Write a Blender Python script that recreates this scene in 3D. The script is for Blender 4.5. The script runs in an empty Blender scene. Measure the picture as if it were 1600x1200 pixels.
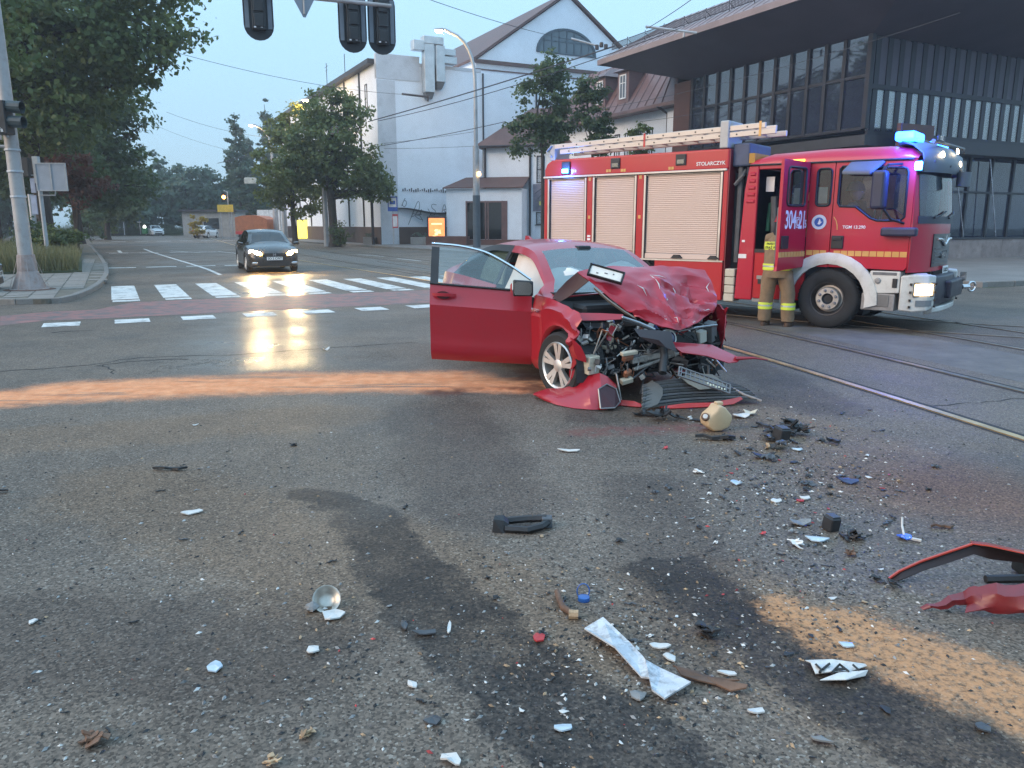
import bpy, bmesh, math, random
import numpy as np
from mathutils import Vector, Matrix, Euler

sc = bpy.context.scene
R = math.radians
# ------------------------------------------------------------------ camera
FPX, CAMH, PITCH = 1208.0, 1.65, math.atan2(250, 1208.0)
cam_data = bpy.data.cameras.new('camera')
cam = bpy.data.objects.new('camera', cam_data)
sc.collection.objects.link(cam)
cam.location = (0, 0, CAMH)
cam.rotation_euler = (R(90) - PITCH, 0, 0)
cam_data.sensor_width = 36.0
cam_data.lens = FPX / 1600.0 * 36.0
cam_data.clip_start, cam_data.clip_end = 0.05, 3000
sc.camera = cam
# ------------------------------------------------------------------ sky, sun, exposure
SUN_EL, SUN_AZ = R(24), R(203)            # direction towards the sun: behind the camera on the left
w = bpy.data.worlds.new('World')
sc.world = w
w.use_nodes = True
nt = w.node_tree
nt.nodes.clear()
n_out = nt.nodes.new('ShaderNodeOutputWorld')
n_bg = nt.nodes.new('ShaderNodeBackground')
n_sky = nt.nodes.new('ShaderNodeTexSky')
n_sky.sky_type = 'NISHITA'
n_sky.sun_disc = False
n_sky.sun_elevation = SUN_EL
n_sky.sun_rotation = R(90) - SUN_AZ
n_sky.air_density, n_sky.dust_density, n_sky.ozone_density = 1.0, 1.6, 1.6
n_mix = nt.nodes.new('ShaderNodeMix')
n_mix.data_type = 'RGBA'
n_mix.inputs[0].default_value = 0.62          # thin even dawn cloud over the clear sky
n_mix.inputs[7].default_value = (3.4, 5.7, 7.7, 1)
nt.links.new(n_sky.outputs[0], n_mix.inputs[6])
n_tc = nt.nodes.new('ShaderNodeTexCoord'); n_sep = nt.nodes.new('ShaderNodeSeparateXYZ'); n_zen = nt.nodes.new('ShaderNodeMapRange')
nt.links.new(n_tc.outputs['Generated'], n_sep.inputs[0]); nt.links.new(n_sep.outputs['Z'], n_zen.inputs[0])
n_zen.inputs[1].default_value, n_zen.inputs[2].default_value, n_zen.inputs[3].default_value, n_zen.inputs[4].default_value = 0.0, 1.0, 0.78, 2.1   # overcast: zenith brighter than horizon
n_mul = nt.nodes.new('ShaderNodeVectorMath'); n_mul.operation = 'SCALE'
nt.links.new(n_mix.outputs[2], n_mul.inputs[0]); nt.links.new(n_zen.outputs[0], n_mul.inputs['Scale'])
nt.links.new(n_mul.outputs[0], n_bg.inputs[0])
n_bg.inputs[1].default_value = 0.095
nt.links.new(n_bg.outputs[0], n_out.inputs[0])
sun_data = bpy.data.lights.new('sun', 'SUN')
sun_data.energy = 0.9
sun_data.angle = R(40)
sun_data.color = (1.0, 0.66, 0.40)
sun = bpy.data.objects.new('sun', sun_data)
sc.collection.objects.link(sun)
_sd = Vector((math.cos(SUN_EL) * math.cos(SUN_AZ), math.cos(SUN_EL) * math.sin(SUN_AZ), math.sin(SUN_EL)))
sun.rotation_euler = _sd.to_track_quat('Z', 'Y').to_euler()
sun.location = (-30, -20, 40)
sc.view_settings.view_transform = 'Standard'
sc.view_settings.look = 'None'
sc.view_settings.exposure = 0.95
sc.view_settings.gamma = 1.0
sc.view_settings.use_curve_mapping = False
sc.render.engine = 'CYCLES'
sc.cycles.use_denoising = True
sc.cycles.denoising_prefilter = 'NONE'
sc.cycles.max_bounces = 8
sc.cycles.transparent_max_bounces = 16
sc.cycles.sample_clamp_indirect = 6.0
sc.cycles.caustics_reflective = False
sc.cycles.caustics_refractive = False

# ------------------------------------------------------------------ helpers
COL = sc.collection
rng = random.Random(7)
nrng = np.random.default_rng(11)

def G(px, py, z=0.0):
    """survey: where the sight line through a point of the 1600x1200 photo meets the level z"""
    u, v = (px - 800) / FPX, (py - 600) / FPX
    c, s = math.cos(PITCH), math.sin(PITCH)
    dx, dy, dz = u, c - v * s, -s - v * c
    t = (z - CAMH) / dz
    return Vector((dx * t, dy * t, z))

SA = R(117)
SV, RV = Vector((math.cos(SA), math.sin(SA), 0)), Vector((math.sin(SA), -math.cos(SA), 0))
STREET = R(27)                                # rotation whose local x runs across the street, local y along it
def W(a, b, z=0.0):
    """street coordinates: a along the street, b across it"""
    p = SV * a + RV * b
    return Vector((p.x, p.y, z))

class MB:
    def __init__(s, M=None):
        s.v, s.f, s.m = [], [], []
        s.M = M or Matrix.Identity(4)
    def add(s, verts, faces, mi=0, M=None):
        n = len(s.v)
        T = s.M @ M if M is not None else s.M
        s.v += [T @ Vector(p) for p in verts]
        s.f += [tuple(i + n for i in f) for f in faces]
        s.m += [mi] * len(faces)
        return s
    def box(s, x0, x1, y0, y1, z0, z1, mi=0, M=None):
        v = [(x, y, z) for z in (z0, z1) for y in (y0, y1) for x in (x0, x1)]
        return s.add(v, [(0, 2, 3, 1), (4, 5, 7, 6), (0, 1, 5, 4), (2, 6, 7, 3), (0, 4, 6, 2), (1, 3, 7, 5)], mi, M)
    def cbox(s, c, d, mi=0, rot=(0, 0, 0)):
        M = Matrix.Translation(c) @ Euler(rot).to_matrix().to_4x4()
        return s.box(-d[0]/2, d[0]/2, -d[1]/2, d[1]/2, -d[2]/2, d[2]/2, mi, M)
    def prism(s, poly, z0, z1, mi=0, M=None):
        n = len(poly)
        v = [(p[0], p[1], z0) for p in poly] + [(p[0], p[1], z1) for p in poly]
        f = [tuple(range(n - 1, -1, -1)), tuple(range(n, 2 * n))] + [(i, (i + 1) % n, n + (i + 1) % n, n + i) for i in range(n)]
        return s.add(v, f, mi, M)
    def loft(s, rings, mi=0, closed=True, caps=True, M=None):
        n = len(rings[0])
        v = [p for r in rings for p in r]
        f = []
        for i in range(len(rings) - 1):
            for j in range(n if closed else n - 1):
                k = (j + 1) % n
                f.append((i * n + j, i * n + k, (i + 1) * n + k, (i + 1) * n + j))
        if caps and closed:
            f.append(tuple(range(n - 1, -1, -1)))
            f.append(tuple(range((len(rings) - 1) * n, len(rings) * n)))
        return s.add(v, f, mi, M)
    def tube(s, pts, r, n=8, mi=0, caps=True):
        pts = [Vector(p) for p in pts]
        rs = r if isinstance(r, (list, tuple)) else [r] * len(pts)
        up, rings = None, []
        for i, p in enumerate(pts):
            t = (pts[min(i + 1, len(pts) - 1)] - pts[max(i - 1, 0)])
            t = t.normalized() if t.length > 1e-9 else Vector((0, 0, 1))
            if up is None:
                up = Vector((0, 0, 1)) if abs(t.z) < .9 else Vector((1, 0, 0))
            x = up.cross(t).normalized()
            y = t.cross(x).normalized()
            up = y
            rings.append([p + (x * math.cos(2 * math.pi * k / n) + y * math.sin(2 * math.pi * k / n)) * rs[i] for k in range(n)])
        return s.loft(rings, mi, True, caps)
    def lathe(s, prof, n=24, mi=0, M=None, caps=True):
        """prof: (radius, z) pairs turned about z"""
        rings = [[(r * math.cos(2 * math.pi * k / n), r * math.sin(2 * math.pi * k / n), z) for k in range(n)] for r, z in prof]
        return s.loft(rings, mi, True, caps, M)
    def grid(s, rows, mi=0, M=None):
        return s.loft(rows, mi, False, False, M)
    def strip(s, pts, w, z, mi=0, th=0.0):
        """flat band along a polyline of (x, y), width w"""
        L, Rr = [], []
        P = [Vector((p[0], p[1])) for p in pts]
        for i, p in enumerate(P):
            t = (P[min(i + 1, len(P) - 1)] - P[max(i - 1, 0)]).normalized()
            nn = Vector((-t.y, t.x)) * w / 2
            L.append((p.x + nn.x, p.y + nn.y, z)); Rr.append((p.x - nn.x, p.y - nn.y, z))
        n = len(P)
        if th <= 0:
            return s.add(L + Rr, [(n + i, n + i + 1, i + 1, i) for i in range(n - 1)], mi)
        Lb = [(a, b, c - th) for a, b, c in L]; Rb = [(a, b, c - th) for a, b, c in Rr]
        f = []
        for i in range(n - 1):
            f += [(n + i, n + i + 1, i + 1, i), (2*n + i, 2*n + i + 1, 3*n + i + 1, 3*n + i), (i, i + 1, 2*n + i + 1, 2*n + i), (3*n + i, 3*n + i + 1, n + i + 1, n + i)]
        f += [(0, 2*n, 3*n, n), (n - 1, 2*n - 1, 4*n - 1, 3*n - 1)]
        return s.add(L + Rr + Lb + Rb, f, mi)

def mesh_of(mb, name, mats, smooth=None):
    me = bpy.data.meshes.new(name)
    me.from_pydata([tuple(v) for v in mb.v], [], mb.f)
    mats = mats if isinstance(mats, (list, tuple)) else [mats]
    for m in mats:
        me.materials.append(m)
    if len(mats) > 1:
        me.polygons.foreach_set('material_index', mb.m)
    bm = bmesh.new(); bm.from_mesh(me)
    bmesh.ops.remove_doubles(bm, verts=bm.verts, dist=1e-5)
    bmesh.ops.recalc_face_normals(bm, faces=bm.faces)
    if smooth:
        for f in bm.faces: f.smooth = True
        for e in bm.edges:
            e.smooth = not (len(e.link_faces) == 2 and e.calc_face_angle(0) > R(smooth)) and len(e.link_faces) == 2
    bm.to_mesh(me); bm.free()
    me.update()
    return me

def link(name, me, parent=None, loc=None, rot=None, kind=None):
    o = bpy.data.objects.new(name, me)
    COL.objects.link(o)
    if parent: o.parent = parent
    if loc is not None: o.location = loc
    if rot is not None: o.rotation_euler = rot
    if kind: o['kind'] = kind
    return o

def obj(name, mb, mats, parent=None, smooth=None, bevel=None, seg=2, kind=None, label=None, solid=None, loc=None, rot=None):
    o = link(name, mesh_of(mb, name, mats, smooth), parent, loc, rot, kind)
    if solid:
        m = o.modifiers.new('thick', 'SOLIDIFY'); m.thickness = solid; m.offset = -1
    if bevel:
        m = o.modifiers.new('bevel', 'BEVEL'); m.width = bevel; m.segments = seg; m.limit_method = 'ANGLE'; m.angle_limit = R(35)
        m.harden_normals = False
    if label: o['label'] = label
    return o

def tag(o, label, cat, group=None):
    o['label'] = label; o['category'] = cat; o['kind'] = 'thing'
    if group: o['group'] = group
    return o

def thing(name, label, cat, loc=(0, 0, 0), rotz=0.0, group=None, rot=None):
    o = bpy.data.objects.new(name, None)
    COL.objects.link(o)
    o.location = loc
    o.rotation_euler = rot if rot is not None else (0, 0, rotz)
    o.empty_display_size = .2
    return tag(o, label, cat, group)

def copy_tree(o, parent=None):
    c = o.copy(); COL.objects.link(c)
    if parent: c.parent = parent
    for ch in list(o.children): copy_tree(ch, c)
    return c

def text_mesh(txt, size, ext=.002, align='CENTER', bold=False):
    cu = bpy.data.curves.new('txt', 'FONT')
    cu.body, cu.size, cu.extrude = txt, size, ext
    cu.align_x = align; cu.align_y = 'CENTER'
    if bold: cu.offset = size * .018
    o = bpy.data.objects.new('txt', cu); COL.objects.link(o)
    bpy.context.view_layer.update()
    me = bpy.data.meshes.new_from_object(o.evaluated_get(bpy.context.evaluated_depsgraph_get()))
    bpy.data.objects.remove(o); bpy.data.curves.remove(cu)
    return me

# ------------------------------------------------------------------ materials
def nd(t, typ, **kw):
    n = t.nodes.new(typ)
    for k, v in kw.items(): setattr(n, k, v)
    return n

def mat(name, col, rough=.6, metal=0.0, var=.2, vs=3.0, bump=0.0, bs=40.0, coat=0.0, spec=.5, emit=None, es=0.0, dirt=None, dirt_amt=.5, isl=0.0, sss=0.0, backcol=None, trans=0.0):
    m = bpy.data.materials.new(name); m.use_nodes = True
    t = m.node_tree; b = t.nodes['Principled BSDF']; L = t.links.new
    b.inputs['Roughness'].default_value = rough
    b.inputs['Metallic'].default_value = metal
    b.inputs['Specular IOR Level'].default_value = spec
    b.inputs['Coat Weight'].default_value = coat
    b.inputs['Coat Roughness'].default_value = .06
    if trans: b.inputs['Transmission Weight'].default_value = trans
    tc = nd(t, 'ShaderNodeTexCoord')
    nz = nd(t, 'ShaderNodeTexNoise'); nz.inputs['Scale'].default_value = vs; nz.inputs['Detail'].default_value = 5
    L(tc.outputs['Object'], nz.inputs['Vector'])
    hs = nd(t, 'ShaderNodeMapRange'); hs.inputs[1].default_value = .25; hs.inputs[2].default_value = .75
    hs.inputs[3].default_value = 1 - var; hs.inputs[4].default_value = 1 + var
    L(nz.outputs['Fac'], hs.inputs[0])
    mul = nd(t, 'ShaderNodeMix', data_type='RGBA', blend_type='MULTIPLY'); mul.inputs[0].default_value = 1
    mul.inputs[6].default_value = (*col, 1)
    L(hs.outputs[0], mul.inputs[7])
    last = mul.outputs[2]
    if isl:
        g = nd(t, 'ShaderNodeNewGeometry')
        mr = nd(t, 'ShaderNodeMapRange'); mr.inputs[3].default_value = 1 - isl; mr.inputs[4].default_value = 1 + isl
        L(g.outputs['Random Per Island'], mr.inputs[0])
        m2 = nd(t, 'ShaderNodeMix', data_type='RGBA', blend_type='MULTIPLY'); m2.inputs[0].default_value = 1
        L(last, m2.inputs[6]); L(mr.outputs[0], m2.inputs[7]); last = m2.outputs[2]
    if dirt:
        n2 = nd(t, 'ShaderNodeTexNoise'); n2.inputs['Scale'].default_value = vs * 2.3; n2.inputs['Detail'].default_value = 8; n2.inputs['Roughness'].default_value = .7
        L(tc.outputs['Object'], n2.inputs['Vector'])
        r2 = nd(t, 'ShaderNodeMapRange'); r2.inputs[1].default_value = .48; r2.inputs[2].default_value = .72; r2.inputs[3].default_value = 0; r2.inputs[4].default_value = dirt_amt
        L(n2.outputs['Fac'], r2.inputs[0])
        m3 = nd(t, 'ShaderNodeMix', data_type='RGBA'); m3.inputs[7].default_value = (*dirt, 1)
        L(r2.outputs[0], m3.inputs[0]); L(last, m3.inputs[6]); last = m3.outputs[2]
    L(last, b.inputs['Base Color'])
    rr = nd(t, 'ShaderNodeMapRange'); rr.inputs[3].default_value = max(0, rough - .08); rr.inputs[4].default_value = min(1, rough + .1)
    L(nz.outputs['Fac'], rr.inputs[0]); L(rr.outputs[0], b.inputs['Roughness'])
    if bump:
        n3 = nd(t, 'ShaderNodeTexNoise'); n3.inputs['Scale'].default_value = bs; n3.inputs['Detail'].default_value = 4
        L(tc.outputs['Object'], n3.inputs['Vector'])
        bp = nd(t, 'ShaderNodeBump'); bp.inputs['Strength'].default_value = bump; bp.inputs['Distance'].default_value = .02
        L(n3.outputs['Fac'], bp.inputs['Height']); L(bp.outputs[0], b.inputs['Normal'])
    if emit:
        b.inputs['Emission Color'].default_value = (*emit, 1); b.inputs['Emission Strength'].default_value = es
    return m

def glass_mat(name, tint=(.6, .7, .7), refl=.12, rough=.02, clear=.8, body=(.02, .025, .03), base=.04):
    """a pane: part clear, part dim body, with the mirror image growing at grazing angles"""
    m = bpy.data.materials.new(name); m.use_nodes = True
    t = m.node_tree; t.nodes.clear(); L = t.links.new
    o = nd(t, 'ShaderNodeOutputMaterial')
    tr = nd(t, 'ShaderNodeBsdfTransparent'); tr.inputs[0].default_value = (*tint, 1)
    df = nd(t, 'ShaderNodeBsdfDiffuse'); df.inputs[0].default_value = (*body, 1)
    gl = nd(t, 'ShaderNodeBsdfGlossy'); gl.inputs['Roughness'].default_value = rough
    m1 = nd(t, 'ShaderNodeMixShader'); m1.inputs[0].default_value = clear
    L(df.outputs[0], m1.inputs[1]); L(tr.outputs[0], m1.inputs[2])
    lw = nd(t, 'ShaderNodeLayerWeight'); lw.inputs[0].default_value = refl
    m2 = nd(t, 'ShaderNodeMixShader')
    mr = nd(t, 'ShaderNodeMapRange'); mr.inputs[3].default_value = base; mr.inputs[4].default_value = .9
    L(lw.outputs['Fresnel'], mr.inputs[0]); L(mr.outputs[0], m2.inputs[0])
    L(m1.outputs[0], m2.inputs[1]); L(gl.outputs[0], m2.inputs[2])
    L(m2.outputs[0], o.inputs[0])
    return m

M_white = mat('white_render', (.80, .85, .92), .8, var=.05, vs=.35, bump=.15, bs=6, dirt=(.48, .50, .53), dirt_amt=.25)
M_plinth = mat('brown_plinth', (.10, .07, .06), .8, var=.25, vs=1.2, bump=.2, bs=10)
M_roof = mat('brown_roof', (.11, .058, .05), .6, var=.25, vs=.8, bump=.3, bs=12)
M_tin = mat('brown_tin', (.15, .085, .08), .45, var=.25, vs=.6, dirt=(.2, .15, .14), dirt_amt=.4)
M_darkpipe = mat('dark_pipe', (.03, .025, .03), .5)
M_darkglass = glass_mat('dark_window_glass', (.35, .38, .42), .25, .03, .25, (.012, .015, .02))
M_frame_white = mat('white_frame', (.7, .7, .7), .5)
M_frame_dark = mat('dark_frame', (.035, .035, .04), .5)
M_duct = mat('galvanised_duct', (.55, .58, .6), .45, .7, var=.15, vs=2)
M_concrete = mat('concrete', (.34, .32, .30), .85, var=.2, vs=1.5, bump=.3, bs=30, dirt=(.16, .15, .14), dirt_amt=.5)
M_kerb = mat('kerb_stone', (.22, .20, .18), .85, var=.25, vs=2, bump=.3, bs=40, dirt=(.12, .11, .1), dirt_amt=.6)
M_steel = mat('galvanised_pole', (.42, .43, .45), .5, .3, var=.15, vs=2, dirt=(.25, .2, .17), dirt_amt=.4)
M_black = mat('black_plastic', (.018, .018, .02), .5, var=.3, vs=6)
M_rubber = mat('tyre_rubber', (.022, .021, .021), .8, var=.3, vs=8, bump=.2, bs=60)
M_paintw = None

def wet_asphalt():
    """dusty patched asphalt with stones, damp dark trails, absorbent sand and spilt fluid"""
    m = bpy.data.materials.new('asphalt'); m.use_nodes = True
    t = m.node_tree; b = t.nodes['Principled BSDF']; L = t.links.new
    tc = nd(t, 'ShaderNodeTexCoord'); P = tc.outputs['Object']
    def noise(sc_, det=4, rough=.55, src=P):
        n = nd(t, 'ShaderNodeTexNoise'); n.inputs['Scale'].default_value = sc_; n.inputs['Detail'].default_value = det; n.inputs['Roughness'].default_value = rough
        L(src, n.inputs['Vector']); return n.outputs['Fac']
    def rng_(src, a, b_, c=0., d=1., smooth=True):
        n = nd(t, 'ShaderNodeMapRange'); n.interpolation_type = 'SMOOTHSTEP' if smooth else 'LINEAR'
        n.inputs[1].default_value = a; n.inputs[2].default_value = b_; n.inputs[3].default_value = c; n.inputs[4].default_value = d
        L(src, n.inputs[0]); return n.outputs[0]
    def mth(op, a, b_=None):
        n = nd(t, 'ShaderNodeMath', operation=op)
        for i, x in enumerate((a, b_)):
            if x is None: continue
            if isinstance(x, (int, float)): n.inputs[i].default_value = x
            else: L(x, n.inputs[i])
        return n.outputs[0]
    def mix(f, a, b_, mode='MIX'):
        n = nd(t, 'ShaderNodeMix', data_type='RGBA', blend_type=mode)
        if isinstance(f, (int, float)): n.inputs[0].default_value = f
        else: L(f, n.inputs[0])
        for i, x in ((6, a), (7, b_)):
            if isinstance(x, tuple): n.inputs[i].default_value = (*x, 1)
            else: L(x, n.inputs[i])
        return n.outputs[2]
    # distorted coordinates for ragged stain borders
    nz = nd(t, 'ShaderNodeTexNoise'); nz.inputs['Scale'].default_value = 1.6; nz.inputs['Detail'].default_value = 7; nz.inputs['Roughness'].default_value = .65
    L(P, nz.inputs['Vector'])
    sub = nd(t, 'ShaderNodeVectorMath', operation='SUBTRACT'); sub.inputs[1].default_value = (.5, .5, .5); L(nz.outputs['Color'], sub.inputs[0])
    def distorted(amt):
        s_ = nd(t, 'ShaderNodeVectorMath', operation='SCALE'); s_.inputs['Scale'].default_value = amt; L(sub.outputs[0], s_.inputs[0])
        a_ = nd(t, 'ShaderNodeVectorMath', operation='ADD'); L(P, a_.inputs[0]); L(s_.outputs[0], a_.inputs[1]); return a_.outputs[0]
    def capsule(src, p0, p1, r0, soft):
        """1 inside a band round the segment p0-p1 on the ground"""
        ax = nd(t, 'ShaderNodeVectorMath', operation='SUBTRACT'); L(src, ax.inputs[0]); ax.inputs[1].default_value = (p0[0], p0[1], 0)
        d = Vector((p1[0] - p0[0], p1[1] - p0[1], 0)); ln = d.length
        dt = nd(t, 'ShaderNodeVectorMath', operation='DOT_PRODUCT'); L(ax.outputs[0], dt.inputs[0]); dt.inputs[1].default_value = d / (ln * ln)
        cl = nd(t, 'ShaderNodeClamp'); L(dt.outputs['Value'], cl.inputs[0])
        scv = nd(t, 'ShaderNodeVectorMath', operation='SCALE'); scv.inputs[0].default_value = d; L(cl.outputs[0], scv.inputs['Scale'])
        df = nd(t, 'ShaderNodeVectorMath', operation='SUBTRACT'); L(ax.outputs[0], df.inputs[0]); L(scv.outputs[0], df.inputs[1])
        le = nd(t, 'ShaderNodeVectorMath', operation='LENGTH'); L(df.outputs[0], le.inputs[0])
        return rng_(le.outputs['Value'], r0 + soft, max(0.0, r0 - soft))
    def many(src, segs):
        o = None
        for sg in segs:
            c_ = capsule(src, *sg); o = c_ if o is None else mth('MAXIMUM', o, c_)
        return o
    # base tone
    base = mix(rng_(noise(.35, 5), .35, .65), (.108, .085, .067), (.152, .117, .090))
    base = mix(rng_(noise(2.2, 6, .6), .45, .75, 0, .5), base, (.175, .132, .097))
    base = mix(rng_(noise(.9, 6, .6), .5, .75, 0, .55), base, (.076, .066, .059))
    # stones of the surface
    vo = nd(t, 'ShaderNodeTexVoronoi'); vo.inputs['Scale'].default_value = 105; L(P, vo.inputs['Vector'])
    sp = nd(t, 'ShaderNodeSeparateColor'); L(vo.outputs['Color'], sp.inputs[0])
    stone = rng_(sp.outputs[0], .0, 1., .45, 1.55, False)
    base = mix(1., base, stone, 'MULTIPLY')
    base = mix(rng_(sp.outputs[1], .93, .97, 0, .55), base, (.36, .32, .27))
    vo2 = nd(t, 'ShaderNodeTexVoronoi'); vo2.inputs['Scale'].default_value = 33; L(P, vo2.inputs['Vector'])
    sp2 = nd(t, 'ShaderNodeSeparateColor'); L(vo2.outputs['Color'], sp2.inputs[0])
    base = mix(mth('MULTIPLY', rng_(sp2.outputs[0], .955, .97), rng_(vo2.outputs['Distance'], .013, .008)), base, (.3, .27, .23))
    g2 = lambda x, y: tuple(G(x, y)[:2])
    D1, D2 = distorted(.55), distorted(.28)
    rag = mth('ADD', mth('MULTIPLY', noise(7, 8, .7), .9), mth('MULTIPLY', noise(55, 3, .6), .5))
    def tint(f, c, add=0.): return mix(f, base, mix(1., base, c, 'MULTIPLY'))
    def ragged(msk, lo=.75, hi=1.05): return rng_(mth('ADD', msk, mth('SUBTRACT', rag, .7)), lo - .45, hi - .35)
    # dust carried by tyres, tan
    dust = many(D1, [(g2(0, 690), g2(520, 650), .5, .45), (g2(200, 760), g2(560, 900), .55, .5), (g2(620, 850), g2(860, 1000), .4, .35), (g2(1100, 640), g2(1450, 760), .8, .6), (g2(1150, 950), g2(1600, 1150), .55, .45)])
    base = tint(mth('MULTIPLY', ragged(dust, .8, 1.2), .8), (1.14, 1.0, .86))
    # damp oily trails, darker and bluish
    trail = many(D1, [(g2(570, 815), g2(690, 960), .20, .12), (g2(690, 960), g2(960, 1190), .25, .12), (g2(960, 1190), g2(1180, 1330), .26, .12),
                      (g2(1060, 900), g2(1500, 1190), .2, .14), (g2(470, 775), g2(570, 800), .12, .1)])
    damp = many(D1, [(g2(1000, 760), g2(1120, 980), .3, .3), (g2(680, 640), g2(760, 780), .5, .4), (g2(930, 650), g2(1120, 650), .35, .3), (g2(1150, 560), g2(1300, 640), .35, .3), (g2(0, 1000), g2(420, 1010), .4, .4), (g2(880, 620), g2(1200, 625), .3, .25)])
    base = tint(mth('MULTIPLY', ragged(damp, .7, 1.2), .75), (.58, .55, .55))
    trail = mth('MULTIPLY', ragged(trail), rng_(mth('ADD', mth('MULTIPLY', noise(3, 6, .65), .6), mth('MULTIPLY', noise(40, 3, .7), .5)), .38, .66, .45, 1.))
    base = tint(trail, (.22, .225, .25))
    # absorbent strewn on the spill
    sand = many(D2, [(g2(-250, 640), g2(120, 614), .44, .3), (g2(100, 612), g2(430, 598), .56, .34), (g2(400, 598), g2(700, 595), .56, .34), (g2(660, 598), g2(820, 602), .4, .16)])
    st = nd(t, 'ShaderNodeMapping'); st.inputs['Scale'].default_value = (.35, 2.6, 1); st.inputs['Rotation'].default_value = (0, 0, R(-6)); L(P, st.inputs[0])
    streak = rng_(noise(1.3, 9, .66, st.outputs[0]), .53, .68, 1., .15)
    hole = rng_(noise(48, 4, .7), .28, .52, .72, 1.)
    s_amt = mth('MULTIPLY', ragged(sand, .6, 1.5), mth('MULTIPLY', hole, streak))
    base = mix(mth('MULTIPLY', s_amt, .95), base, mix(rng_(noise(6, 4), .3, .7), (.86, .37, .18), (.72, .26, .11)))
    sand2 = many(D1, [(g2(1340, 990), g2(1660, 1110), .22, .26), (g2(1230, 950), g2(1420, 1030), .12, .2)])
    base = mix(mth('MULTIPLY', mth('MULTIPLY', ragged(sand2), rng_(noise(30, 4, .7), .3, .6)), .75), base, (.62, .30, .14))
    wet = many(D2, [(g2(700, 612), g2(840, 610), .2, .14), (g2(830, 585), g2(880, 612), .3, .16)])
    base = mix(mth('MULTIPLY', wet, mth('MULTIPLY', rng_(noise(2.6, 5), .4, .6), .8)), base, (.08, .026, .018))
    red = many(D2, [(g2(905, 676), g2(1090, 668), .12, .1)])
    base = mix(mth('MULTIPLY', red, rng_(noise(9, 6, .7), .35, .6, 0, .75)), base, (.17, .055, .045))
    pinkish = many(D1, [(g2(1480, 760), g2(1700, 830), .6, .5)])
    base = tint(mth('MULTIPLY', pinkish, .8), (1.0, .74, .70))
    # cracks
    vc = nd(t, 'ShaderNodeTexVoronoi', feature='DISTANCE_TO_EDGE'); vc.inputs['Scale'].default_value = .16; L(distorted(2.2), vc.inputs['Vector'])
    crack = mth('MULTIPLY', rng_(vc.outputs['Distance'], .0016, .0004), rng_(noise(.4, 3), .55, .62))
    base = mix(mth('MULTIPLY', crack, .8), base, (.03, .027, .025))
    L(base, b.inputs['Base Color'])
    # damp film: smoother in places
    ro = rng_(noise(.5, 4), .3, .7, .5, .7)
    ro = mth('ADD', ro, mth('MULTIPLY', mth('MAXIMUM', s_amt, sand2), .4))
    ro = mth('SUBTRACT', ro, mth('MULTIPLY', trail, .06))
    film = many(D1, [(g2(395, 560), g2(425, 440), 1.1, .6), (g2(470, 540), g2(462, 440), .6, .4)])
    ro = mth('SUBTRACT', ro, mth('MULTIPLY', film, .25))
    L(ro, b.inputs['Roughness'])
    b.inputs['Specular IOR Level'].default_value = .24
    h1 = mth('MULTIPLY', rng_(vo.outputs['Distance'], 0, .009, 1, 0, False), .6)
    hh = mth('ADD', h1, mth('MULTIPLY', noise(24, 5, .6), .8))
    hh = mth('SUBTRACT', hh, mth('MULTIPLY', crack, 2.))
    bp = nd(t, 'ShaderNodeBump'); bp.inputs['Strength'].default_value = .9; bp.inputs['Distance'].default_value = .008
    L(hh, bp.inputs['Height']); L(bp.outputs[0], b.inputs['Normal'])
    return m
M_asphalt = wet_asphalt()

def worn_paint(name, col, wear=.45, wcol=(.1, .092, .085)):
    m = mat(name, col, .6, var=.12, vs=2)
    t = m.node_tree; b = t.nodes['Principled BSDF']; L = t.links.new
    src = b.inputs['Base Color'].links[0].from_socket
    tc = nd(t, 'ShaderNodeTexCoord')
    n1 = nd(t, 'ShaderNodeTexNoise'); n1.inputs['Scale'].default_value = 3.2; n1.inputs['Detail'].default_value = 9; n1.inputs['Roughness'].default_value = .72
    L(tc.outputs['Object'], n1.inputs['Vector'])
    mr = nd(t, 'ShaderNodeMapRange'); mr.inputs[1].default_value = 1 - wear - .06; mr.inputs[2].default_value = 1 - wear + .1; L(n1.outputs['Fac'], mr.inputs[0])
    mx = nd(t, 'ShaderNodeMix', data_type='RGBA'); L(mr.outputs[0], mx.inputs[0]); L(src, mx.inputs[6]); mx.inputs[7].default_value = (*wcol, 1)
    L(mx.outputs[2], b.inputs['Base Color'])
    return m
M_mark = worn_paint('road_marking_paint', (.62, .61, .58), .43)
M_bike = worn_paint('red_cycle_lane_paint', (.27, .12, .105), .50, (.115, .1, .095))
M_rail_lamplit = mat('lamplit_rail_steel', (.72, .50, .27), .38, .9, var=.25, vs=4)  # gold of the street lamp's reflection is put into this steel colour
M_rail2 = mat('dull_rail_steel', (.26, .22, .18), .42, .8, var=.3, vs=4)
M_groove = mat('rail_groove', (.03, .026, .024), .8)
M_grass_soil = mat('soil_and_grass', (.055, .065, .03), .95, var=.4, vs=1.2, bump=.4, bs=20)
M_slab = mat('paving_slab', (.24, .215, .19), .85, var=.25, vs=1.4, bump=.3, bs=30, dirt=(.12, .105, .09), dirt_amt=.6, isl=.0)
M_joint = mat('sandy_joint', (.13, .115, .09), .95, var=.3, vs=5)
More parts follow.
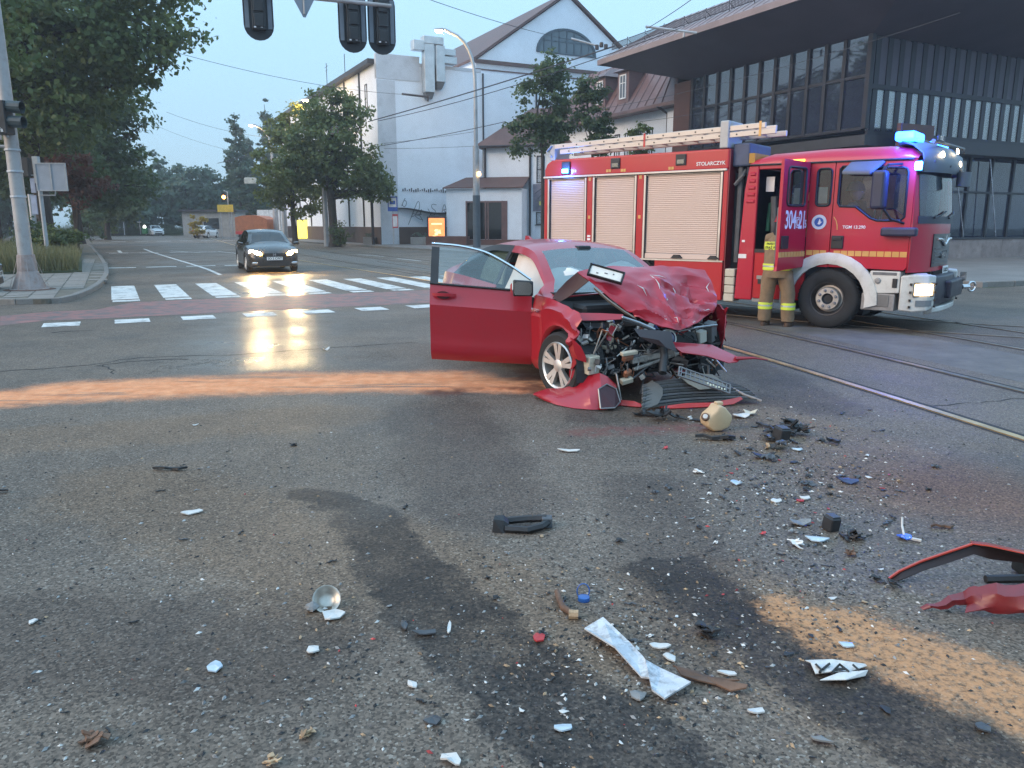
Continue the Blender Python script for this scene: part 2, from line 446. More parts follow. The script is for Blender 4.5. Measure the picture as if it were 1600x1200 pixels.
# ================================================================== ground, road, pavements
g = MB(); g.box(-300, 300, -95, 330, -1.0, -.03); obj('ground', g, M_grass_soil, kind='structure')
def poly_ab(pts): return [tuple(W(a, b)[:2]) for a, b in pts]
road = MB()
rp = poly_ab([(-60, -90), (-60, 90), (12.5, 90), (12.5, 20.4), (20, 19.6), (47, 17.4), (69, 15.3), (92, 14.5), (150, 15), (150, -14), (96, -10), (80, -2.5), (46, -1.0), (28, -.3), (20, -1.0), (16.9, -5), (16.9, -90)])
road.add([(x, y, 0) for x, y in rp], [tuple(range(len(rp)))])
obj('road', road, M_asphalt, kind='structure')
# left corner pavement and its kerb stones
kerb_px = [(-330, 474), (-100, 475), (0, 475.5), (70, 477), (105, 473), (128, 466), (148, 456), (162, 446), (170, 435), (171, 426), (167, 414), (158, 402), (150, 393), (143, 385)]
kerb = [G(x, y).xy for x, y in kerb_px]
kerb += [W(72, -2.0).xy, W(84, -2.8).xy]
def resample(P, step):
    out, acc = [P[0].copy()], 0.0
    for p, q in zip(P, P[1:]):
        d = (q - p).length; t = step - acc
        while t <= d:
            out.append(p + (q - p) * (t / d)); t += step
        acc = d - (t - step)
    return out
def smooth_poly(P, it=2):
    for _ in range(it):
        Q = [P[0]]
        for p, q in zip(P, P[1:]): Q += [p * .75 + q * .25, p * .25 + q * .75]
        P = Q + [P[-1]]
    return P
kerb_s = smooth_poly(kerb, 2)
def offset(P, d):
    out = []
    for i, p in enumerate(P):
        t = (P[min(i + 1, len(P) - 1)] - P[max(i - 1, 0)]).normalized()
        out.append(p + Vector((-t.y, t.x)) * d)
    return out
inner = offset(kerb_s, .16)
pv = MB()
far = [W(84, -14).xy, W(16.5, -45).xy]
ring = [(p.x, p.y) for p in inner] + [(p.x, p.y) for p in far]
pv.prism(ring, -.05, .105)
left_pavement = obj('pavement', pv, M_joint, kind='structure')
kp = resample(kerb_s, 1.0)
for i in range(len(kp) - 1):
    p, q = kp[i], kp[i + 1]
    t = (q - p).normalized(); nrm = Vector((-t.y, t.x)); L_ = (q - p).length
    m = MB(); m.box(-L_/2 + .008, L_/2 - .008, 0, .152, -.1, .12 + rng.uniform(-.006, .006))
    o = obj('kerb_stone', m, M_kerb, left_pavement, bevel=.018, seg=2)
    c = (p + q) / 2
    o.location = (c.x, c.y, 0); o.rotation_euler = (0, 0, math.atan2(t.y, t.x))
# slabs on the corner that can be told apart: rows parallel to the crossing street
def inside(pt, poly):
    c = False; j = len(poly) - 1
    for i in range(len(poly)):
        if (poly[i][1] > pt[1]) != (poly[j][1] > pt[1]) and pt[0] < (poly[j][0] - poly[i][0]) * (pt[1] - poly[i][1]) / (poly[j][1] - poly[i][1]) + poly[i][0]: c = not c
        j = i
    return c
sm = MB(); sm.box(-.235, .235, -.235, .235, 0, .06)
slab_mesh = [mesh_of(sm, 'paving_slab', M_slab) for _ in range(1)][0]
ns = 0
GRASS0 = 29.0
for ia in range(0, 60):
    for ib in range(0, 40):
        a, b = 16.9 + ia * .5, -.45 - ib * .5
        p = W(a, b)
        if not inside((p.x, p.y), ring) or (a > GRASS0 - .2 and b < -.95) or a > 40 or ns >= 290: continue
        if min((p.xy - q).length for q in inner) < .3: continue
        if p.x / p.y < -.70: continue
        o = link('paving_slab', slab_mesh, left_pavement, (p.x, p.y, .055 + rng.uniform(-.004, .004)), (rng.uniform(-.006, .006), rng.uniform(-.006, .006), STREET + rng.uniform(-.01, .01)))
        ns += 1
# grass bank behind the corner
gb = MB()
gp = poly_ab([(GRASS0, -.95), (38, -1.2), (60, -1.9), (84, -3.6), (84, -13.5), (60, -16), (GRASS0, -20)])
gb.prism(gp, .0, .17)
obj('grass_bank', gb, M_grass_soil, kind='structure')
# right-hand plaza in front of the pavilion and far pavement
pr = MB()
rpoly = poly_ab([(12.9, 90), (12.9, 20.8), (20, 20.0), (47, 17.8), (69, 15.7), (92, 14.9), (150, 15.5), (150, 90)])
pr.prism(rpoly, -.05, .11)
M_plaza = mat('plaza_paving', (.19, .175, .165), .7, var=.25, vs=.6, bump=.2, bs=30)
plaza = obj('pavement', pr, M_plaza, kind='structure')
kr = [W(12.9, 44).xy, W(12.9, 21.2).xy, W(13.4, 20.7).xy, W(20, 20.0).xy, W(47, 17.8).xy, W(69, 15.7).xy, W(92, 14.9).xy]
kr = resample(kr, 1.0)
for i in range(len(kr) - 1):
    p, q = kr[i], kr[i + 1]
    t = (q - p).normalized(); L_ = (q - p).length
    m = MB(); m.box(-L_/2 + .008, L_/2 - .008, 0, .15, -.1, .125)
    o = obj('kerb_stone', m, M_kerb, plaza, bevel=.015, seg=1)
    c = (p + q) / 2
    o.location = (c.x, c.y, 0); o.rotation_euler = (0, 0, math.atan2(t.y, t.x))
# ---- markings
Z1 = .004
def ab_quad(mb, a0, a1, b0, b1, z=Z1):
    mb.add([W(a0, b0, z), W(a0, b1, z), W(a1, b1, z), W(a1, b0, z)], [(0, 1, 2, 3)])
for k in range(17):
    b0 = -.12 + k * 1.055
    z = MB(); ab_quad(z, 19.35, 23.6, b0, b0 + .56); ab_quad(z, 18.75, 19.15, b0 + .02, b0 + .56)
    obj('zebra_stripe', z, M_mark, kind='structure')
lane = MB()
pts = [G(x, y) for x, y in [(-120, 520), (0, 510), (110, 500), (250, 490), (350, 483)]]
a_lo, a_hi = 15.55, 18.55
lp = [(a_lo + .02, -.9), (a_lo, 18.2), (a_hi, 18.0), (a_hi, .3)] + [((G(x, y).xy @ SV.xy), (G(x, y).xy @ RV.xy)) for x, y in [(150, 484), (80, 487), (0, 494)]] + [((G(x, y).xy @ SV.xy), (G(x, y).xy @ RV.xy)) for x, y in [(0, 509), (80, 500)]]
lane.add([W(a, b, .002) for a, b in lp], [tuple(range(len(lp)))])
obj('cycle_lane', lane, M_bike, kind='structure')
for k in range(-1, 17):
    z = MB(); b0 = -1.15 + k * 1.07
    ab_quad(z, 14.62, 15.2, b0, b0 + .55)
    if k == -1: continue
    obj('lane_dash', z, M_mark, kind='structure')
mk = MB()
for k in range(4): ab_quad(mk, 33.35, 33.75, -.35 + k * 1.45, -.35 + k * 1.45 + 1.1)
for k in range(4): ab_quad(mk, 50.2, 50.6, -.2 + k * 1.6, .8 + k * 1.6)
for k in range(6): ab_quad(mk, 84., 84.6, .0 + k * 2, 1.2 + k * 2)
def px_line(mb, pts, w): mb.strip([G(x, y).xy for x, y in pts], w, Z1 + .002)
px_line(mk, [(225, 389), (240, 395), (270, 404), (300, 413), (325, 421), (345, 430)], .14)
px_line(mk, [(163, 395), (220, 395)], .22); px_line(mk, [(185, 391.5), (189, 395)], .2)
px_line(mk, [(265, 392), (312, 395)], .18)
px_line(mk, [(340, 393), (380, 397), (440, 404)], .14)
px_line(mk, [(560, 398), (600, 401)], .14); px_line(mk, [(620, 404), (658, 408)], .14)
obj('road_marking', mk, M_mark, kind='structure')
# ---- tram rails
r1 = [W(a, b).xy for a, b in [(-12, .9), (-2, 4.55), (.8, 5.45), (3.4, 6.24), (8.4, 7.5), (14, 8.25), (22, 8.35), (30, 7.9), (38, 7.6), (50, 7.9), (64, 8.6), (84, 9.6), (110, 11)]]
r1 = smooth_poly(r1, 3)
def rail(P, m=None):
    o = MB(); o.strip([p for p in P], .075, .012, th=.05)
    ra = obj('tram_rail', o, m or M_rail2, kind='structure')
    q = MB(); q.strip(offset(P, -.085), .07, .0035); q.strip(offset(P, .062), .035, .0035)
    obj('rail_groove', q, M_groove, ra)
for d in (0, -1.47, -3.75, -5.2): rail(offset(r1, d), M_rail_lamplit if d == 0 else None)
cr = [W(a, b).xy for a, b in [(-10, 30), (0, 17.5), (5.5, 12.6), (8.8, 10.6), (14, 9.3), (22, 9.0), (34, 9.1)]]
cr = smooth_poly(cr, 3)
for d in (0, -1.47): rail(offset(cr, d))
# repaired trench in the asphalt beside the rails
tr = MB()
tr.strip(offset(r1, -2.6), 1.5, .0015)
obj('asphalt_patch', tr, mat('patched_asphalt', (.15, .13, .112), .66, var=.3, vs=2.2, bump=.5, bs=90, spec=.35, dirt=(.085, .075, .066), dirt_amt=.6), kind='structure')
# irregular open crack across the carriageway
def crack(pts, w):
    m = MB(); P = [G(x, y).xy for x, y in pts]; P = smooth_poly(P, 1); P = resample(P, .12)
    L_, R_ = [], []
    for i, p in enumerate(P):
        t = (P[min(i+1, len(P)-1)] - P[max(i-1, 0)]).normalized(); n = Vector((-t.y, t.x))
        j = n * rng.uniform(-.03, .03); ww = w * rng.uniform(.3, 1.5)
        L_.append((*(p + j + n * ww), .0028)); R_.append((*(p + j - n * ww), .0028))
    n = len(P); m.add(L_ + R_, [(n+i, n+i+1, i+1, i) for i in range(n-1)])
    obj('road_crack', m, M_groove, kind='structure')
crack([(-60, 584), (0, 580), (100, 574), (160, 568), (200, 560), (280, 556), (340, 556), (420, 551), (500, 545), (600, 538), (660, 535)], .012)
crack([(150, 572), (190, 566), (240, 562), (300, 561)], .016)
crack([(160, 570), (175, 578), (180, 586)], .01)
crack([(80, 520), (110, 517), (150, 517)], .02)
crack([(1600, 622), (1500, 632), (1420, 634)], .008)

# ================================================================== buildings
def slit(parent, mb_frame, M, w, h, deep, mframe, mglass, bars=0, cross=0, sill=False):
    """a window: frame part with pane sub-part, local x across, z up, outward -y, origin at the lower middle"""
    f = MB(M); t = .07
    f.box(-w/2, -w/2 + t, -.03, deep, 0, h); f.box(w/2 - t, w/2, -.03, deep, 0, h)
    f.box(-w/2 + t, w/2 - t, -.03, deep, h - t, h); f.box(-w/2 + t, w/2 - t, -.03, deep, 0, t)
    for i in range(bars):
        x = -w/2 + w * (i + 1) / (bars + 1); f.box(x - .025, x + .025, -.02, deep - .01, t, h - t)
    for i in range(cross):
        z = h * (i + 1) / (cross + 1); f.box(-w/2 + t, w/2 - t, -.015, deep - .012, z - .025, z + .025)
    if sill: f.box(-w/2 - .08, w/2 + .08, -.12, -.031, -.06, .0)
    fo = obj('window', f, mframe, parent)
    p = MB(M); p.box(-w/2 + .02, w/2 - .02, .03, .05, .02, h - .02)
    obj('pane', p, mglass, fo)
    return fo
def side_M(x, y, z, rz): return Matrix.Translation((x, y, z)) @ Matrix.Rotation(rz, 4, 'Z')

# ---- white theatre hall
th = thing('theatre_building', 'tall white hall with blank wall, steep gable and arched attic window', 'building', W(58.4, 18.5), STREET)
b = MB()
b.box(0, 27, 0, 37, 0, 13.25); b.box(8.6, 27, -.02, .0, 0, 13.25)
obj('wall', b, M_white, th)
b = MB(); b.box(0.0, 3.4, -.05, .35, 12.2, 13.95); b.box(-.02, 1.4, -.1, -.05, 0, 12.1); b.box(3.4, 8.5, -.03, .4, 13.25, 13.5)
obj('parapet', b, mat('grey_parapet', (.58, .61, .66), .8, var=.12, vs=.5, dirt=(.33, .35, .38), dirt_amt=.5), th)
b = MB(); b.box(-.06, 27, -.09, 0, 0, 1.42); b.box(-.06, 0, 0, 37, 0, 1.42)
obj('plinth', b, M_plinth, th)
b = MB(); b.box(-.5, 1, .36, 37.3, 13.26, 13.6)
obj('eave', b, M_darkpipe, th)
for y in (4.2, 8.6, 13.2, 18, 23, 28): b = MB(); b.box(-.1, 0, y, y + .16, 1.43, 13.2); obj('drainpipe', b, M_darkpipe, th)
for x in (8.6, 13.4): b = MB(); b.box(x, x + .1, -.14, -.022, 1.43, 13.2); obj('drainpipe', b, M_darkpipe, th)
for y in (2.6, 6.6, 7.9, 11.2, 12.2, 16, 17):
    slit(th, None, side_M(-.02, y, 10.4 if y < 4 else 11, R(-90)), .55, 1.75 if y < 4 else 1.2, .06, M_frame_dark, M_darkglass)
# gabled fly tower behind
cx, hw, zb, za = 17.0, 8.3, 14.45, 20.15
b = MB(); b.box(8.6, 26, 1.2, 27, 13.25, zb)
obj('wall', b, M_white, th)
b = MB()
v = [(cx - hw, 1.2, zb), (cx + hw, 1.2, zb), (cx, 1.2, za), (cx - hw, 1.6, zb), (cx + hw, 1.6, zb), (cx, 1.6, za)]
b.add(v, [(0, 1, 2), (3, 5, 4), (0, 3, 4, 1), (1, 4, 5, 2), (0, 2, 5, 3)])
obj('gable_wall', b, M_white, th)
b = MB()
for sgn in (-1, 1):
    sl = (za - zb) / hw; ex = hw + .35
    p = [(cx + sgn * ex, za - sl * ex + .12), (cx, za + .12), (cx, za + .34), (cx + sgn * ex, za - sl * ex + .34)]
    b.loft([[(x, .95, z) for x, z in p], [(x, 27, z) for x, z in p]])
obj('roof', b, M_roof, th)
b = MB(); b.box(8.2, 26, .9, 1.18, 14.2, 14.46); b.box(8.5, 26, 1.0, 1.18, 13.7, 13.78)
obj('cornice', b, M_roof, th)
# arched attic window
def arch_pts(n=22, hw_=2.9, h_=1.95):
    return [(-hw_ * math.cos(math.pi * i / n), h_ * math.sin(math.pi * i / n)) for i in range(n + 1)]
Mx = Matrix.Translation((cx, 1.2, 15.65)) @ Matrix.Rotation(R(90), 4, 'X')
f = MB(Mx)
ap = arch_pts(); ip = [(x * .93, max(.08, y * .91)) for x, y in ap]
for i in range(len(ap) - 1):
    f.prism([ap[i], ap[i+1], ip[i+1], ip[i]], 0, .1)
f.prism([(-2.9, 0), (2.9, 0), (2.9, -.1), (-2.9, -.1)], 0, .1)
for i in range(1, 8):
    x = -2.9 + 5.8 * i / 8; hh = 1.95 * math.sqrt(max(0, 1 - (x/2.9)**2)); f.prism([(x - .05, .02), (x + .05, .02), (x + .05, hh * .95), (x - .05, hh * .95)], .012, .07)
f.prism([(-2.5, .85), (2.5, .85), (2.5, .93), (-2.5, .93)], .014, .062)
aw = obj('arched_window', f, mat('blue_grey_frame', (.06, .085, .11), .5), th)
p = MB(Mx); p.prism([(x * .97, y * .97) for x, y in ap], .005, .03)
obj('pane', p, glass_mat('attic_glass', (.4, .45, .5), .3, .05, .15, (.12, .16, .19)), aw)
# air ducts hung on the wall
d = MB()
d.box(3.55, 4.35, -.75, -.12, 11.4, 15.3); d.box(4.5, 5.2, -.75, -.12, 12.2, 14.8); d.box(3.5, 5.1, -.8, -.08, 14.82, 15.35)
d.box(2.7, 3.54, -.8, -.1, 14.3, 15.0); d.box(5.22, 6.3, -.5, .5, 13.6, 14.1); d.box(5.22, 6.2, -.5, .5, 14.2, 14.65)
obj('air_duct', d, M_duct, th, bevel=.02, seg=1)
d = MB(); d.loft([[(3.6, -.72, 11.38), (4.3, -.72, 11.38), (4.3, -.15, 11.38), (3.6, -.15, 11.38)], [(3.75, -.5, 10.95), (4.2, -.5, 10.95), (4.2, -.1, 10.95), (3.75, -.1, 10.95)]])
d.loft([[(4.52, -.72, 12.18), (5.18, -.72, 12.18), (5.18, -.15, 12.18), (4.52, -.15, 12.18)], [(4.6, -.5, 11.7), (5.0, -.5, 11.7), (5.0, -.1, 11.7), (4.6, -.1, 11.7)]])
obj('duct_mouth', d, mat('dull_tin', (.2, .21, .22), .5, .5), th)
for q in ((1.6, 3.6, 12, 13.6, 13.26, 14.6), (2.2, 2.6, 20, 20.4, 13.26, 14.9)): d = MB(); d.box(*q); obj('chimney', d, M_concrete, th)
d = MB(); d.tube([(-.1, 14, 13.6), (-.1, 14, 15.6)], .03, 5); d.tube([(-.1, 13.4, 15.3), (-.1, 14.6, 15.3)], .02, 4); d.tube([(-.1, 13.6, 15.0), (-.1, 14.4, 15.0)], .02, 4)
obj('aerial', d, M_darkpipe, th); d = MB(); d.tube([(-.1, 8, 13.6), (-.1, 8, 15.3)], .03, 5); obj('aerial', d, M_darkpipe, th)
# spray-painted scrawl on the low wall
gr = MB(); rg = random.Random(5)
def scrawl(mb, x, z, pts, w=.03):
    P = [Vector((x + px, z + pz)) for px, pz in pts]
    P = smooth_poly(P, 2)
    L_, R_ = [], []
    for i, p in enumerate(P):
        t = (P[min(i+1, len(P)-1)] - P[max(i-1, 0)]).normalized(); nn = Vector((-t.y, t.x)) * w
        L_.append((p.x + nn.x, -.006, p.y + nn.y)); R_.append((p.x - nn.x, -.006, p.y - nn.y))
    n = len(P); mb.add(L_ + R_, [(n+i, n+i+1, i+1, i) for i in range(n-1)])
scrawl(gr, 2.2, 1.6, [(0, 0), (.4, .9), (.9, 2.0), (1.0, 1.2), (.5, .7), (1.1, .8)])
scrawl(gr, 1.7, 3.0, [(0, 0), (.2, .5), (.45, .3), (.25, -.1), (0, .1), (.3, .6)])
for k, (sx, gl) in enumerate([(4.1, 'S'), (5.0, 'A'), (5.8, 'L'), (6.5, 'P'), (7.4, 'A'), (8.0, 'N')]):
    sh = {'S': [(.6, 1.1), (.1, 1.2), (.05, .8), (.5, .5), (.5, .1), (0, 0)], 'A': [(0, 0), (.3, 1.3), (.6, .1), (.1, .5), (.6, .5)], 'L': [(0, 1.3), (.05, 0), (.5, .1)], 'P': [(0, 0), (.1, 1.2), (.6, 1.0), (.5, .6), (.05, .5)], 'N': [(0, 0), (.1, 1.1), (.5, 0), (.6, 1.2)]}[gl]
    scrawl(gr, sx, 2.3 + .1 * (k % 2), [(x_ * .8, z_ * .75) for x_, z_ in sh], .028)
for k in range(10):
    x = rg.uniform(2.5, 8.5); scrawl(gr, x, rg.uniform(1.5, 2.2), [(rg.uniform(-.3, .3) + .15 * i, rg.uniform(0, .7)) for i in range(5)], .025)
obj('graffiti', gr, mat('spray_paint', (.28, .31, .35), .8), th)
b = MB()
for i in range(40):
    x = 1.8 + i * .175; b.box(x, x + .05, -.1, -.004, 4.12 + .05 * math.sin(i * .9), 4.3 + .08 * math.sin(i * 2.1))
obj('cable_bracket', b, M_darkpipe, th, kind='stuff')

# ---- annex and brown-roofed house in front of the hall
hs = thing('brown_roof_house', 'white house with brown hipped roof, mural panel and glazed porch beside the hall', 'house', (-5.0, 60.4, 0), R(-14))
b = MB(); b.box(0, 5.9, 0, 4.5, 0, 4.25)
obj('porch_wall', b, M_white, hs)
b = MB(); b.loft([[(-.2, -.25, 4.26), (6.05, -.25, 4.26), (6.05, 1.9, 5.1), (1.0, 1.9, 5.1)], [(-.2, -.25, 4.34), (6.05, -.25, 4.34), (6.05, 1.9, 5.18), (1.0, 1.9, 5.18)]])
obj('porch_roof', b, M_roof, hs)
b = MB(); b.box(-.15, 5.95, -.5, -.02, 0, .5); b.box(-1.2, 2.0, -1.4, -.52, 0, .75)
obj('step', b, mat('brown_stone', (.15, .075, .06), .8, var=.2, vs=2), hs)
b = MB()
for x in (1.55, 3.05, 3.25, 4.35): b.box(x, x + .12, -.06, .04, .5, 3.35)
b.box(1.67, 4.35, -.055, .035, 3.23, 3.34); b.box(4.48, 4.8, -.05, .03, .5, 3.34)
gd = obj('porch_door', b, mat('brown_door_frame', (.16, .09, .085), .5), hs)
b = MB(); b.box(1.6, 4.4, -.03, -.015, .52, 3.3); obj('pane', b, M_darkglass, gd)
b = MB(); b.box(2.4, 13.5, 1.95, 9, 0, 7.5)
obj('wall', b, M_white, hs)
b = MB()
b.add([(1.9, 1.4, 7.5), (13.8, 1.4, 7.5), (13.8, 9.5, 7.5), (1.9, 9.5, 7.5), (5.4, 5.4, 10.6), (13.8, 5.4, 10.6), (1.9, 1.4, 7.35), (13.8, 1.4, 7.35), (13.8, 9.5, 7.35), (1.9, 9.5, 7.35)],
      [(0, 1, 5, 4), (3, 0, 4), (2, 3, 4, 5), (1, 2, 5), (6, 9, 8, 7), (0, 6, 7, 1), (1, 7, 8, 2), (2, 8, 9, 3), (3, 9, 6, 0)])
obj('roof', b, M_roof, hs)
for x in (2.55, 6.1): b = MB(); b.tube([(x, 1.85, 7.3), (x, 1.85, .1)], .09, 8); obj('drainpipe', b, M_darkpipe, hs)
b = MB(); b.tube([(1.9, 1.38, 7.42), (13.8, 1.38, 7.42)], .08, 6); obj('gutter', b, M_darkpipe, hs)
for x in (6.9, 8.5, 10.1, 11.7): slit(hs, None, side_M(x, 1.92, 4.7, 0), .62, 2.0, .05, M_frame_dark, M_darkglass, 0, 1)
for x in (6.8, 8.1, 10.1): slit(hs, None, side_M(x, 1.92, 1.6, 0), .45, .95, .05, M_frame_dark, M_darkglass, 0, 0, True)
b = MB(); b.box(6.35, 9.6, 1.86, 1.945, 2.62, 4.62)
mp = obj('mural_panel', b, mat('mural_ground', (.17, .17, .22), .7, var=.5, vs=1.7, dirt=(.36, .30, .33), dirt_amt=.8), hs)
b = MB(); rg = random.Random(3)
for k in range(26):
    x, z = rg.uniform(6.5, 9.4), rg.uniform(2.8, 4.4); P = [(x + .35 * i + rg.uniform(-.1, .1), 1.852, min(4.55, max(2.7, z + .22 * i + rg.uniform(-.2, .2)))) for i in range(4)]
    b.tube([p for p in P if p[0] < 9.55], .018, 4)
obj('mural_lines', b, mat('mural_paint', (.05, .05, .07), .7), mp, kind='stuff')
b = MB()
for x, z in ((6.9, 3.2), (7.2, 3.6), (8.6, 3.3), (8.9, 3.0)): b.cbox((x, 1.853, z), (.16, .012, .3))
obj('mural_patch', b, mat('mural_yellow', (.55, .5, .15), .7), mp, kind='stuff')

# ---- villa with tin mansard roof and dormers
vi = thing('mansard_villa', 'white villa with seamed brown mansard roof and two white dormer windows', 'house', W(38.7, 31), STREET)
b = MB(); b.box(0, 12, 0, 14, 0, 8.55); b.box(-.25, .0, .0, .9, 0, 8.3)
obj('wall', b, M_white, vi)
def mansard(mb, x0, y0, x1, y1, z0, z1, ins):
    mb.add([(x0, y0, z0), (x1, y0, z0), (x1, y1, z0), (x0, y1, z0), (x0 + ins, y0 + ins, z1), (x1 - ins, y0 + ins, z1), (x1 - ins, y1 - ins, z1), (x0 + ins, y1 - ins, z1)],
           [(0, 3, 2, 1), (4, 5, 6, 7), (0, 1, 5, 4), (1, 2, 6, 5), (2, 3, 7, 6), (3, 0, 4, 7)])
b = MB(); mansard(b, -.9, -.6, 12.9, 14.6, 8.75, 12.4, 2.3); b.box(-.95, 12.95, -.65, 14.65, 8.55, 8.74)
rf = obj('roof', b, M_tin, vi)
b = MB()
for k in range(18):
    y = -.2 + k * .85
    if .3 < y < 14.2: b.tube([(-.88, y, 8.8), (1.36, min(max(y, 1.75), 12.2), 12.36)], .04, 4)
obj('roof_seam', b, mat('seam', (.09, .05, .05), .5), rf)
for y in (5.2, 7.9):
    b = MB(); b.box(-.55, 1.6, y - .62, y + .62, 9.05, 11.3)
    b.add([(-.85, y - .85, 11.3), (-.85, y + .85, 11.3), (1.8, y + .85, 11.3), (1.8, y - .85, 11.3), (.3, y, 12.0), (1.8, y, 12.0)], [(0, 1, 4), (1, 2, 5, 4), (3, 0, 4, 5), (0, 3, 2, 1)])
    dm = obj('dormer', b, M_tin, vi)
    f = MB(side_M(-.57, y, 9.6, R(-90)))
    for x0, x1, z0, z1 in ((-.36, -.28, 0, 1.5), (.28, .36, 0, 1.5), (-.28, .28, 1.42, 1.5), (-.28, .28, 0, .08), (-.03, .03, .08, 1.42), (-.28, -.03, .95, 1.0), (.03, .28, .95, 1.0)): f.box(x0, x1, -.04, .02, z0, z1)
    f.box(-.3, .3, -.006, .01, .05, 1.45, 1)
    obj('window', f, [M_frame_white, glass_mat('dormer_glass', (.5, .55, .6), .3, .04, .2, (.14, .17, .2))], dm)
for y in (2.9, 4.1, 5.3, 6.5): slit(vi, None, side_M(-.02, y, 5.4, R(-90)), .6, 2.15, .05, M_frame_dark, M_darkglass, 1)
b = MB(); b.tube([(-.95, 1.0, 8.6), (-.12, 1.0, 8.2), (-.12, 1.0, .1)], .09, 8); obj('drainpipe', b, M_darkpipe, vi)

# ---- pavilion with great overhanging roof
pa = thing('glass_pavilion', 'dark brown pavilion with wide overhanging roof and mullioned glass upper floor', 'building', W(24.3, 29.5), STREET)
M_clad = mat('dark_metal_cladding', (.020, .019, .026), .45, var=.2, vs=.7)
M_soffit = mat('soffit_boards', (.085, .066, .085), .7, var=.2, vs=.6)
M_pglass = glass_mat('pavilion_glass', (.45, .48, .58), .32, .03, .35, (.045, .055, .095), base=.1)
E0, E1, A0, A1 = -3.5, 21, -4.7, 15.6            # eave rectangle in local x (across) and y (along)
ze = 10.6
b = MB()
b.add([(E0, A0, ze), (E1, A0, ze), (E1, A1, ze), (E0, A1, ze), (0.05, 0.05, 9.5), (17, 0.05, 9.5), (17, 11.9, 9.5), (0.05, 11.9, 9.5)],
      [(0, 1, 5, 4), (1, 2, 6, 5), (2, 3, 7, 6), (3, 0, 4, 7)])
obj('soffit', b, M_soffit, pa)
b = MB()
b.add([(E0 - .1, A0 - .1, ze), (E1 + .1, A0 - .1, ze), (E1 + .1, A1 + .1, ze), (E0 - .1, A1 + .1, ze), (E0 - .1, A0 - .1, ze + .28), (E1 + .1, A0 - .1, ze + .28), (E1 + .1, A1 + .1, ze + .28), (E0 - .1, A1 + .1, ze + .28),
       (-.5, -1.7, 12.75), (18, -1.7, 12.75), (18, 12.6, 12.75), (-.5, 12.6, 12.75), (3, 1.8, 13.1), (14, 1.8, 13.1), (14, 9, 13.1), (3, 9, 13.1)],
      [(0, 1, 5, 4), (1, 2, 6, 5), (2, 3, 7, 6), (3, 0, 4, 7), (4, 5, 9, 8), (5, 6, 10, 9), (6, 7, 11, 10), (7, 4, 8, 11), (8, 9, 13, 12), (9, 10, 14, 13), (10, 11, 15, 14), (11, 8, 12, 15), (12, 13, 14, 15)])
rf = obj('roof', b, mat('purple_brown_tin_roof', (.25, .19, .19), .5, var=.15, vs=.8, dirt=(.17, .12, .12), dirt_amt=.5), pa)
b = MB()
for k in range(34):
    y = -4.4 + k * .6
    if y < 15.4: b.tube([(E0 - .06, y, ze + .31), (-.56, min(max(y, -1.6), 12.5), 12.72)], .025, 4)
obj('roof_seam', b, mat('roof_seam', (.19, .14, .14), .5), rf)
# snow guard grilles
def guard_mesh():
    m = MB(); Ln = 1.5
    m.tube([(0, 0, .1), (0, Ln, .1)], .02, 4); m.tube([(0, 0, .42), (0, Ln, .42)], .02, 4)
    for k in range(16): m.box(-.012, .012, .05 + k * .093, .075 + k * .093, .1, .42)
    m.tube([(0, -.04, 0), (0, -.04, .5)], .03, 4); m.tube([(.02, 0, .4), (.35, 0, .18)], .02, 4)
    return mesh_of(m, 'snow_guard', M_darkpipe)
gm = guard_mesh()
for k in range(12): link('snow_guard', gm, rf, (E0 + .55, A0 + .6 + k * 1.62, ze + .72))
# upper glass storey: left (street) face in bays, right face in narrow bays
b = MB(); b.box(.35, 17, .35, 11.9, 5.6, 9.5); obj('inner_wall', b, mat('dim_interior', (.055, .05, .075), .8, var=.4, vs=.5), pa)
ys = [0.0] + [.25 + i * 1.02 for i in range(1, 12)]
mu = MB(); mu.box(-.1, .12, -.12, .1, 5.7, 9.55)
obj('corner_post', mu, M_clad, pa)
for i in range(1, len(ys)):
    m = MB(); m.box(-.10, .06, ys[i] - .09, ys[i] + .09, 5.7, 9.55); obj('mullion', m, M_clad, pa)
m = MB(); m.box(-.07, .05, .11, ys[-1], 7.82, 7.95); m.box(-.07, .05, .11, ys[-1], 5.65, 5.78); obj('transom', m, M_clad, pa)
for i in range(len(ys) - 1):
    y0, y1 = ys[i] + .1, ys[i + 1] - .1
    for z0, z1 in ((5.79, 7.81), (7.96, 9.5)):
        m = MB(); m.box(.0, .02, y0, y1, z0, z1); obj('pane', m, M_pglass, pa)
m = MB(); m.box(-.12, 1.2, ys[-1] + .1, ys[-1] + 1.5, 0, 9.45); obj('end_wall', m, mat('red_brown_boards', (.075, .034, .028), .6, var=.3, vs=1.2), pa)
M_span = mat('purple_grey_spandrel', (.10, .085, .115), .5, var=.15, vs=1)
M_bright_backing = mat('sky_bright_white', (.82, .84, .88), .7, var=.06, vs=2)  # white sheets stand in for the sky's reflection in the lower panes
nb = 22
for i in range(1, nb):
    x = .45 + (i - 1) * .76
    m = MB(); m.box(x - .15, x + .15, -.035, .08, 5.5, 9.5); obj('mullion', m, M_clad, pa)
m = MB(); m.box(.13, 16.8, -.08, .05, 7.35, 7.55); m.box(.13, 16.8, -.08, .05, 5.45, 5.62); obj('transom', m, M_clad, pa)
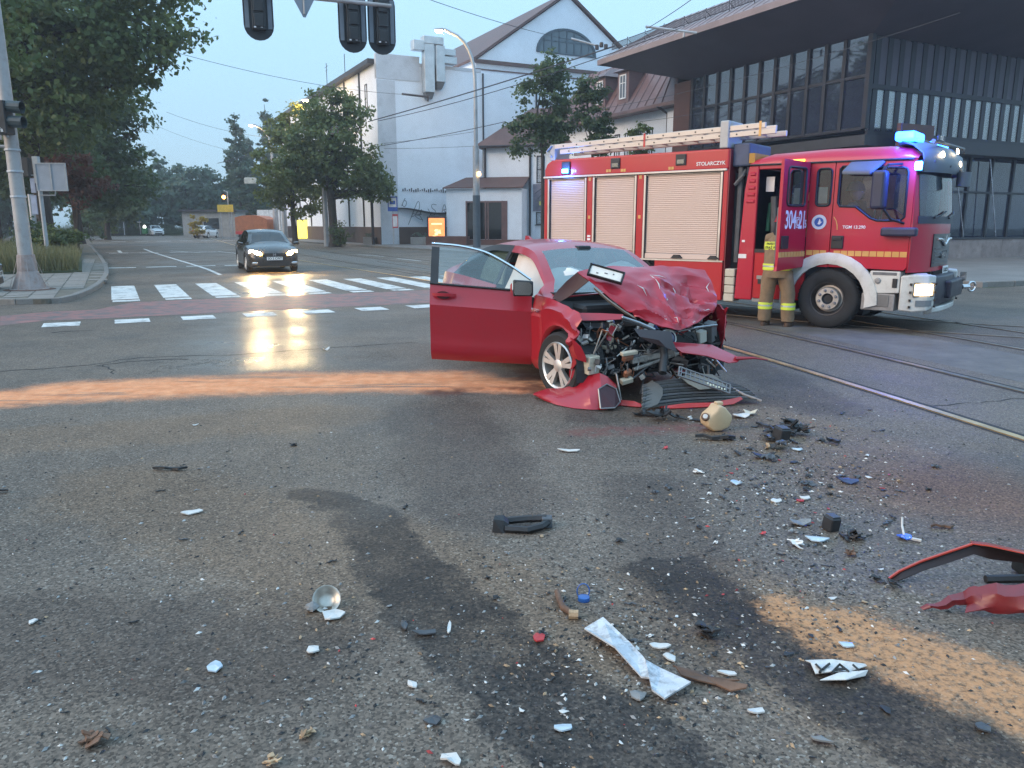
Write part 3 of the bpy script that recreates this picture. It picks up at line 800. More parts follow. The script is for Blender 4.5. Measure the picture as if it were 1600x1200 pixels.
for i in range(nb - 1):
    x0 = .12 if i == 0 else .45 + (i - 1) * .76 + .16
    x1 = .45 + i * .76 - .16
    if x1 - x0 < .1: continue
    m = MB(); m.box(x0, x1, .0, .02, 5.63, 7.34); p_ = obj('pane', m, glass_mat('clear_pane', (.85, .87, .9), .25, .12, .95, base=.22) if i == 0 else bpy.data.materials['clear_pane'], pa)
    m = MB(); m.box(x0, x1, .03, .045, 5.63, 7.3); obj('bright_backing', m, M_bright_backing, p_)
    m = MB(); m.box(x0, x1, .0, .02, 7.56, 9.46); obj('spandrel', m, M_span, pa)
b = MB(); b.box(-.15, 17, -.2, 12.2, 5.0, 5.44); b.box(3.6, 17, -1.2, -.2, 4.75, 5.3); obj('floor_slab', b, M_frame_dark, pa)
# ground floor: brown walls, recess and entrance glazing
M_brownpanel = mat('brown_panel', (.115, .06, .052), .6, var=.25, vs=.9)
b = MB(); b.box(-.05, .2, 1.8, 4.1, 0, 5.0); b.box(1.2, 3.4, -.9, -.7, 0, 5.9); b.box(1.3, 3.3, -.7, 2.0, 0, 4.9)
obj('ground_floor_wall', b, M_brownpanel, pa)
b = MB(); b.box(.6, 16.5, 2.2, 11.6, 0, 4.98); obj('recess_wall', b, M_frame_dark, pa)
for i in range(7):
    x = 3.9 + i * 1.75
    m = MB(); m.box(x, x + .14, -.1, .05, .95, 4.98); po = obj('entrance_post', m, M_clad, pa)
    m = MB(); m.box(x + .15, x + 1.73, -.02, .0, .95, 4.9); obj('pane', m, M_pglass, po)
m = MB(); m.box(3.5, 16, -.12, .06, 3.1, 3.2); obj('transom', m, M_clad, pa)
b = MB(); b.tube([(6.8, -.6, 1.0), (5.9, -.3, 4.7)], .03, 6); b.tube([(9.3, -.6, 1.0), (8.6, -.3, 4.7)], .03, 6)
obj('stay_rod', b, mat('bright_rod', (.5, .5, .55), .25, .9), pa)
lw = thing('low_wall', 'low stained concrete wall in front of the pavilion entrance', 'wall', W(22.8, 33.4), STREET)
for k in range(8):
    b = MB(); b.box(k * 1.5 + .004, k * 1.5 + 1.496, 0, .3, 0, .95 + .004 * (k % 2)); obj('wall_panel', b, mat('stained_concrete', (.30, .235, .215), .85, var=.25, vs=1.2, dirt=(.14, .10, .09), dirt_amt=.6) if k == 0 else bpy.data.materials['stained_concrete'], lw, bevel=.01, seg=1)
b = MB(); b.box(0, 12, -.04, .34, .96, 1.04); obj('coping', b, M_frame_dark, lw)
# ================================================================== vegetation
def leaf_mat(name, c0, c1, rough=.6):
    m = bpy.data.materials.new(name); m.use_nodes = True
    t = m.node_tree; b = t.nodes['Principled BSDF']; L = t.links.new
    g = nd(t, 'ShaderNodeNewGeometry')
    tc = nd(t, 'ShaderNodeTexCoord')
    n = nd(t, 'ShaderNodeTexNoise'); n.inputs['Scale'].default_value = .55; n.inputs['Detail'].default_value = 3; L(tc.outputs['Object'], n.inputs['Vector'])
    a = nd(t, 'ShaderNodeMath', operation='MULTIPLY_ADD'); a.inputs[1].default_value = .55; L(g.outputs['Random Per Island'], a.inputs[0])
    s_ = nd(t, 'ShaderNodeMath', operation='MULTIPLY'); s_.inputs[1].default_value = .5; L(n.outputs['Fac'], s_.inputs[0]); L(s_.outputs[0], a.inputs[2])
    mx = nd(t, 'ShaderNodeMix', data_type='RGBA'); mx.inputs[6].default_value = (*c0, 1); mx.inputs[7].default_value = (*c1, 1); L(a.outputs[0], mx.inputs[0])
    L(mx.outputs[2], b.inputs['Base Color']); b.inputs['Roughness'].default_value = rough
    tl = nd(t, 'ShaderNodeBsdfTranslucent'); L(mx.outputs[2], tl.inputs[0])
    ms = nd(t, 'ShaderNodeMixShader'); ms.inputs[0].default_value = .38
    L(b.outputs[0], ms.inputs[1]); L(tl.outputs[0], ms.inputs[2]); L(ms.outputs[0], t.nodes['Material Output'].inputs[0])
    return m
M_bark = mat('bark', (.055, .042, .035), .9, var=.4, vs=4, bump=.8, bs=14)
M_leaf = leaf_mat('maple_leaves', (.062, .105, .030), (.185, .22, .07))
M_leaf_dark = leaf_mat('dark_leaves', (.045, .085, .032), (.13, .175, .065))
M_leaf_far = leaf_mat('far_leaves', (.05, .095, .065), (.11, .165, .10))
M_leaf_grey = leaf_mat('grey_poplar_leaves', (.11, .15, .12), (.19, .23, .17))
M_leaf_red = leaf_mat('copper_leaves', (.09, .035, .025), (.19, .08, .055))
M_leaf_lamplit = leaf_mat('lamplit_leaves', (.11, .14, .03), (.27, .29, .085))  # leaf green shifted to yellow to paint the street lamp's light

def leaf_cloud(name, lobes, n, size, m, parent, seed, clump=.9, shell=.55, up=.5):
    """n leaf faces gathered in clumps through the volume of the lobes (centre, radii)"""
    r = np.random.default_rng(seed)
    vol = np.array([l[1][0] * l[1][1] * l[1][2] for l in lobes]) ** .6
    nc = max(6, int(n / 55))
    li = r.choice(len(lobes), nc, p=vol / vol.sum())
    d = r.normal(size=(nc, 3)); d /= np.linalg.norm(d, axis=1)[:, None]
    rad = (shell + (1 - shell) * r.random(nc)) ** .8 * r.uniform(.82, 1.06, nc)
    c0 = np.array([l[0] for l in lobes])[li]; r0 = np.array([l[1] for l in lobes])[li]
    cc = c0 + d * r0 * rad[:, None]
    ci = r.integers(0, nc, n)
    cs = (r.uniform(.5, 1.25, nc) * clump)[ci]
    off = r.normal(size=(n, 3)) * .42 * cs[:, None]; off[:, 2] *= .55
    p = cc[ci] + off
    nrm = d[ci] * .7 + r.normal(size=(n, 3)) * .75; nrm[:, 2] += up
    nrm /= np.linalg.norm(nrm, axis=1)[:, None]
    t1 = np.cross(nrm, r.normal(size=(n, 3))); t1 /= np.linalg.norm(t1, axis=1)[:, None]
    t2 = np.cross(nrm, t1)
    s1 = (size * r.uniform(.6, 1.25, n))[:, None]; s2 = s1 * r.uniform(.5, .8, n)[:, None]
    v = np.empty((n, 4, 3))
    v[:, 0] = p - t1 * s1 * .5; v[:, 1] = p + t2 * s2 * .5 - t1 * s1 * .05 + nrm * s1 * .08
    v[:, 2] = p + t1 * s1 * .5; v[:, 3] = p - t2 * s2 * .5 - t1 * s1 * .05 + nrm * s1 * .08
    me = bpy.data.meshes.new(name)
    me.vertices.add(n * 4); me.vertices.foreach_set('co', v.reshape(-1))
    me.loops.add(n * 4); me.loops.foreach_set('vertex_index', np.arange(n * 4, dtype=np.int32))
    me.polygons.add(n); me.polygons.foreach_set('loop_start', np.arange(0, n * 4, 4, dtype=np.int32)); me.polygons.foreach_set('loop_total', np.full(n, 4, dtype=np.int32))
    me.materials.append(m); me.update(calc_edges=True)
    return link(name, me, parent), cc

def tree(name, label, cat, loc, lobes, n, size, m, tr=.3, seed=1, group=None, clump=.9, shell=.5, branches=14, th=None, extra=None):
    t = thing(name, label, cat, loc, 0, group)
    cr, cc = leaf_cloud('crown', lobes, n, size, m, t, seed, clump, shell)
    rg_ = random.Random(seed)
    zc = sum(l[0][2] for l in lobes) / len(lobes); ztop = max(l[0][2] + l[1][2] * .6 for l in lobes)
    zlow = min(l[0][2] - l[1][2] for l in lobes)
    b = MB()
    px = [(0, 0, -.1), (.05 * tr, 0, .4), (rg_.uniform(-.2, .2), rg_.uniform(-.2, .2), max(1.5, zlow)), (rg_.uniform(-.4, .4), rg_.uniform(-.4, .4), zc), (rg_.uniform(-.5, .5), rg_.uniform(-.5, .5), ztop)]
    b.tube(px, [tr * 1.35, tr, tr * .85, tr * .5, tr * .12], 9)
    zs = max(1.6, zlow)
    for k in range(branches):
        q = Vector(cc[rg_.randrange(len(cc))]); f = rg_.uniform(.05, .75)
        st = Vector(px[2]).lerp(Vector(px[4]), f)
        if q.z < st.z - .5: st = Vector(px[2]).lerp(Vector(px[4]), f * .3)
        mid = st.lerp(q, .5) + Vector((rg_.uniform(-.3, .3), rg_.uniform(-.3, .3), rg_.uniform(.1, .6)))
        b.tube([st, mid, q], [tr * .32, tr * .2, tr * .05], 6)
    obj('trunk', b, M_bark, t, smooth=60)
    if extra: leaf_cloud('red_leaf_spray' if extra[3] is M_leaf_red else 'leaf_spray', extra[0], extra[1], extra[2], extra[3], t, seed + 90, .7, .3)
    return t

def at_d(px, Y, z=0.0):
    """survey point: bearing of a photo column at ground distance Y ahead"""
    u = (px - 800) / FPX * (math.cos(PITCH) + .2027 * .207)
    return Vector((u * Y, Y, z))

tree('maple_tree', 'great maple with thick dark trunk and broad crown overhanging the left lane', 'tree', at_d(101, 42, .1),
     [((0, 0, 9.5), (5.2, 5.2, 4.2)), ((3.2, -1.5, 10.5), (4.2, 4, 3.4)), ((1.5, 0, 13.5), (5, 4.5, 4)), ((-3, 0, 12.5), (4.5, 4.5, 4.2)), ((2.2, -2, 7), (3.2, 3, 2.0)), ((6.9, -1.5, 12.8), (2.9, 2.6, 1.9)), ((5.8, -1.5, 9.6), (2.6, 2.4, 1.7)), ((7.6, -1.2, 10.9), (1.9, 2.0, 1.3)), ((3.6, -1, 15.2), (4.2, 3, 2.0))],
     34000, .34, M_leaf, .42, 3, 'street trees on the left bank', 1.15, .45, 26)
tree('maple_tree', 'dark tree behind the signal mast with its trunk rising from tall grass', 'tree', at_d(20, 50, .1),
     [((0, 0, 9), (5.5, 5, 4.5)), ((-2, 0, 13), (5, 5, 4)), ((3, 1, 12), (4, 4, 4)), ((0, -1, 6), (5.4, 4, 2.6)), ((4.5, 1, 6.2), (3, 3, 2.4))],
     20000, .38, M_leaf_dark, .5, 5, 'street trees on the left bank', 1.2, .45, 22)
tree('maple_tree', 'nearest tree on the left, only its hanging crown reaching into the top corner', 'tree', (-21.5, 27, .1),
     [((0, 0, 10.5), (5.0, 5, 4)), ((3.0, .5, 8.6), (2.7, 3, 2.6)), ((2.6, 1, 12), (3, 3, 3))],
     15000, .27, M_leaf, .4, 7, 'street trees on the left bank', 1.0, .5, 16)
tree('maple_tree', 'farther roadside tree whose low crown shades the verge behind the great maple', 'tree', at_d(150, 62, .1),
     [((0, 0, 7.5), (5.2, 5, 4.6)), ((3.0, 0, 5.2), (3.4, 3.2, 3.0)), ((2.0, 0, 10), (4.4, 4, 3.4)), ((-3, 0, 5.5), (4, 3.5, 3.6))],
     16000, .42, M_leaf_dark, .35, 9, 'street trees on the left bank', 1.3, .4, 16)
tree('maple_tree', 'low dark roadside tree at the far end of the left verge', 'tree', at_d(192, 84, .1),
     [((0, 0, 6), (4.6, 4.4, 4.4)), ((2.2, 0, 4.2), (3.2, 3, 2.6)), ((0, 0, 8.8), (3.4, 3, 3.0))],
     11000, .5, M_leaf_dark, .3, 19, 'street trees on the left bank', 1.4, .4, 12)
tree('copper_tree', 'small copper-leaved tree low beneath the great maple', 'tree', at_d(146, 46, .1),
     [((0, 0, 4.6), (1.7, 1.6, 1.3)), ((.6, 0, 3.6), (1.5, 1.3, 1.0))], 2600, .26, M_leaf_red, .1, 23, None, .7, .3, 8)
tree('birch_tree', 'slender pale-barked birch glimpsed between the dark crowns at upper left', 'tree', at_d(70, 36, .1),
     [((0, 0, 12.5), (2.2, 2, 2.6))], 1800, .24, M_leaf, .16, 29, None, .8, .4, 6).children[1].data.materials[0] = mat('birch_bark', (.62, .6, .56), .8, var=.4, vs=3, dirt=(.05, .05, .05), dirt_amt=.9)
# belt of trees closing the street
far = [(222, 118, 9.5, 4.2), (243, 128, 12.5, 4.4), (268, 132, 14.2, 5.0), (292, 130, 13.0, 4.6), (316, 122, 10.6, 4.6), (343, 128, 11.6, 4.4), (366, 132, 10.0, 4.0), (205, 112, 9.0, 4.5), (380, 138, 9.5, 4.5)]
far += [(-30, 92, 13, 5.5), (18, 98, 12, 5), (62, 96, 11, 4.8)]
far_l = ['rounded tree at the far left end of the tree belt', 'tall tree left of the highest crown in the far belt', 'tallest loose-crowned tree of the far belt', 'full tree right of the tallest one in the far belt',
         'low dense tree in the middle dip of the far belt', 'dark tree of the far belt above the parked white cars', 'last tree of the far belt beside the poplars', 'dark tree of the far belt half hidden by the left verge', 'low tree filling the foot of the poplars', 'tree of the far belt at the very left picture edge', 'belt tree seen behind the signal mast', 'belt tree seen past the slim signal pole']
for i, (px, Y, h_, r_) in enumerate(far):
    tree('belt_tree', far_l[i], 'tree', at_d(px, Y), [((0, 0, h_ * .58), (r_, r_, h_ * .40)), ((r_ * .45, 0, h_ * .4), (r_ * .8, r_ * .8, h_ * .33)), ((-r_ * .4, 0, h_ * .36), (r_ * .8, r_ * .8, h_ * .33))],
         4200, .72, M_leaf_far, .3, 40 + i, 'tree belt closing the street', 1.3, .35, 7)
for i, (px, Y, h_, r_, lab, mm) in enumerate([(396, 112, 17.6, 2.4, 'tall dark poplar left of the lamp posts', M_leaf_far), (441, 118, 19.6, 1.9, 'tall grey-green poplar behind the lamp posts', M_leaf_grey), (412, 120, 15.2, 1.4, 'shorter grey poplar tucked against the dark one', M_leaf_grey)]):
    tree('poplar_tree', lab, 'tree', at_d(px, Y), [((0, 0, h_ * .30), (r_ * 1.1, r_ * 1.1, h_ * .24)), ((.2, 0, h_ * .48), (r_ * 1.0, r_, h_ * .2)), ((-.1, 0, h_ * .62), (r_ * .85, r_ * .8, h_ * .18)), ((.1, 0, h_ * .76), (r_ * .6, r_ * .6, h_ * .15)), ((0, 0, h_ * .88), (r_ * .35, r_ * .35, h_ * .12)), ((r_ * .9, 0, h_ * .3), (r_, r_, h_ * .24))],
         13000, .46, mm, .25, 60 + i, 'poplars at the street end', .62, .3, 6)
# street trees on the right-hand pavement
tree('linden_tree', 'big round street tree in front of the white hall with lamp pole beside its trunk', 'tree', (-13.0, 57.5, .1),
     [((-.2, 0, 7.2), (3.2, 3, 3.0)), ((1.6, 0, 5.3), (3.0, 2.6, 2.2)), ((.2, 0, 9.2), (2.6, 2.4, 1.9)), ((3.2, 0, 4.6), (1.5, 1.4, 1.6)), ((-1.6, 0, 5.6), (2.2, 2, 2.0))],
     15000, .30, M_leaf, .34, 71, 'street trees on the right-hand pavement', .85, .42, 22)
tree('linden_tree', 'yellow-lit street tree left of the big round one, under the street lamp', 'tree', (-18.2, 66, .1),
     [((-.3, 0, 6.6), (2.7, 2.6, 3.4)), ((-1.3, 0, 4.6), (2.0, 2, 2.2)), ((.5, 0, 8.8), (2.0, 2, 2.3)), ((.8, 0, 4.0), (2.0, 2, 2.0))],
     9500, .32, M_leaf_lamplit, .24, 73, 'street trees on the right-hand pavement', .85, .42, 14)
tree('linden_tree', 'young leafy tree standing before the brown-roofed house', 'tree', (1.9, 49, .1),
     [((0, 0, 8.6), (1.9, 1.8, 2.5)), ((-1.0, 0, 6.9), (1.5, 1.4, 1.4)), ((.4, 0, 10.4), (1.0, 1, 1.3)), ((.9, 0, 7.2), (1.3, 1.2, 1.6))],
     7000, .25, M_leaf_dark, .12, 75, 'street trees on the right-hand pavement', .6, .4, 14)
tree('linden_tree', 'narrower tree right of the young one, just left of the villa windows', 'tree', (4.75, 48, .1),
     [((0, 0, 7.7), (1.2, 1.2, 1.9)), ((.5, 0, 6.4), (1.2, 1.1, 1.4)), ((-.2, 0, 9.2), (.8, .8, 1.0))],
     4200, .24, M_leaf_dark, .1, 77, 'street trees on the right-hand pavement', .55, .4, 10)
tree('sapling', 'thin sapling top showing over the ladder before the villa windows', 'tree', (6.6, 41.5, .1), [((0, 0, 5.9), (.75, .7, .9)), ((.2, 0, 5.0), (.6, .6, .7))], 900, .2, M_leaf, .05, 79, None, .4, .3, 6)
def shrub(label, loc, rx, rz, n, size, m, seed, group=None, cat='bush'):
    t = thing('bush', label, cat, loc, 0, group)
    cr, cc = leaf_cloud('foliage', [((0, 0, rz * .75), (rx, rx * .8, rz * .75))], n, size, m, t, seed, .5, .3)
    b = MB(); rg_ = random.Random(seed)
    for k in range(6):
        q = cc[rg_.randrange(len(cc))]; b.tube([(rg_.uniform(-.1, .1), rg_.uniform(-.1, .1), -.1), (q[0] * .5, q[1] * .5, q[2] * .6), q], [.03, .02, .006], 5)
    obj('stem', b, M_bark, t)
    return t
shrub('leafy bush between the signal pole and the lane', at_d(122, 40, .15), 1.2, 1.0, 1300, .2, M_leaf, 81)
shrub('bush behind the signal pole at the foot of the dark trunk', at_d(84, 41, .15), 1.4, 1.2, 1500, .2, M_leaf_dark, 82)
shrub('big dark clipped bush at the far end of the verge', at_d(166, 80, .1), 2.3, 2.3, 2200, .3, M_leaf_dark, 83)
shrub('lighter bush right of the big dark one', at_d(187, 86, .1), 1.6, 1.8, 1200, .3, M_leaf, 84)
shrub('shoots sprouting round the big street tree trunk', (-12.4, 56.8, .1), .8, 1.1, 900, .16, M_leaf_dark, 85)
shrub('yellow-lit bush near the far kiosk', at_d(328, 92, .1), 1.2, 1.9, 900, .28, leaf_mat('yellow_lit_leaves', (.3, .22, .03), (.5, .36, .05)), 86)  # yellow light on the bush is painted into its leaves
# tall grass on the bank
def grass(name, poly, n, h, m, seed, zb=.15):
    r = np.random.default_rng(seed)
    pa_ = np.array([[p[0], p[1]] for p in poly]); lo, hi = pa_.min(0), pa_.max(0)
    pts = []
    while len(pts) < n:
        q = lo + (hi - lo) * r.random(2)
        if inside((q[0], q[1]), poly): pts.append(q)
    p = np.array(pts); V = np.empty((n, 4, 3))
    a = r.random(n) * 6.283; hh = h * r.uniform(.5, 1.25, n) * (1 + .25 * np.sin(p[:, 0] * 1.3) * np.cos(p[:, 1] * .9)); wd = r.uniform(.010, .022, n)
    dx, dy = np.cos(a), np.sin(a); lean = r.uniform(.1, .5, n) * hh; la = r.random(n) * 6.283
    V[:, 0] = np.stack([p[:, 0] - dx * wd, p[:, 1] - dy * wd, np.full(n, zb)], 1); V[:, 1] = np.stack([p[:, 0] + dx * wd, p[:, 1] + dy * wd, np.full(n, zb)], 1)
    tx, ty = p[:, 0] + np.cos(la) * lean, p[:, 1] + np.sin(la) * lean
    V[:, 2] = np.stack([tx + dx * wd * .3, ty + dy * wd * .3, zb + hh], 1); V[:, 3] = np.stack([tx - dx * wd * .3, ty - dy * wd * .3, zb + hh], 1)
    me = bpy.data.meshes.new(name)
    me.vertices.add(n * 4); me.vertices.foreach_set('co', V.reshape(-1)); me.loops.add(n * 4); me.loops.foreach_set('vertex_index', np.arange(n * 4, dtype=np.int32))
    me.polygons.add(n); me.polygons.foreach_set('loop_start', np.arange(0, n * 4, 4, dtype=np.int32)); me.polygons.foreach_set('loop_total', np.full(n, 4, dtype=np.int32))
    me.materials.append(m); me.update(calc_edges=True)
    o = link(name, me, None, kind='stuff'); return o
M_gr = leaf_mat('grass_blades', (.09, .10, .04), (.32, .28, .14), .8)
grass('grass', poly_ab([(GRASS0 + .1, -1.05), (36, -1.3), (36, -12), (GRASS0 + .1, -12)]), 20000, .62, M_gr, 91)
grass('grass', poly_ab([(36, -1.3), (60, -2.1), (60, -13), (36, -12)]), 9000, .5, M_gr, 92)
hg = MB(); hg.prism([tuple(p[:2]) for p in (W(127, -30), W(127, 40), W(175, 60), W(175, -50))], -.02, .35)
obj('far_verge', hg, M_grass_soil, kind='structure')
grass('grass', poly_ab([(127, -12), (127, 24), (131, 24), (131, -12)]), 7000, 1.2, leaf_mat('far_grass', (.05, .08, .035), (.12, .15, .07), .8), 93, .3)

# ================================================================== street furniture
M_lamp_on = mat('lamp_glow', (1, .8, .5), .5, emit=(1, .62, .26), es=120)
M_mast = mat('painted_mast', (.36, .34, .33), .5, .2, var=.15, vs=2, dirt=(.2, .15, .12), dirt_amt=.4)
# ---- signal mast with its long arm
MP = Vector((-11.55, 18.6, .1))
mt = thing('signal_mast', 'thick tapered grey mast with ribbed foot standing on the left corner', 'traffic mast', MP)
b = MB(); b.lathe([(.165, .5), (.15, 2.6), (.135, 5.2), (.12, 6.9)], 20)
obj('pole', b, M_mast, mt, smooth=50)
b = MB(); b.lathe([(.42, 0), (.42, .035), (.37, .05), (.22, .45), (.19, .8), (.185, .84)], 20)
for k in range(12):
    a = k * math.pi / 6
    b.add([(math.cos(a) *   .19, math.sin(a) * .19, .8), (math.cos(a) * .47, math.sin(a) * .47, .04), (math.cos(a + .06) * .47, math.sin(a + .06) * .47, .04), (math.cos(a + .06) * .19, math.sin(a + .06) * .19, .8), (math.cos(a + .03) * .3, math.sin(a + .03) * .3, .04)], [(0, 1, 2, 3)])
obj('foot', b, mat('rusty_foot', (.33, .27, .25), .6, .2, var=.25, vs=3, dirt=(.22, .09, .05), dirt_amt=.6), mt)
b = MB(); b.lathe([(.55, -.02), (.55, .02), (.5, .03)], 20); obj('base_plate', b, mat('rust', (.12, .06, .04), .9, var=.4, vs=8), mt)
ad = Vector((.95, .312, 0))
b = MB(); b.tube([(0, 0, 6.75), tuple(ad * .6 + Vector((0, 0, 7.0))), tuple(ad * 2.2 + Vector((0, 0, 7.12))), tuple(ad * 4.5 + Vector((0, 0, 7.1))), tuple(ad * 8.9 + Vector((0, 0, 7.02)))], [.075, .07, .065, .06, .05], 10)
obj('arm', b, M_mast, mt, smooth=50)
b = MB()
for z in (2.15, 2.72, 3.2): b.lathe([(.168, z), (.172, z + .015), (.168, z + .05)], 16)
obj('band', b, M_steel, mt)
# signal heads seen from behind, hung on the arm
M_backboard = mat('black_backboard', (.02, .022, .026), .55, var=.2, vs=4)
M_bb_strip = mat('grey_strip', (.17, .19, .22), .5)
def head_mesh_parts(parent):
    n = 10; w2, h2 = .36, .78
    poly = [(w2 * math.cos(math.pi * k / n), h2 - w2 + w2 * math.sin(math.pi * k / n) + 0) for k in range(n + 1)] + [(-w2 * math.cos(math.pi * k / n), -h2 + w2 - w2 * math.sin(math.pi * k / n)) for k in range(n + 1)]
    Mr = Matrix.Rotation(R(90), 4, 'X')
    b = MB(Mr); b.prism(poly, -.02, .0); obj('backboard', b, M_backboard, parent, bevel=.008, seg=1)
    b = MB(); b.box(-.16, .16, -.20, -.001, -.56, .56); b.box(-.12, .12, -.24, -.2, -.5, -.2); b.box(-.12, .12, -.24, -.2, -.15, .15); b.box(-.12, .12, -.24, -.2, .2, .5)
    obj('housing', b, M_black, parent, bevel=.02)
    for x in (-.27, .27):
        b = MB(); b.box(x - .05, x + .05, -.03, -.001, -.5, .55); obj('strip', b, M_bb_strip, parent)
    b = MB()
    for z in (-.36, 0, .36): b.tube([(0, .02, z), (0, .26, z + .02)], [.14, .15], 14, caps=False)
    obj('visor', b, M_black, parent)
    b = MB(); b.cbox((-.1, -.245, -.52), (.05, .02, .03)); b.cbox((.06, -.205, -.5), (.05, .02, .03)); obj('clip', b, M_frame_white, parent)
yaw = R(19)
h1_ = thing('traffic_light', 'leftmost of the three black signal heads on the arm, hanging alone', 'traffic light', MP + ad * 5.55 + Vector((0, .25, 6.80)), yaw, 'signal heads hung on the mast arm'); head_mesh_parts(h1_)
h2_ = copy_tree(h1_); h2_.location = MP + ad * 7.85 + Vector((0, .25, 6.66)); h2_['label'] = 'middle black signal head, touching the one at the arm end'
h3_ = copy_tree(h1_); h3_.location = MP + ad * 8.6 + Vector((0, .25, 6.66)); h3_['label'] = 'rightmost black signal head at the very end of the arm'
ts = thing('give_way_sign', 'grey back of a triangular sign hung point down on the mast arm', 'road sign', MP + ad * 6.75 + Vector((0, -.12, 6.98)), yaw)
b = MB(Matrix.Rotation(R(90), 4, 'X')); b.prism([(-.44, .36), (.44, .36), (.03, -.42), (-.03, -.42)], -.015, .01); obj('plate', b, mat('sign_back', (.23, .25, .28), .5, .4, var=.1), ts, bevel=.006, seg=1)
b = MB(); b.tube([(0, -.03, .5), (0, -.03, -.35)], .025, 6); obj('bracket', b, M_mast, ts)
# signal on the mast facing the crossing street, sign board behind it
s17 = thing('pedestrian_signal', 'black signal with hooded lenses numbered 17a strapped to the mast', 'traffic light', MP + Vector((.02, -.3, 3.9)), 0)
b = MB(); b.box(-.15, .19, -.16, .16, -.36, .36); obj('housing', b, M_black, s17, bevel=.02)
b = MB()
for z in (-.1, .22): b.tube([(.19, 0, z + .02), (.5, 0, z + .0)], [.13, .135], 12, caps=False)
obj('visor', b, mat('dark_green_visor', (.035, .05, .055), .5), s17, solid=.01)
tm = text_mesh('17a', .13, .002, bold=True); tm.materials.append(M_frame_white); link('number', tm, s17, (.02, -.164, -.28), (R(90), 0, 0))
b = MB(); b.tube([(0, .1, -.36), (0, .25, -.42)], .03, 6); obj('bracket', b, M_steel, s17)
sb = thing('sign_board', 'grey back of a large sign board bracketed left of the mast', 'road sign', MP + Vector((-.42, -.05, 3.85)), R(8))
b = MB(); b.box(-1.0, .22, 0, .03, -.4, .5); obj('plate', b, mat('sign_back_grey', (.42, .40, .40), .5, .3, var=.1), sb, bevel=.01, seg=1)
b = MB()
for x in (-.25, .0): b.box(x, x + .05, -.045, -.001, -.38, .48)
b.tube([(-.6, -.03, -.55), (.4, -.03, -.55)], .04, 6); obj('rail', b, M_mast, sb)
# second small pole
P2 = at_d(99, 34, .15)
p2 = thing('signal_pole', 'slim grey pole in the grass carrying a small signal and a sign back', 'pole', P2)
b = MB(); b.tube([(0, 0, -.1), (0, 0, 4.15)], .085, 12); obj('shaft', b, M_steel, p2, smooth=50)
b = MB(); b.box(-.14, .1, -.1, .1, 3.2, 4.3); obj('cabinet', b, mat('light_grey_box', (.4, .41, .42), .5), p2, bevel=.015)
b = MB(); b.box(-.75, -.3, -.15, .15, 3.45, 4.25); obj('signal_housing', b, M_black, p2, bevel=.02)
b = MB(); b.box(-.8, -.752, -.11, .11, 3.62, 4.15); obj('lit_lens', b, mat('amber_lens', (.7, .3, .05), .4, emit=(1, .42, .05), es=1.2), p2)
b = MB(); b.box(-.3, -.141, -.02, .02, 3.5, 3.56); b.tube([(.0, -.05, 2.7), (.65, -.05, 2.7), (.7, -.05, 3.0)], .03, 6); obj('bracket', b, M_steel, p2)
b = MB(); b.box(-.42, -.18, -.05, .0, 1.9, 2.7); b.box(-.36, -.16, -.05, .0, 2.8, 3.4); obj('small_plate', b, mat('pale_blue_plate', (.38, .42, .55), .5), p2, bevel=.01, seg=1)
ss = thing('road_sign', 'square pale sign back with framed edge on the slim pole', 'road sign', P2 + Vector((.62, -.14, 3.45)), R(4))
b = MB(); b.box(-.62, .62, 0, .03, -.56, .56); obj('plate', b, mat('sign_back_blue', (.36, .39, .45), .5, .2, var=.1), ss)
b = MB()
for q in ((-.64, -.58, -.58, .58), (.58, .64, -.58, .58)): b.box(q[0], q[1], -.03, .035, q[2], q[3])
for q in ((-.579, .579, -.58, -.53), (-.579, .579, .53, .58)): b.box(q[0], q[1], -.03, .035, q[2], q[3])
b.box(-.03, .03, -.035, -.001, -.52, .52); obj('edge_frame', b, M_steel, ss)
pp = thing('parking_post', 'grey post with pale plates half hidden behind the slim signal pole', 'post', at_d(84, 41, .15))
b = MB(); b.tube([(0, 0, -.1), (0, 0, 3.0)], .14, 8); obj('shaft', b, M_steel, pp)

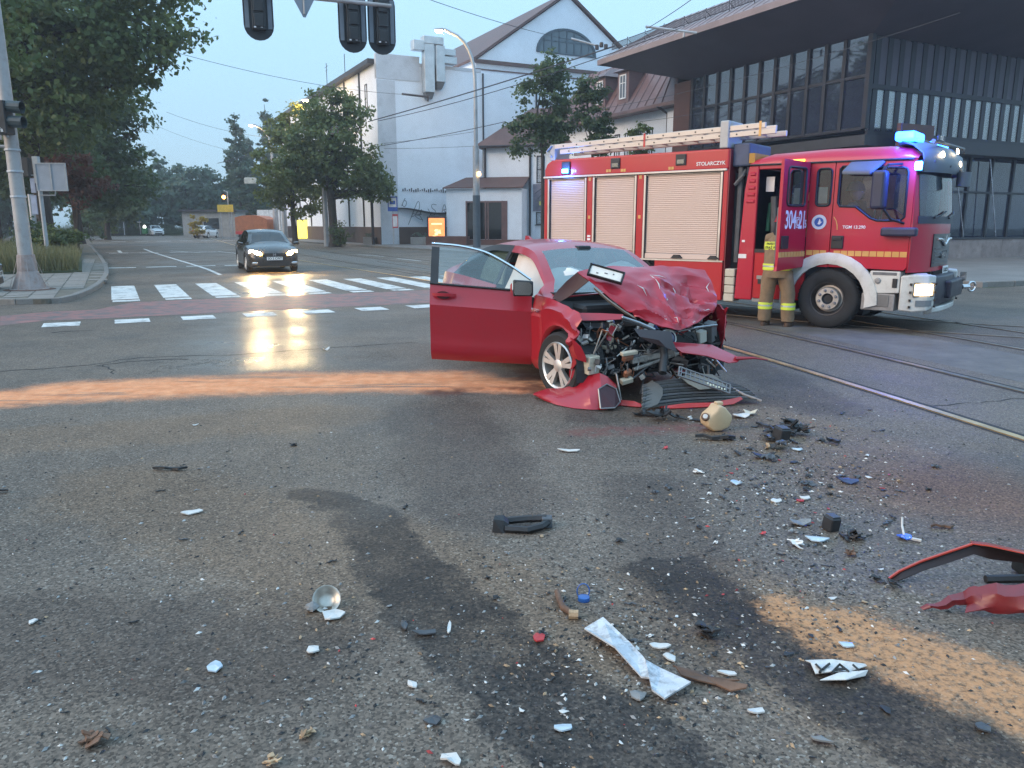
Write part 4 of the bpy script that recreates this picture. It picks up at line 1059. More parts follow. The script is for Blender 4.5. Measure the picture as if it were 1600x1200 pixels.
# ---- lamp posts
def lamp_post(label, base, h, arm, hd, lit=True, r0=.15, name='street_lamp', dark_to=0):
    t = thing(name, label, 'street lamp', base, 0, 'street lamps')
    b = MB(); b.tube([(0, 0, -.1), (0, 0, h * .48), (0, 0, h * .481), (0, 0, h * .72)], [r0, r0 * .9, r0 * .6, r0 * .5], 10); obj('pole', b, M_steel, t, smooth=40)
    ax, ay = arm
    P = [(0, 0, h * .72), (ax * .02, ay * .02, h * .82), (ax * .15, ay * .15, h * .90), (ax * .45, ay * .45, h * .965), (ax, ay, h)]
    b = MB(); b.tube([tuple(p) for p in smooth_poly([Vector(p) for p in P], 1)], r0 * .42, 8); obj('arm', b, M_steel, t, smooth=50)
    d = Vector((ax, ay, 0)).normalized()
    hm = MB(Matrix.Translation((ax, ay, h)) @ Matrix.Rotation(math.atan2(ay, ax), 4, 'Z'))
    hm.loft([[(-.05, -.05, -.03), (-.05, .05, -.03), (-.05, .05, .05), (-.05, -.05, .05)], [(.15, -.13, -.06), (.15, .13, -.06), (.15, .12, .09), (.15, -.12, .09)], [(.65, -.11, -.05), (.65, .11, -.05), (.65, .1, .05), (.65, -.1, .05)]])
    obj('lamp_head', hm, M_steel, t)
    if lit:
        e = MB(Matrix.Translation((ax, ay, h)) @ Matrix.Rotation(math.atan2(ay, ax), 4, 'Z'))
        e.loft([[(.16, -.11, -.062), (.62, -.1, -.055), (.62, .1, -.055), (.16, .11, -.062)], [(.2, -.08, -.17), (.56, -.07, -.15), (.56, .07, -.15), (.2, .08, -.17)]])
        obj('lit_bowl', e, M_lamp_on, t)
        ld = bpy.data.lights.new('lamp', 'POINT'); ld.energy = 260; ld.color = (1, .66, .3); ld.shadow_soft_size = .15
        lo = bpy.data.objects.new('lamp', ld); COL.objects.link(lo); lo.parent = t; lo.location = Vector((ax, ay, h)) + d * .4 + Vector((0, 0, -.4))
    if dark_to:
        b = MB(); b.lathe([(r0 * 1.02 + .005, .0), (r0 * 1.0 + .005, dark_to)], 12); obj('painted_foot', b, mat('dark_blue_grey_paint', (.09, .11, .13), .6), t)
    return t
lamp_post('tall lamp post with curved arm before the white hall, its lamp lit', (-2.35, 52.5, .1), 13.6, (-1.9, 0), 0, True, .24, dark_to=3.4)
lamp_post('lamp post left of the street trees, its lamp hanging toward the poplars', (-26.3, 88, .1), 12.1, (-1.7, 0), 0, True, .3)
lamp_post('lamp post hidden in the yellow-lit tree, only its lamp showing above', (-15.4, 65.5, .1), 11.4, (-.9, .2), 0, True, .16)
tp = thing('tram_mast', 'pale bare mast standing close behind the lamp post by the dark car', 'mast', (-21.3, 74, .1))
b = MB(); b.tube([(0, 0, -.1), (0, 0, 8.2)], [.26, .17], 10); obj('pole', b, M_steel, tp)
b = MB(); b.tube([(0, 0, 6.6), (-2.8, 0, 6.7)], .05, 6); b.tube([(0, 0, 7.8), (-1.6, 0, 6.68)], .03, 5); obj('bracket', b, M_steel, tp)
b = MB(); b.box(-3.5, -2.4, -.1, .1, 5.2, 5.75); obj('hanging_lamp', b, mat('pale_box', (.6, .6, .55), .5), tp, bevel=.05)
tp = thing('tram_mast', 'grey mast just left of the big street tree trunk', 'mast', (-13.9, 59.0, .1))
b = MB(); b.tube([(0, 0, -.1), (0, 0, 8.4)], [.2, .14], 10); obj('pole', b, M_steel, tp)
tp = thing('tram_mast', 'slim dark post in front of the white wall right of the big tree', 'mast', (-10.6, 60.0, .1))
b = MB(); b.tube([(0, 0, -.1), (0, 0, 6.4)], .11, 8); obj('pole', b, M_darkpipe, tp)
am = thing('amber_lantern', 'small lit amber lantern on a short arm beside the tall lamp post', 'lantern', (-2.15, 52.2, 4.85))
b = MB(); b.lathe([(.02, -.14), (.1, -.1), (.12, 0), (.1, .1), (.02, .14)], 10); obj('glow_glass', b, mat('amber_glow', (1, .7, .3), .4, emit=(1, .6, .2), es=8), am)
b = MB(); b.tube([(-.14, .2, .12), (0, 0, .15)], .02, 5); obj('arm', b, M_steel, am)
# ---- signs along the far street
def plate_sign(name, label, cat, base, h, parts, pole_r=.035):
    t = thing(name, label, cat, base)
    b = MB(); b.tube([(0, .03, -.1), (0, .03, h)], pole_r, 8); obj('post', b, M_steel, t)
    for nm, mb_, m in parts: obj(nm, mb_, m, t)
    return t
def disc(z, r, y=0., n=24, th=.012):
    m = MB(Matrix.Translation((0, y, z)) @ Matrix.Rotation(R(90), 4, 'X')); m.prism([(r * math.cos(2*math.pi*k/n), r * math.sin(2*math.pi*k/n)) for k in range(n)], 0, th); return m
def ring(z, r0, r1, y, n=24):
    m = MB(Matrix.Translation((0, y, z)) @ Matrix.Rotation(R(90), 4, 'X'))
    for k in range(n):
        a, c = 2*math.pi*k/n, 2*math.pi*(k+1)/n
        m.prism([(r0*math.cos(a), r0*math.sin(a)), (r1*math.cos(a), r1*math.sin(a)), (r1*math.cos(c), r1*math.sin(c)), (r0*math.cos(c), r0*math.sin(c))], 0, .008)
    return m
def rect(x0, x1, z0, z1, y0=0., y1=.02):
    m = MB(); m.box(x0, x1, y0, y1, z0, z1); return m
M_signwhite = mat('sign_white', (.78, .74, .74), .4); M_signred = mat('sign_red', (.55, .06, .06), .4); M_signyel = mat('sign_yellow', (.8, .5, .06), .4)
M_signblue = mat('sign_blue', (.04, .10, .42), .4); M_signblack = mat('sign_black', (.02, .02, .02), .5)
sp_ = at_d(478, 88, .1)
b_d = MB(Matrix.Translation((-.05, -.03, 3.35)) @ Matrix.Rotation(R(90), 4, 'X')); b_d.prism([(.62, 0), (0, .62), (-.62, 0), (0, -.62)], 0, .015)
b_d2 = MB(Matrix.Translation((-.05, -.046, 3.35)) @ Matrix.Rotation(R(90), 4, 'X')); b_d2.prism([(.42, 0), (0, .42), (-.42, 0), (0, -.42)], 0, .006)
t_ = plate_sign('speed_sign', 'white square sign with red 30 ring under an orange diamond', 'road sign', sp_, 3.9,
    [('diamond', b_d, M_signwhite), ('diamond_field', b_d2, M_signyel), ('board', rect(-.55, .65, 1.35, 2.65, -.03, 0), M_signwhite), ('red_ring', ring(2.05, .38, .5, -.042), M_signred)])
tm = text_mesh('30', .55, .003, bold=True); tm.materials.append(M_signblack); link('number', tm, t_, (0.02, -.04, 2.05), (R(90), 0, 0))
bs = at_d(622, 58, .11)

t_ = plate_sign('bus_stop_sign', 'blue and white tram stop sign with a timetable case on its post', 'bus stop', bs, 3.6,
    [('board', rect(-.36, .36, 2.45, 3.5, -.02, 0), M_signblue), ('white_field', rect(-.28, .28, 2.75, 3.42, -.035, -.021), M_signwhite), ('tram_picture', rect(-.2, .2, 2.95, 3.2, -.042, -.036), M_signblue),
     ('timetable_case', rect(-.04, .36, 1.25, 2.25, -.06, -.0), M_signred), ('timetable', rect(.0, .32, 1.35, 2.1, -.07, -.061), M_signwhite)], .05)
# tram stop shelter
sh = thing('shelter', 'tram stop shelter with curved dark roof on thin posts against the hall', 'shelter', (-9.0, 61.4, .11), R(12))
rows = [[(x, y, 2.55 + .18 * math.sin((x + 1) * 1.1) - .06 * y) for y in (-.7, 1.0)] for x in [-.2 + i * .3 for i in range(17)]]
b = MB(); b.grid(rows); obj('roof', b, M_frame_dark, sh, solid=.06)
for x in (.3, 1.9, 3.6): b = MB(); b.tube([(x, .7, 0), (x, .7, 2.5)], .045, 6); obj('post', b, M_frame_dark, sh)
b = MB(); b.box(.4, 3.5, .72, .74, .4, 2.0); obj('glass_panel', b, glass_mat('shelter_glass', (.7, .75, .78), .2, .02, .8), sh)
b = MB(); b.box(.6, 3.3, .3, .6, .42, .48); b.box(.8, .86, .4, .5, 0, .42); b.box(3.0, 3.06, .4, .5, 0, .42); obj('bench', b, M_frame_dark, sh)
def planter(loc, lab, sc_):
    t = thing('planter', lab, 'planter', loc, 0, 'planters under the wall')
    b = MB(); b.box(-.45*sc_, .45*sc_, -.3, .3, 0, .55); obj('tub', b, M_concrete, t, bevel=.02)
    leaf_cloud('foliage', [((0, 0, .75), (.4*sc_, .3, .25))], 160, .12, M_leaf_grey, t, int(sc_*50), .25, .3)
planter((-11.1, 61.2, .11), 'wide grey planter with pale plants left of the stop sign', 1.0)
planter((-7.2, 60.6, .11), 'grey planter with pale plants right of the stop sign post', 1.3)
planter((-6.3, 60.3, .11), 'smaller planter with pale plants beside the lit orange poster', .8)
# lit advertising
cl = thing('poster_column', 'glowing orange poster case at the shelter end', 'advert', (-5.75, 60.2, .11), R(6))
b = MB(); b.box(-.72, .72, -.1, .12, .0, 2.1); b.box(-.15, .15, -.05, .08, -.2, 0); obj('case', b, M_frame_dark, cl, bevel=.02)
b = MB(); b.box(-.60, .60, -.115, -.101, .15, 1.98); ps = obj('lit_poster', b, mat('lit_orange_poster', (.8, .25, .08), .5, var=.5, vs=3, emit=(1, .27, .08), es=.9), cl)
b = MB(); rg = random.Random(2)
for k in range(9): b.cbox((rg.uniform(-.25, .25), -.119, rg.uniform(.6, 1.1)), (rg.uniform(.1, .3), .004, rg.uniform(.08, .2)))
b.cbox((0, -.119, 1.55), (.8, .004, .12)); b.cbox((0, -.119, .32), (.9, .004, .08))
obj('poster_print', b, mat('poster_pale_print', (.9, .7, .4), .5, emit=(1, .62, .3), es=.9), cl, kind='stuff')
cy = thing('poster_column', 'glowing yellow poster case beside the speed sign', 'advert', at_d(489, 83, .11), R(4))
b = MB(); b.box(-.8, .8, -.1, .12, .0, 2.0); obj('case', b, M_frame_dark, cy)
b = MB(); b.box(-.72, .72, -.115, -.101, .06, 1.95); obj('lit_poster', b, mat('lit_yellow_poster', (.8, .7, .1), .5, var=.4, vs=3, emit=(1, .8, .12), es=1.2), cy)
# things at the far end of the street
tr_ = thing('orange_lorry', 'orange lorry with rounded tarpaulin seen behind the dark car', 'lorry', at_d(409, 86, 0), R(4))
b = MB(); b.loft([[(x, y, z) for x, z in ((-1.7, .9), (1.7, .9), (1.7, 2.15), (.9, 2.5), (0, 2.6), (-.9, 2.55), (-1.7, 2.35))] for y in (0, 5)]); obj('tarpaulin', b, mat('orange_tarpaulin', (.42, .14, .06), .6, var=.2), tr_)
b = MB(); b.box(-1.7, 1.7, -.05, 4.8, .55, .88); obj('frame', b, M_signred, tr_)
for x in (-1.3, 1.3): b = MB(Matrix.Translation((x, .6, .45)) @ Matrix.Rotation(R(90), 4, 'Y')); b.lathe([(.45, -.15), (.45, .15)], 14); obj('wheel', b, M_rubber, tr_)
ys_ = thing('yellow_board', 'blank yellow direction board above the orange lorry', 'road sign', at_d(371, 88, 0))
b = MB(); b.box(-.8, .95, 0, .05, 2.95, 3.75); obj('board', b, M_signyel, ys_)
b = MB(); b.tube([(-.5, .1, 0), (-.5, .1, 3.7)], .05, 6); b.tube([(.7, .1, 0), (.7, .1, 3.7)], .05, 6); obj('post', b, M_steel, ys_)
as_ = thing('amber_signal', 'far signal glowing amber above the yellow board', 'traffic light', at_d(371, 89, 0))
b = MB(); b.box(-.22, .22, 0, .2, 4.05, 5.1); obj('housing', b, M_black, as_)
b = MB(); b.lathe([(.2, 0), (.16, .08), (.02, .1)], 12, M=Matrix.Translation((0, 0, 4.6)) @ Matrix.Rotation(R(90), 4, 'X')); obj('lit_lens', b, mat('amber_signal_glow', (1, .5, .1), .4, emit=(1, .45, .06), es=14), as_)
b = MB(); b.tube([(.4, .1, 0), (.4, .1, 5.2), (0, .1, 5.3)], .06, 6); obj('post', b, M_steel, as_)
a2 = thing('amber_signal', 'small amber light between the two pale posts', 'traffic light', at_d(450, 84, 0))
b = MB(); b.box(-.12, .2, 0, .16, 3.9, 4.7); obj('housing', b, M_black, a2)
b = MB(); b.lathe([(.13, 0), (.1, .05), (.02, .07)], 12, M=Matrix.Translation((.04, 0, 4.45)) @ Matrix.Rotation(R(90), 4, 'X')); obj('lit_lens', b, bpy.data.materials['amber_signal_glow'], a2)
b = MB(); b.tube([(.2, .1, 0), (.2, .1, 4.8)], .05, 6); obj('post', b, M_steel, a2)
pk = plate_sign('parking_sign', 'blue sign with white foot plate standing at the far verge', 'road sign', at_d(242, 112, .3), 2.9, [('board', rect(-.45, .45, 1.7, 2.75, -.02, 0), M_signblue), ('white_field', rect(-.3, .3, 1.55, 1.68, -.03, -.021), M_signwhite)], .05)
pk = plate_sign('edge_post', 'slim pole with narrow blue plate at the far verge', 'road sign', at_d(218, 104, .3), 3.1, [('board', rect(-.2, .2, 2.4, 3.1, -.02, 0), M_signblue)], .05)
bn = thing('green_bin', 'green box with a bright white lamp on it near the parked white car', 'bin', at_d(249, 112, .3))
b = MB(); b.box(-.3, .3, -.3, .3, 0, .8); obj('body', b, mat('green_plastic', (.05, .25, .08), .5), bn, bevel=.03)
b = MB(); b.lathe([(.16, .8), (.2, .95), (.1, 1.15), (.02, 1.2)], 12); obj('lit_cap', b, mat('white_glow', (1, 1, .95), .4, emit=(1, 1, .9), es=4), bn)
kw = thing('kiosk', 'low grey kiosk under the amber signal at the street end', 'kiosk', at_d(352, 104, 0))
b = MB(); b.box(-4.0, 3.0, 0, 4, 0, 3.2); obj('wall', b, M_concrete, kw); b = MB(); b.box(-4.3, 3.3, -.4, 4.3, 3.21, 3.5); obj('roof', b, M_darkpipe, kw)
b = MB(); b.box(-1.2, .8, -.05, -.001, 1, 2.4); obj('window', b, M_darkglass, kw)
fn = thing('panel_fence', 'white boarded fence behind the orange lorry', 'fence', at_d(425, 100, 0))
for k in range(6): b = MB(); b.box(-.5 + k * 1.5, .95 + k * 1.5, 0, .08, .2, 3.4); obj('panel', b, M_frame_white, fn)
pn = thing('route_plate', 'small pink-white plate numbered 18 hung among the tree branches', 'sign', (-12.3, 56.0, 8.0), R(5))
b = MB(); b.box(-.27, .27, 0, .02, -.27, .27); obj('plate', b, M_signwhite, pn, bevel=.01, seg=1)
b = MB(); b.box(-.23, .23, -.006, -.001, -.23, .23); obj('red_border', b, mat('pink_print', (.6, .25, .3), .5), pn)
b = MB(); b.box(-.18, .18, -.012, -.007, -.18, .18); obj('field', b, M_signwhite, pn)
tm = text_mesh('18', .28, .003, bold=True); tm.materials.append(M_signred); link('number', tm, pn, (0, -.016, 0), (R(90), 0, 0))
b = MB(); b.tube([(0, .01, .27), (0, .01, .9)], .008, 4); obj('hanger', b, M_darkpipe, pn)

# ---- overhead wires, each its own cable
def px3(px, py, Y):
    u, v = (px - 800) / FPX, (py - 600) / FPX
    c, s = math.cos(PITCH), math.sin(PITCH)
    d = Vector((u, c - v * s, -s - v * c)); t = Y / d.y
    return Vector((0, 0, CAMH)) + d * t
M_wire = mat('cable', (.05, .055, .07), .6)
def wire(label, p, q, sag=.3, r=.012, group='overhead cables'):
    n = 18; P = [p.lerp(q, i / n) - Vector((0, 0, sag * 4 * (i / n) * (1 - i / n))) for i in range(n + 1)]
    b = MB(); b.tube(P, r, 5)
    o = obj('overhead_cable', b, M_wire); tag(o, label, 'cable', group); return o
wire('thick cable rising from the hall wall toward the pavilion roof corner', px3(575, 190, 56), px3(960, 72, 40), .1, .035)
wire('second thick cable just under the first, running to the pavilion roof', px3(590, 189, 56.5), px3(1060, 45, 38), .35, .022)
wire('lower cable crossing the white hall toward the tall lamp post', px3(560, 233, 60), px3(790, 190, 50), .1, .022)
wire('thin cable from the left trees across the sky to the hall wall', px3(250, 75, 40), px3(672, 149, 57), .5, .012)
wire('thin cable crossing the sky above the gable', px3(640, -12, 30), px3(935, 70, 42), .2, .012)
wire('cable from the top edge down to the pavilion corner', px3(1100, -15, 30), px3(1010, 45, 40), .05, .016)
wire('cable running along under the pavilion eave', px3(940, 170, 44), px3(1500, 20, 30), .3, .012)
wire('thin far cable left of the poplars, upper', px3(260, 175, 90), px3(420, 215, 90), .4, .018)
wire('thin far cable left of the poplars, lower', px3(230, 190, 90), px3(385, 240, 90), .4, .014)
wire('short cable slanting down beside the dark poplar', px3(340, 255, 84), px3(440, 225, 84), .1, .03)
wire('thin cable between hall wall and lamp post, upper', px3(600, 224, 58), px3(745, 205, 53), .05, .012)
wire('thin cable between hall wall and lamp post, lower', px3(600, 232, 58), px3(745, 228, 53), .05, .012)
wire('cable sloping behind the ladder along the villa wall', px3(1000, 190, 36), px3(1330, 120, 32), .2, .01)
fb = thing('line_insulator', 'short dark insulator rod hung on the cable before the air ducts', 'insulator', px3(650, 152, 55.6), R(-12))
b = MB(); b.tube([(-1.0, 0, .25), (.85, 0, 0)], .07, 8); b.tube([(.85, 0, .1), (.85, 0, -.3)], .06, 6); obj('rod', b, M_darkpipe, fb)
fb = thing('line_insulator', 'dark clamp cluster on the cables near the gable edge', 'insulator', px3(936, 72, 40), R(-20))
b = MB(); b.tube([(-1.4, 0, .45), (0, 0, .0)], .05, 6); obj('rod', b, M_steel, fb)
for k in range(3): b = MB(); b.cbox((-.1 + k * .22, 0, -.05 + .1 * (k % 2)), (.16, .16, .22)); obj('clamp', b, M_darkpipe, fb, bevel=.02, seg=1)
fb = thing('line_insulator', 'grey bracket rod holding the cable at the pavilion roof corner', 'insulator', px3(1012, 44, 39.5), R(-15))
b = MB(); b.tube([(-.1, 0, .08), (2.3, 0, -.35)], .06, 6); b.tube([(1.7, 0, -.25), (1.7, 0, -.5)], .05, 6); obj('rod', b, M_steel, fb)
# ================================================================== cars
def pchip(xs, ys):
    xs, ys = list(xs), list(ys); n = len(xs)
    h = [xs[i+1] - xs[i] for i in range(n-1)]; d = [(ys[i+1] - ys[i]) / h[i] for i in range(n-1)]
    m = [d[0]] + [0] * (n - 2) + [d[-1]]
    for i in range(1, n - 1):
        if d[i-1] * d[i] > 0:
            w1, w2 = 2*h[i] + h[i-1], h[i] + 2*h[i-1]; m[i] = (w1 + w2) / (w1 / d[i-1] + w2 / d[i])
    def f(x):
        if x <= xs[0]: return ys[0]
        if x >= xs[-1]: return ys[-1]
        i = max(k for k in range(n - 1) if xs[k] <= x)
        t = (x - xs[i]) / h[i]
        return (2*t**3 - 3*t**2 + 1)*ys[i] + (t**3 - 2*t**2 + t)*h[i]*m[i] + (-2*t**3 + 3*t**2)*ys[i+1] + (t**3 - t**2)*h[i]*m[i+1]
    return f
def tab(s): return pchip(*zip(*sorted(s)))

SIDE_T = [(0, .065), (.07, .025), (.15, .006), (.24, .013), (.36, .011), (.5, .006), (.62, .001), (.735, -.004), (.765, .010), (.88, .036), (1, .06)]
def car_shell(T, xs, part, sill=.20, arches=((0, .31, .36), (-2.7, .31, .36)), sides=(1, -1), ng=5, ntop=6):
    """loft of cross sections; part(kind, x, t, side) names the part a face belongs to"""
    out = {}
    xs = sorted(set(round(x, 4) for x in xs))
    def ring(x):
        zl = sill
        for xc, zc, ra in arches:
            if abs(x - xc) < ra: zl = max(zl, zc + math.sqrt(ra * ra - (x - xc) ** 2))
        zb, zr, zt = T['belt'](x), max(T['rail'](x), T['belt'](x)), T['top'](x)
        zl = min(max(zl, T['low'](x) if 'low' in T else 0), zb - .03); zt = max(zt, zr)
        ys, yr = T['y'](x), T['yr'](x)
        g = min(1., max(0., (zr - zb) / .12))
        pts, kinds = [], []
        for t, dy in SIDE_T: pts.append((ys - dy, zl + (zb - zl) * t)); kinds.append(('side', t))
        yb = ys - .06
        y_r = yb * (1 - g) + yr * g
        for k in range(1, ng + 1):
            s_ = k / ng
            pts.append(((yb - .025 * g) * (1 - s_) + y_r * s_ + .018 * math.sin(math.pi * s_) * g, zb + (zr - zb) * s_)); kinds.append(('gh', s_))
        for k in range(1, ntop + 1):
            q = k / ntop
            pts.append((y_r * (1 - q), zr + (zt - zr) * (1 - (1 - q) ** 2.2))); kinds.append(('top', q))
        return pts, kinds
    R_ = [ring(x) for x in xs]
    kinds = R_[0][1]
    for side in sides:
        for i in range(len(xs) - 1):
            a, b = R_[i][0], R_[i + 1][0]; xm = (xs[i] + xs[i + 1]) / 2
            for j in range(len(kinds) - 1):
                kd, t1 = kinds[j + 1]; t0 = kinds[j][1] if kinds[j][0] == kd else 0.
                p = part(kd, xm, (t0 + t1) / 2, side)
                if p is None: continue
                q = [(xs[i], side * a[j][0], a[j][1]), (xs[i+1], side * b[j][0], b[j][1]), (xs[i+1], side * b[j+1][0], b[j+1][1]), (xs[i], side * a[j+1][0], a[j+1][1])]
                if side < 0: q.reverse()
                if (Vector(q[0]) - Vector(q[2])).length < 1e-5: continue
                out.setdefault(p, MB()).add(q, [(0, 1, 2, 3)])
    out['_end'] = {x: R_[k][0] for k, x in ((0, 'rear'), (-1, 'front'))}; out['_xs'] = xs
    return out
def arch_x(xc, ra, n=9): return [xc + ra * math.cos(math.pi * k / n) for k in range(n + 1)]

M_tint = glass_mat('car_glass', (.62, .70, .68), .22, .02, .72, (.02, .03, .03))
M_tint_dark = glass_mat('dark_car_glass', (.3, .34, .35), .3, .02, .35, (.012, .015, .018))
M_chrome = mat('chrome', (.62, .62, .63), .14, 1.0, var=.05)
M_alloy = mat('alloy', (.74, .71, .67), .36, .75, var=.1, vs=5)
M_redpaint = mat('red_car_paint', (.36, .010, .022), .34, .1, var=.05, vs=1.5, coat=.55, dirt=(.16, .04, .04), dirt_amt=.15)
M_interior = mat('dark_interior', (.03, .03, .032), .8, var=.3)
M_hl = mat('headlamp_glow', (1, .9, .7), .3, emit=(1, .60, .17), es=190)
M_plate = mat('number_plate', (.8, .8, .78), .4, var=.05)

def wheel(parent, loc, r, w, steer=0., spokes=10, side=-1, name='wheel', rim=M_alloy, flat=0.):
    """tyre lathe about the axle with spoked rim; outer face towards side"""
    M = Matrix.Translation(loc) @ Matrix.Rotation(steer, 4, 'Z') @ Matrix.Rotation(R(90) * (1 if side < 0 else -1), 4, 'X')
    t = MB(M); rr = r * .70
    prof = [(rr, -w/2), (r - .03, -w/2), (r - .008, -w/2 + .02), (r, -w/2 + .045), (r, w/2 - .045), (r - .008, w/2 - .02), (r - .03, w/2), (rr + .02, w/2 - .004), (rr, w/2 - .01)]
    t.lathe(prof, 40, caps=False)
    ty = obj(name, t, M_rubber, parent, smooth=40)
    k = MB(M)
    k.lathe([(rr + .004, w/2 - .008), (rr - .004, w/2 + .004), (rr - .022, w/2 - .01), (rr - .03, w/2 - .07), (rr - .035, -w/2 + .02)], 40, caps=False)
    for i in range(spokes):
        a = 2 * math.pi * (i // 2) / (spokes / 2) + (.17 if i % 2 else -.17) + .3
        ca, sa = math.cos(a), math.sin(a); tx = Vector((-sa, ca, 0))
        inn, outr = Vector((ca, sa, 0)) * .055, Vector((ca, sa, 0)) * (rr - .012)
        k.loft([[inn + tx * -.016 + Vector((0, 0, w/2 - .012)), inn + tx * .016 + Vector((0, 0, w/2 - .012)), inn + tx * .014 + Vector((0, 0, w/2 - .05)), inn - tx * .014 + Vector((0, 0, w/2 - .05))],
                [outr + tx * -.026 + Vector((0, 0, w/2 - .002)), outr + tx * .026 + Vector((0, 0, w/2 - .002)), outr + tx * .02 + Vector((0, 0, w/2 - .05)), outr - tx * .02 + Vector((0, 0, w/2 - .05))]])
    k.lathe([(.0, w/2 - .002), (.035, w/2 - .002), (.062, w/2 - .012), (.07, w/2 - .05)], 20)
    obj('rim', k, rim, ty, smooth=35)
    d = MB(M); d.lathe([(rr - .04, w/2 - .10), (.0, w/2 - .10)], 24, caps=False); obj('brake_disc', d, mat('brake_disc', (.05, .045, .042), .5, .6) if 'brake_disc' not in bpy.data.materials else bpy.data.materials['brake_disc'], ty)
    return ty
def liner(mb, xc, zc, ra, side, y0=.84, y1=.5):
    n = 12; a = [(xc + ra * math.cos(math.pi * k / n), zc + ra * math.sin(math.pi * k / n)) for k in range(n + 1)]
    a = [(a[0][0], .2)] + a + [(a[-1][0], .2)]
    mb.grid([[(x, side * y, z) for x, z in a] for y in (y0, y1)])
    mb.add([(x, side * y1, z) for x, z in a], [tuple(range(len(a)))])

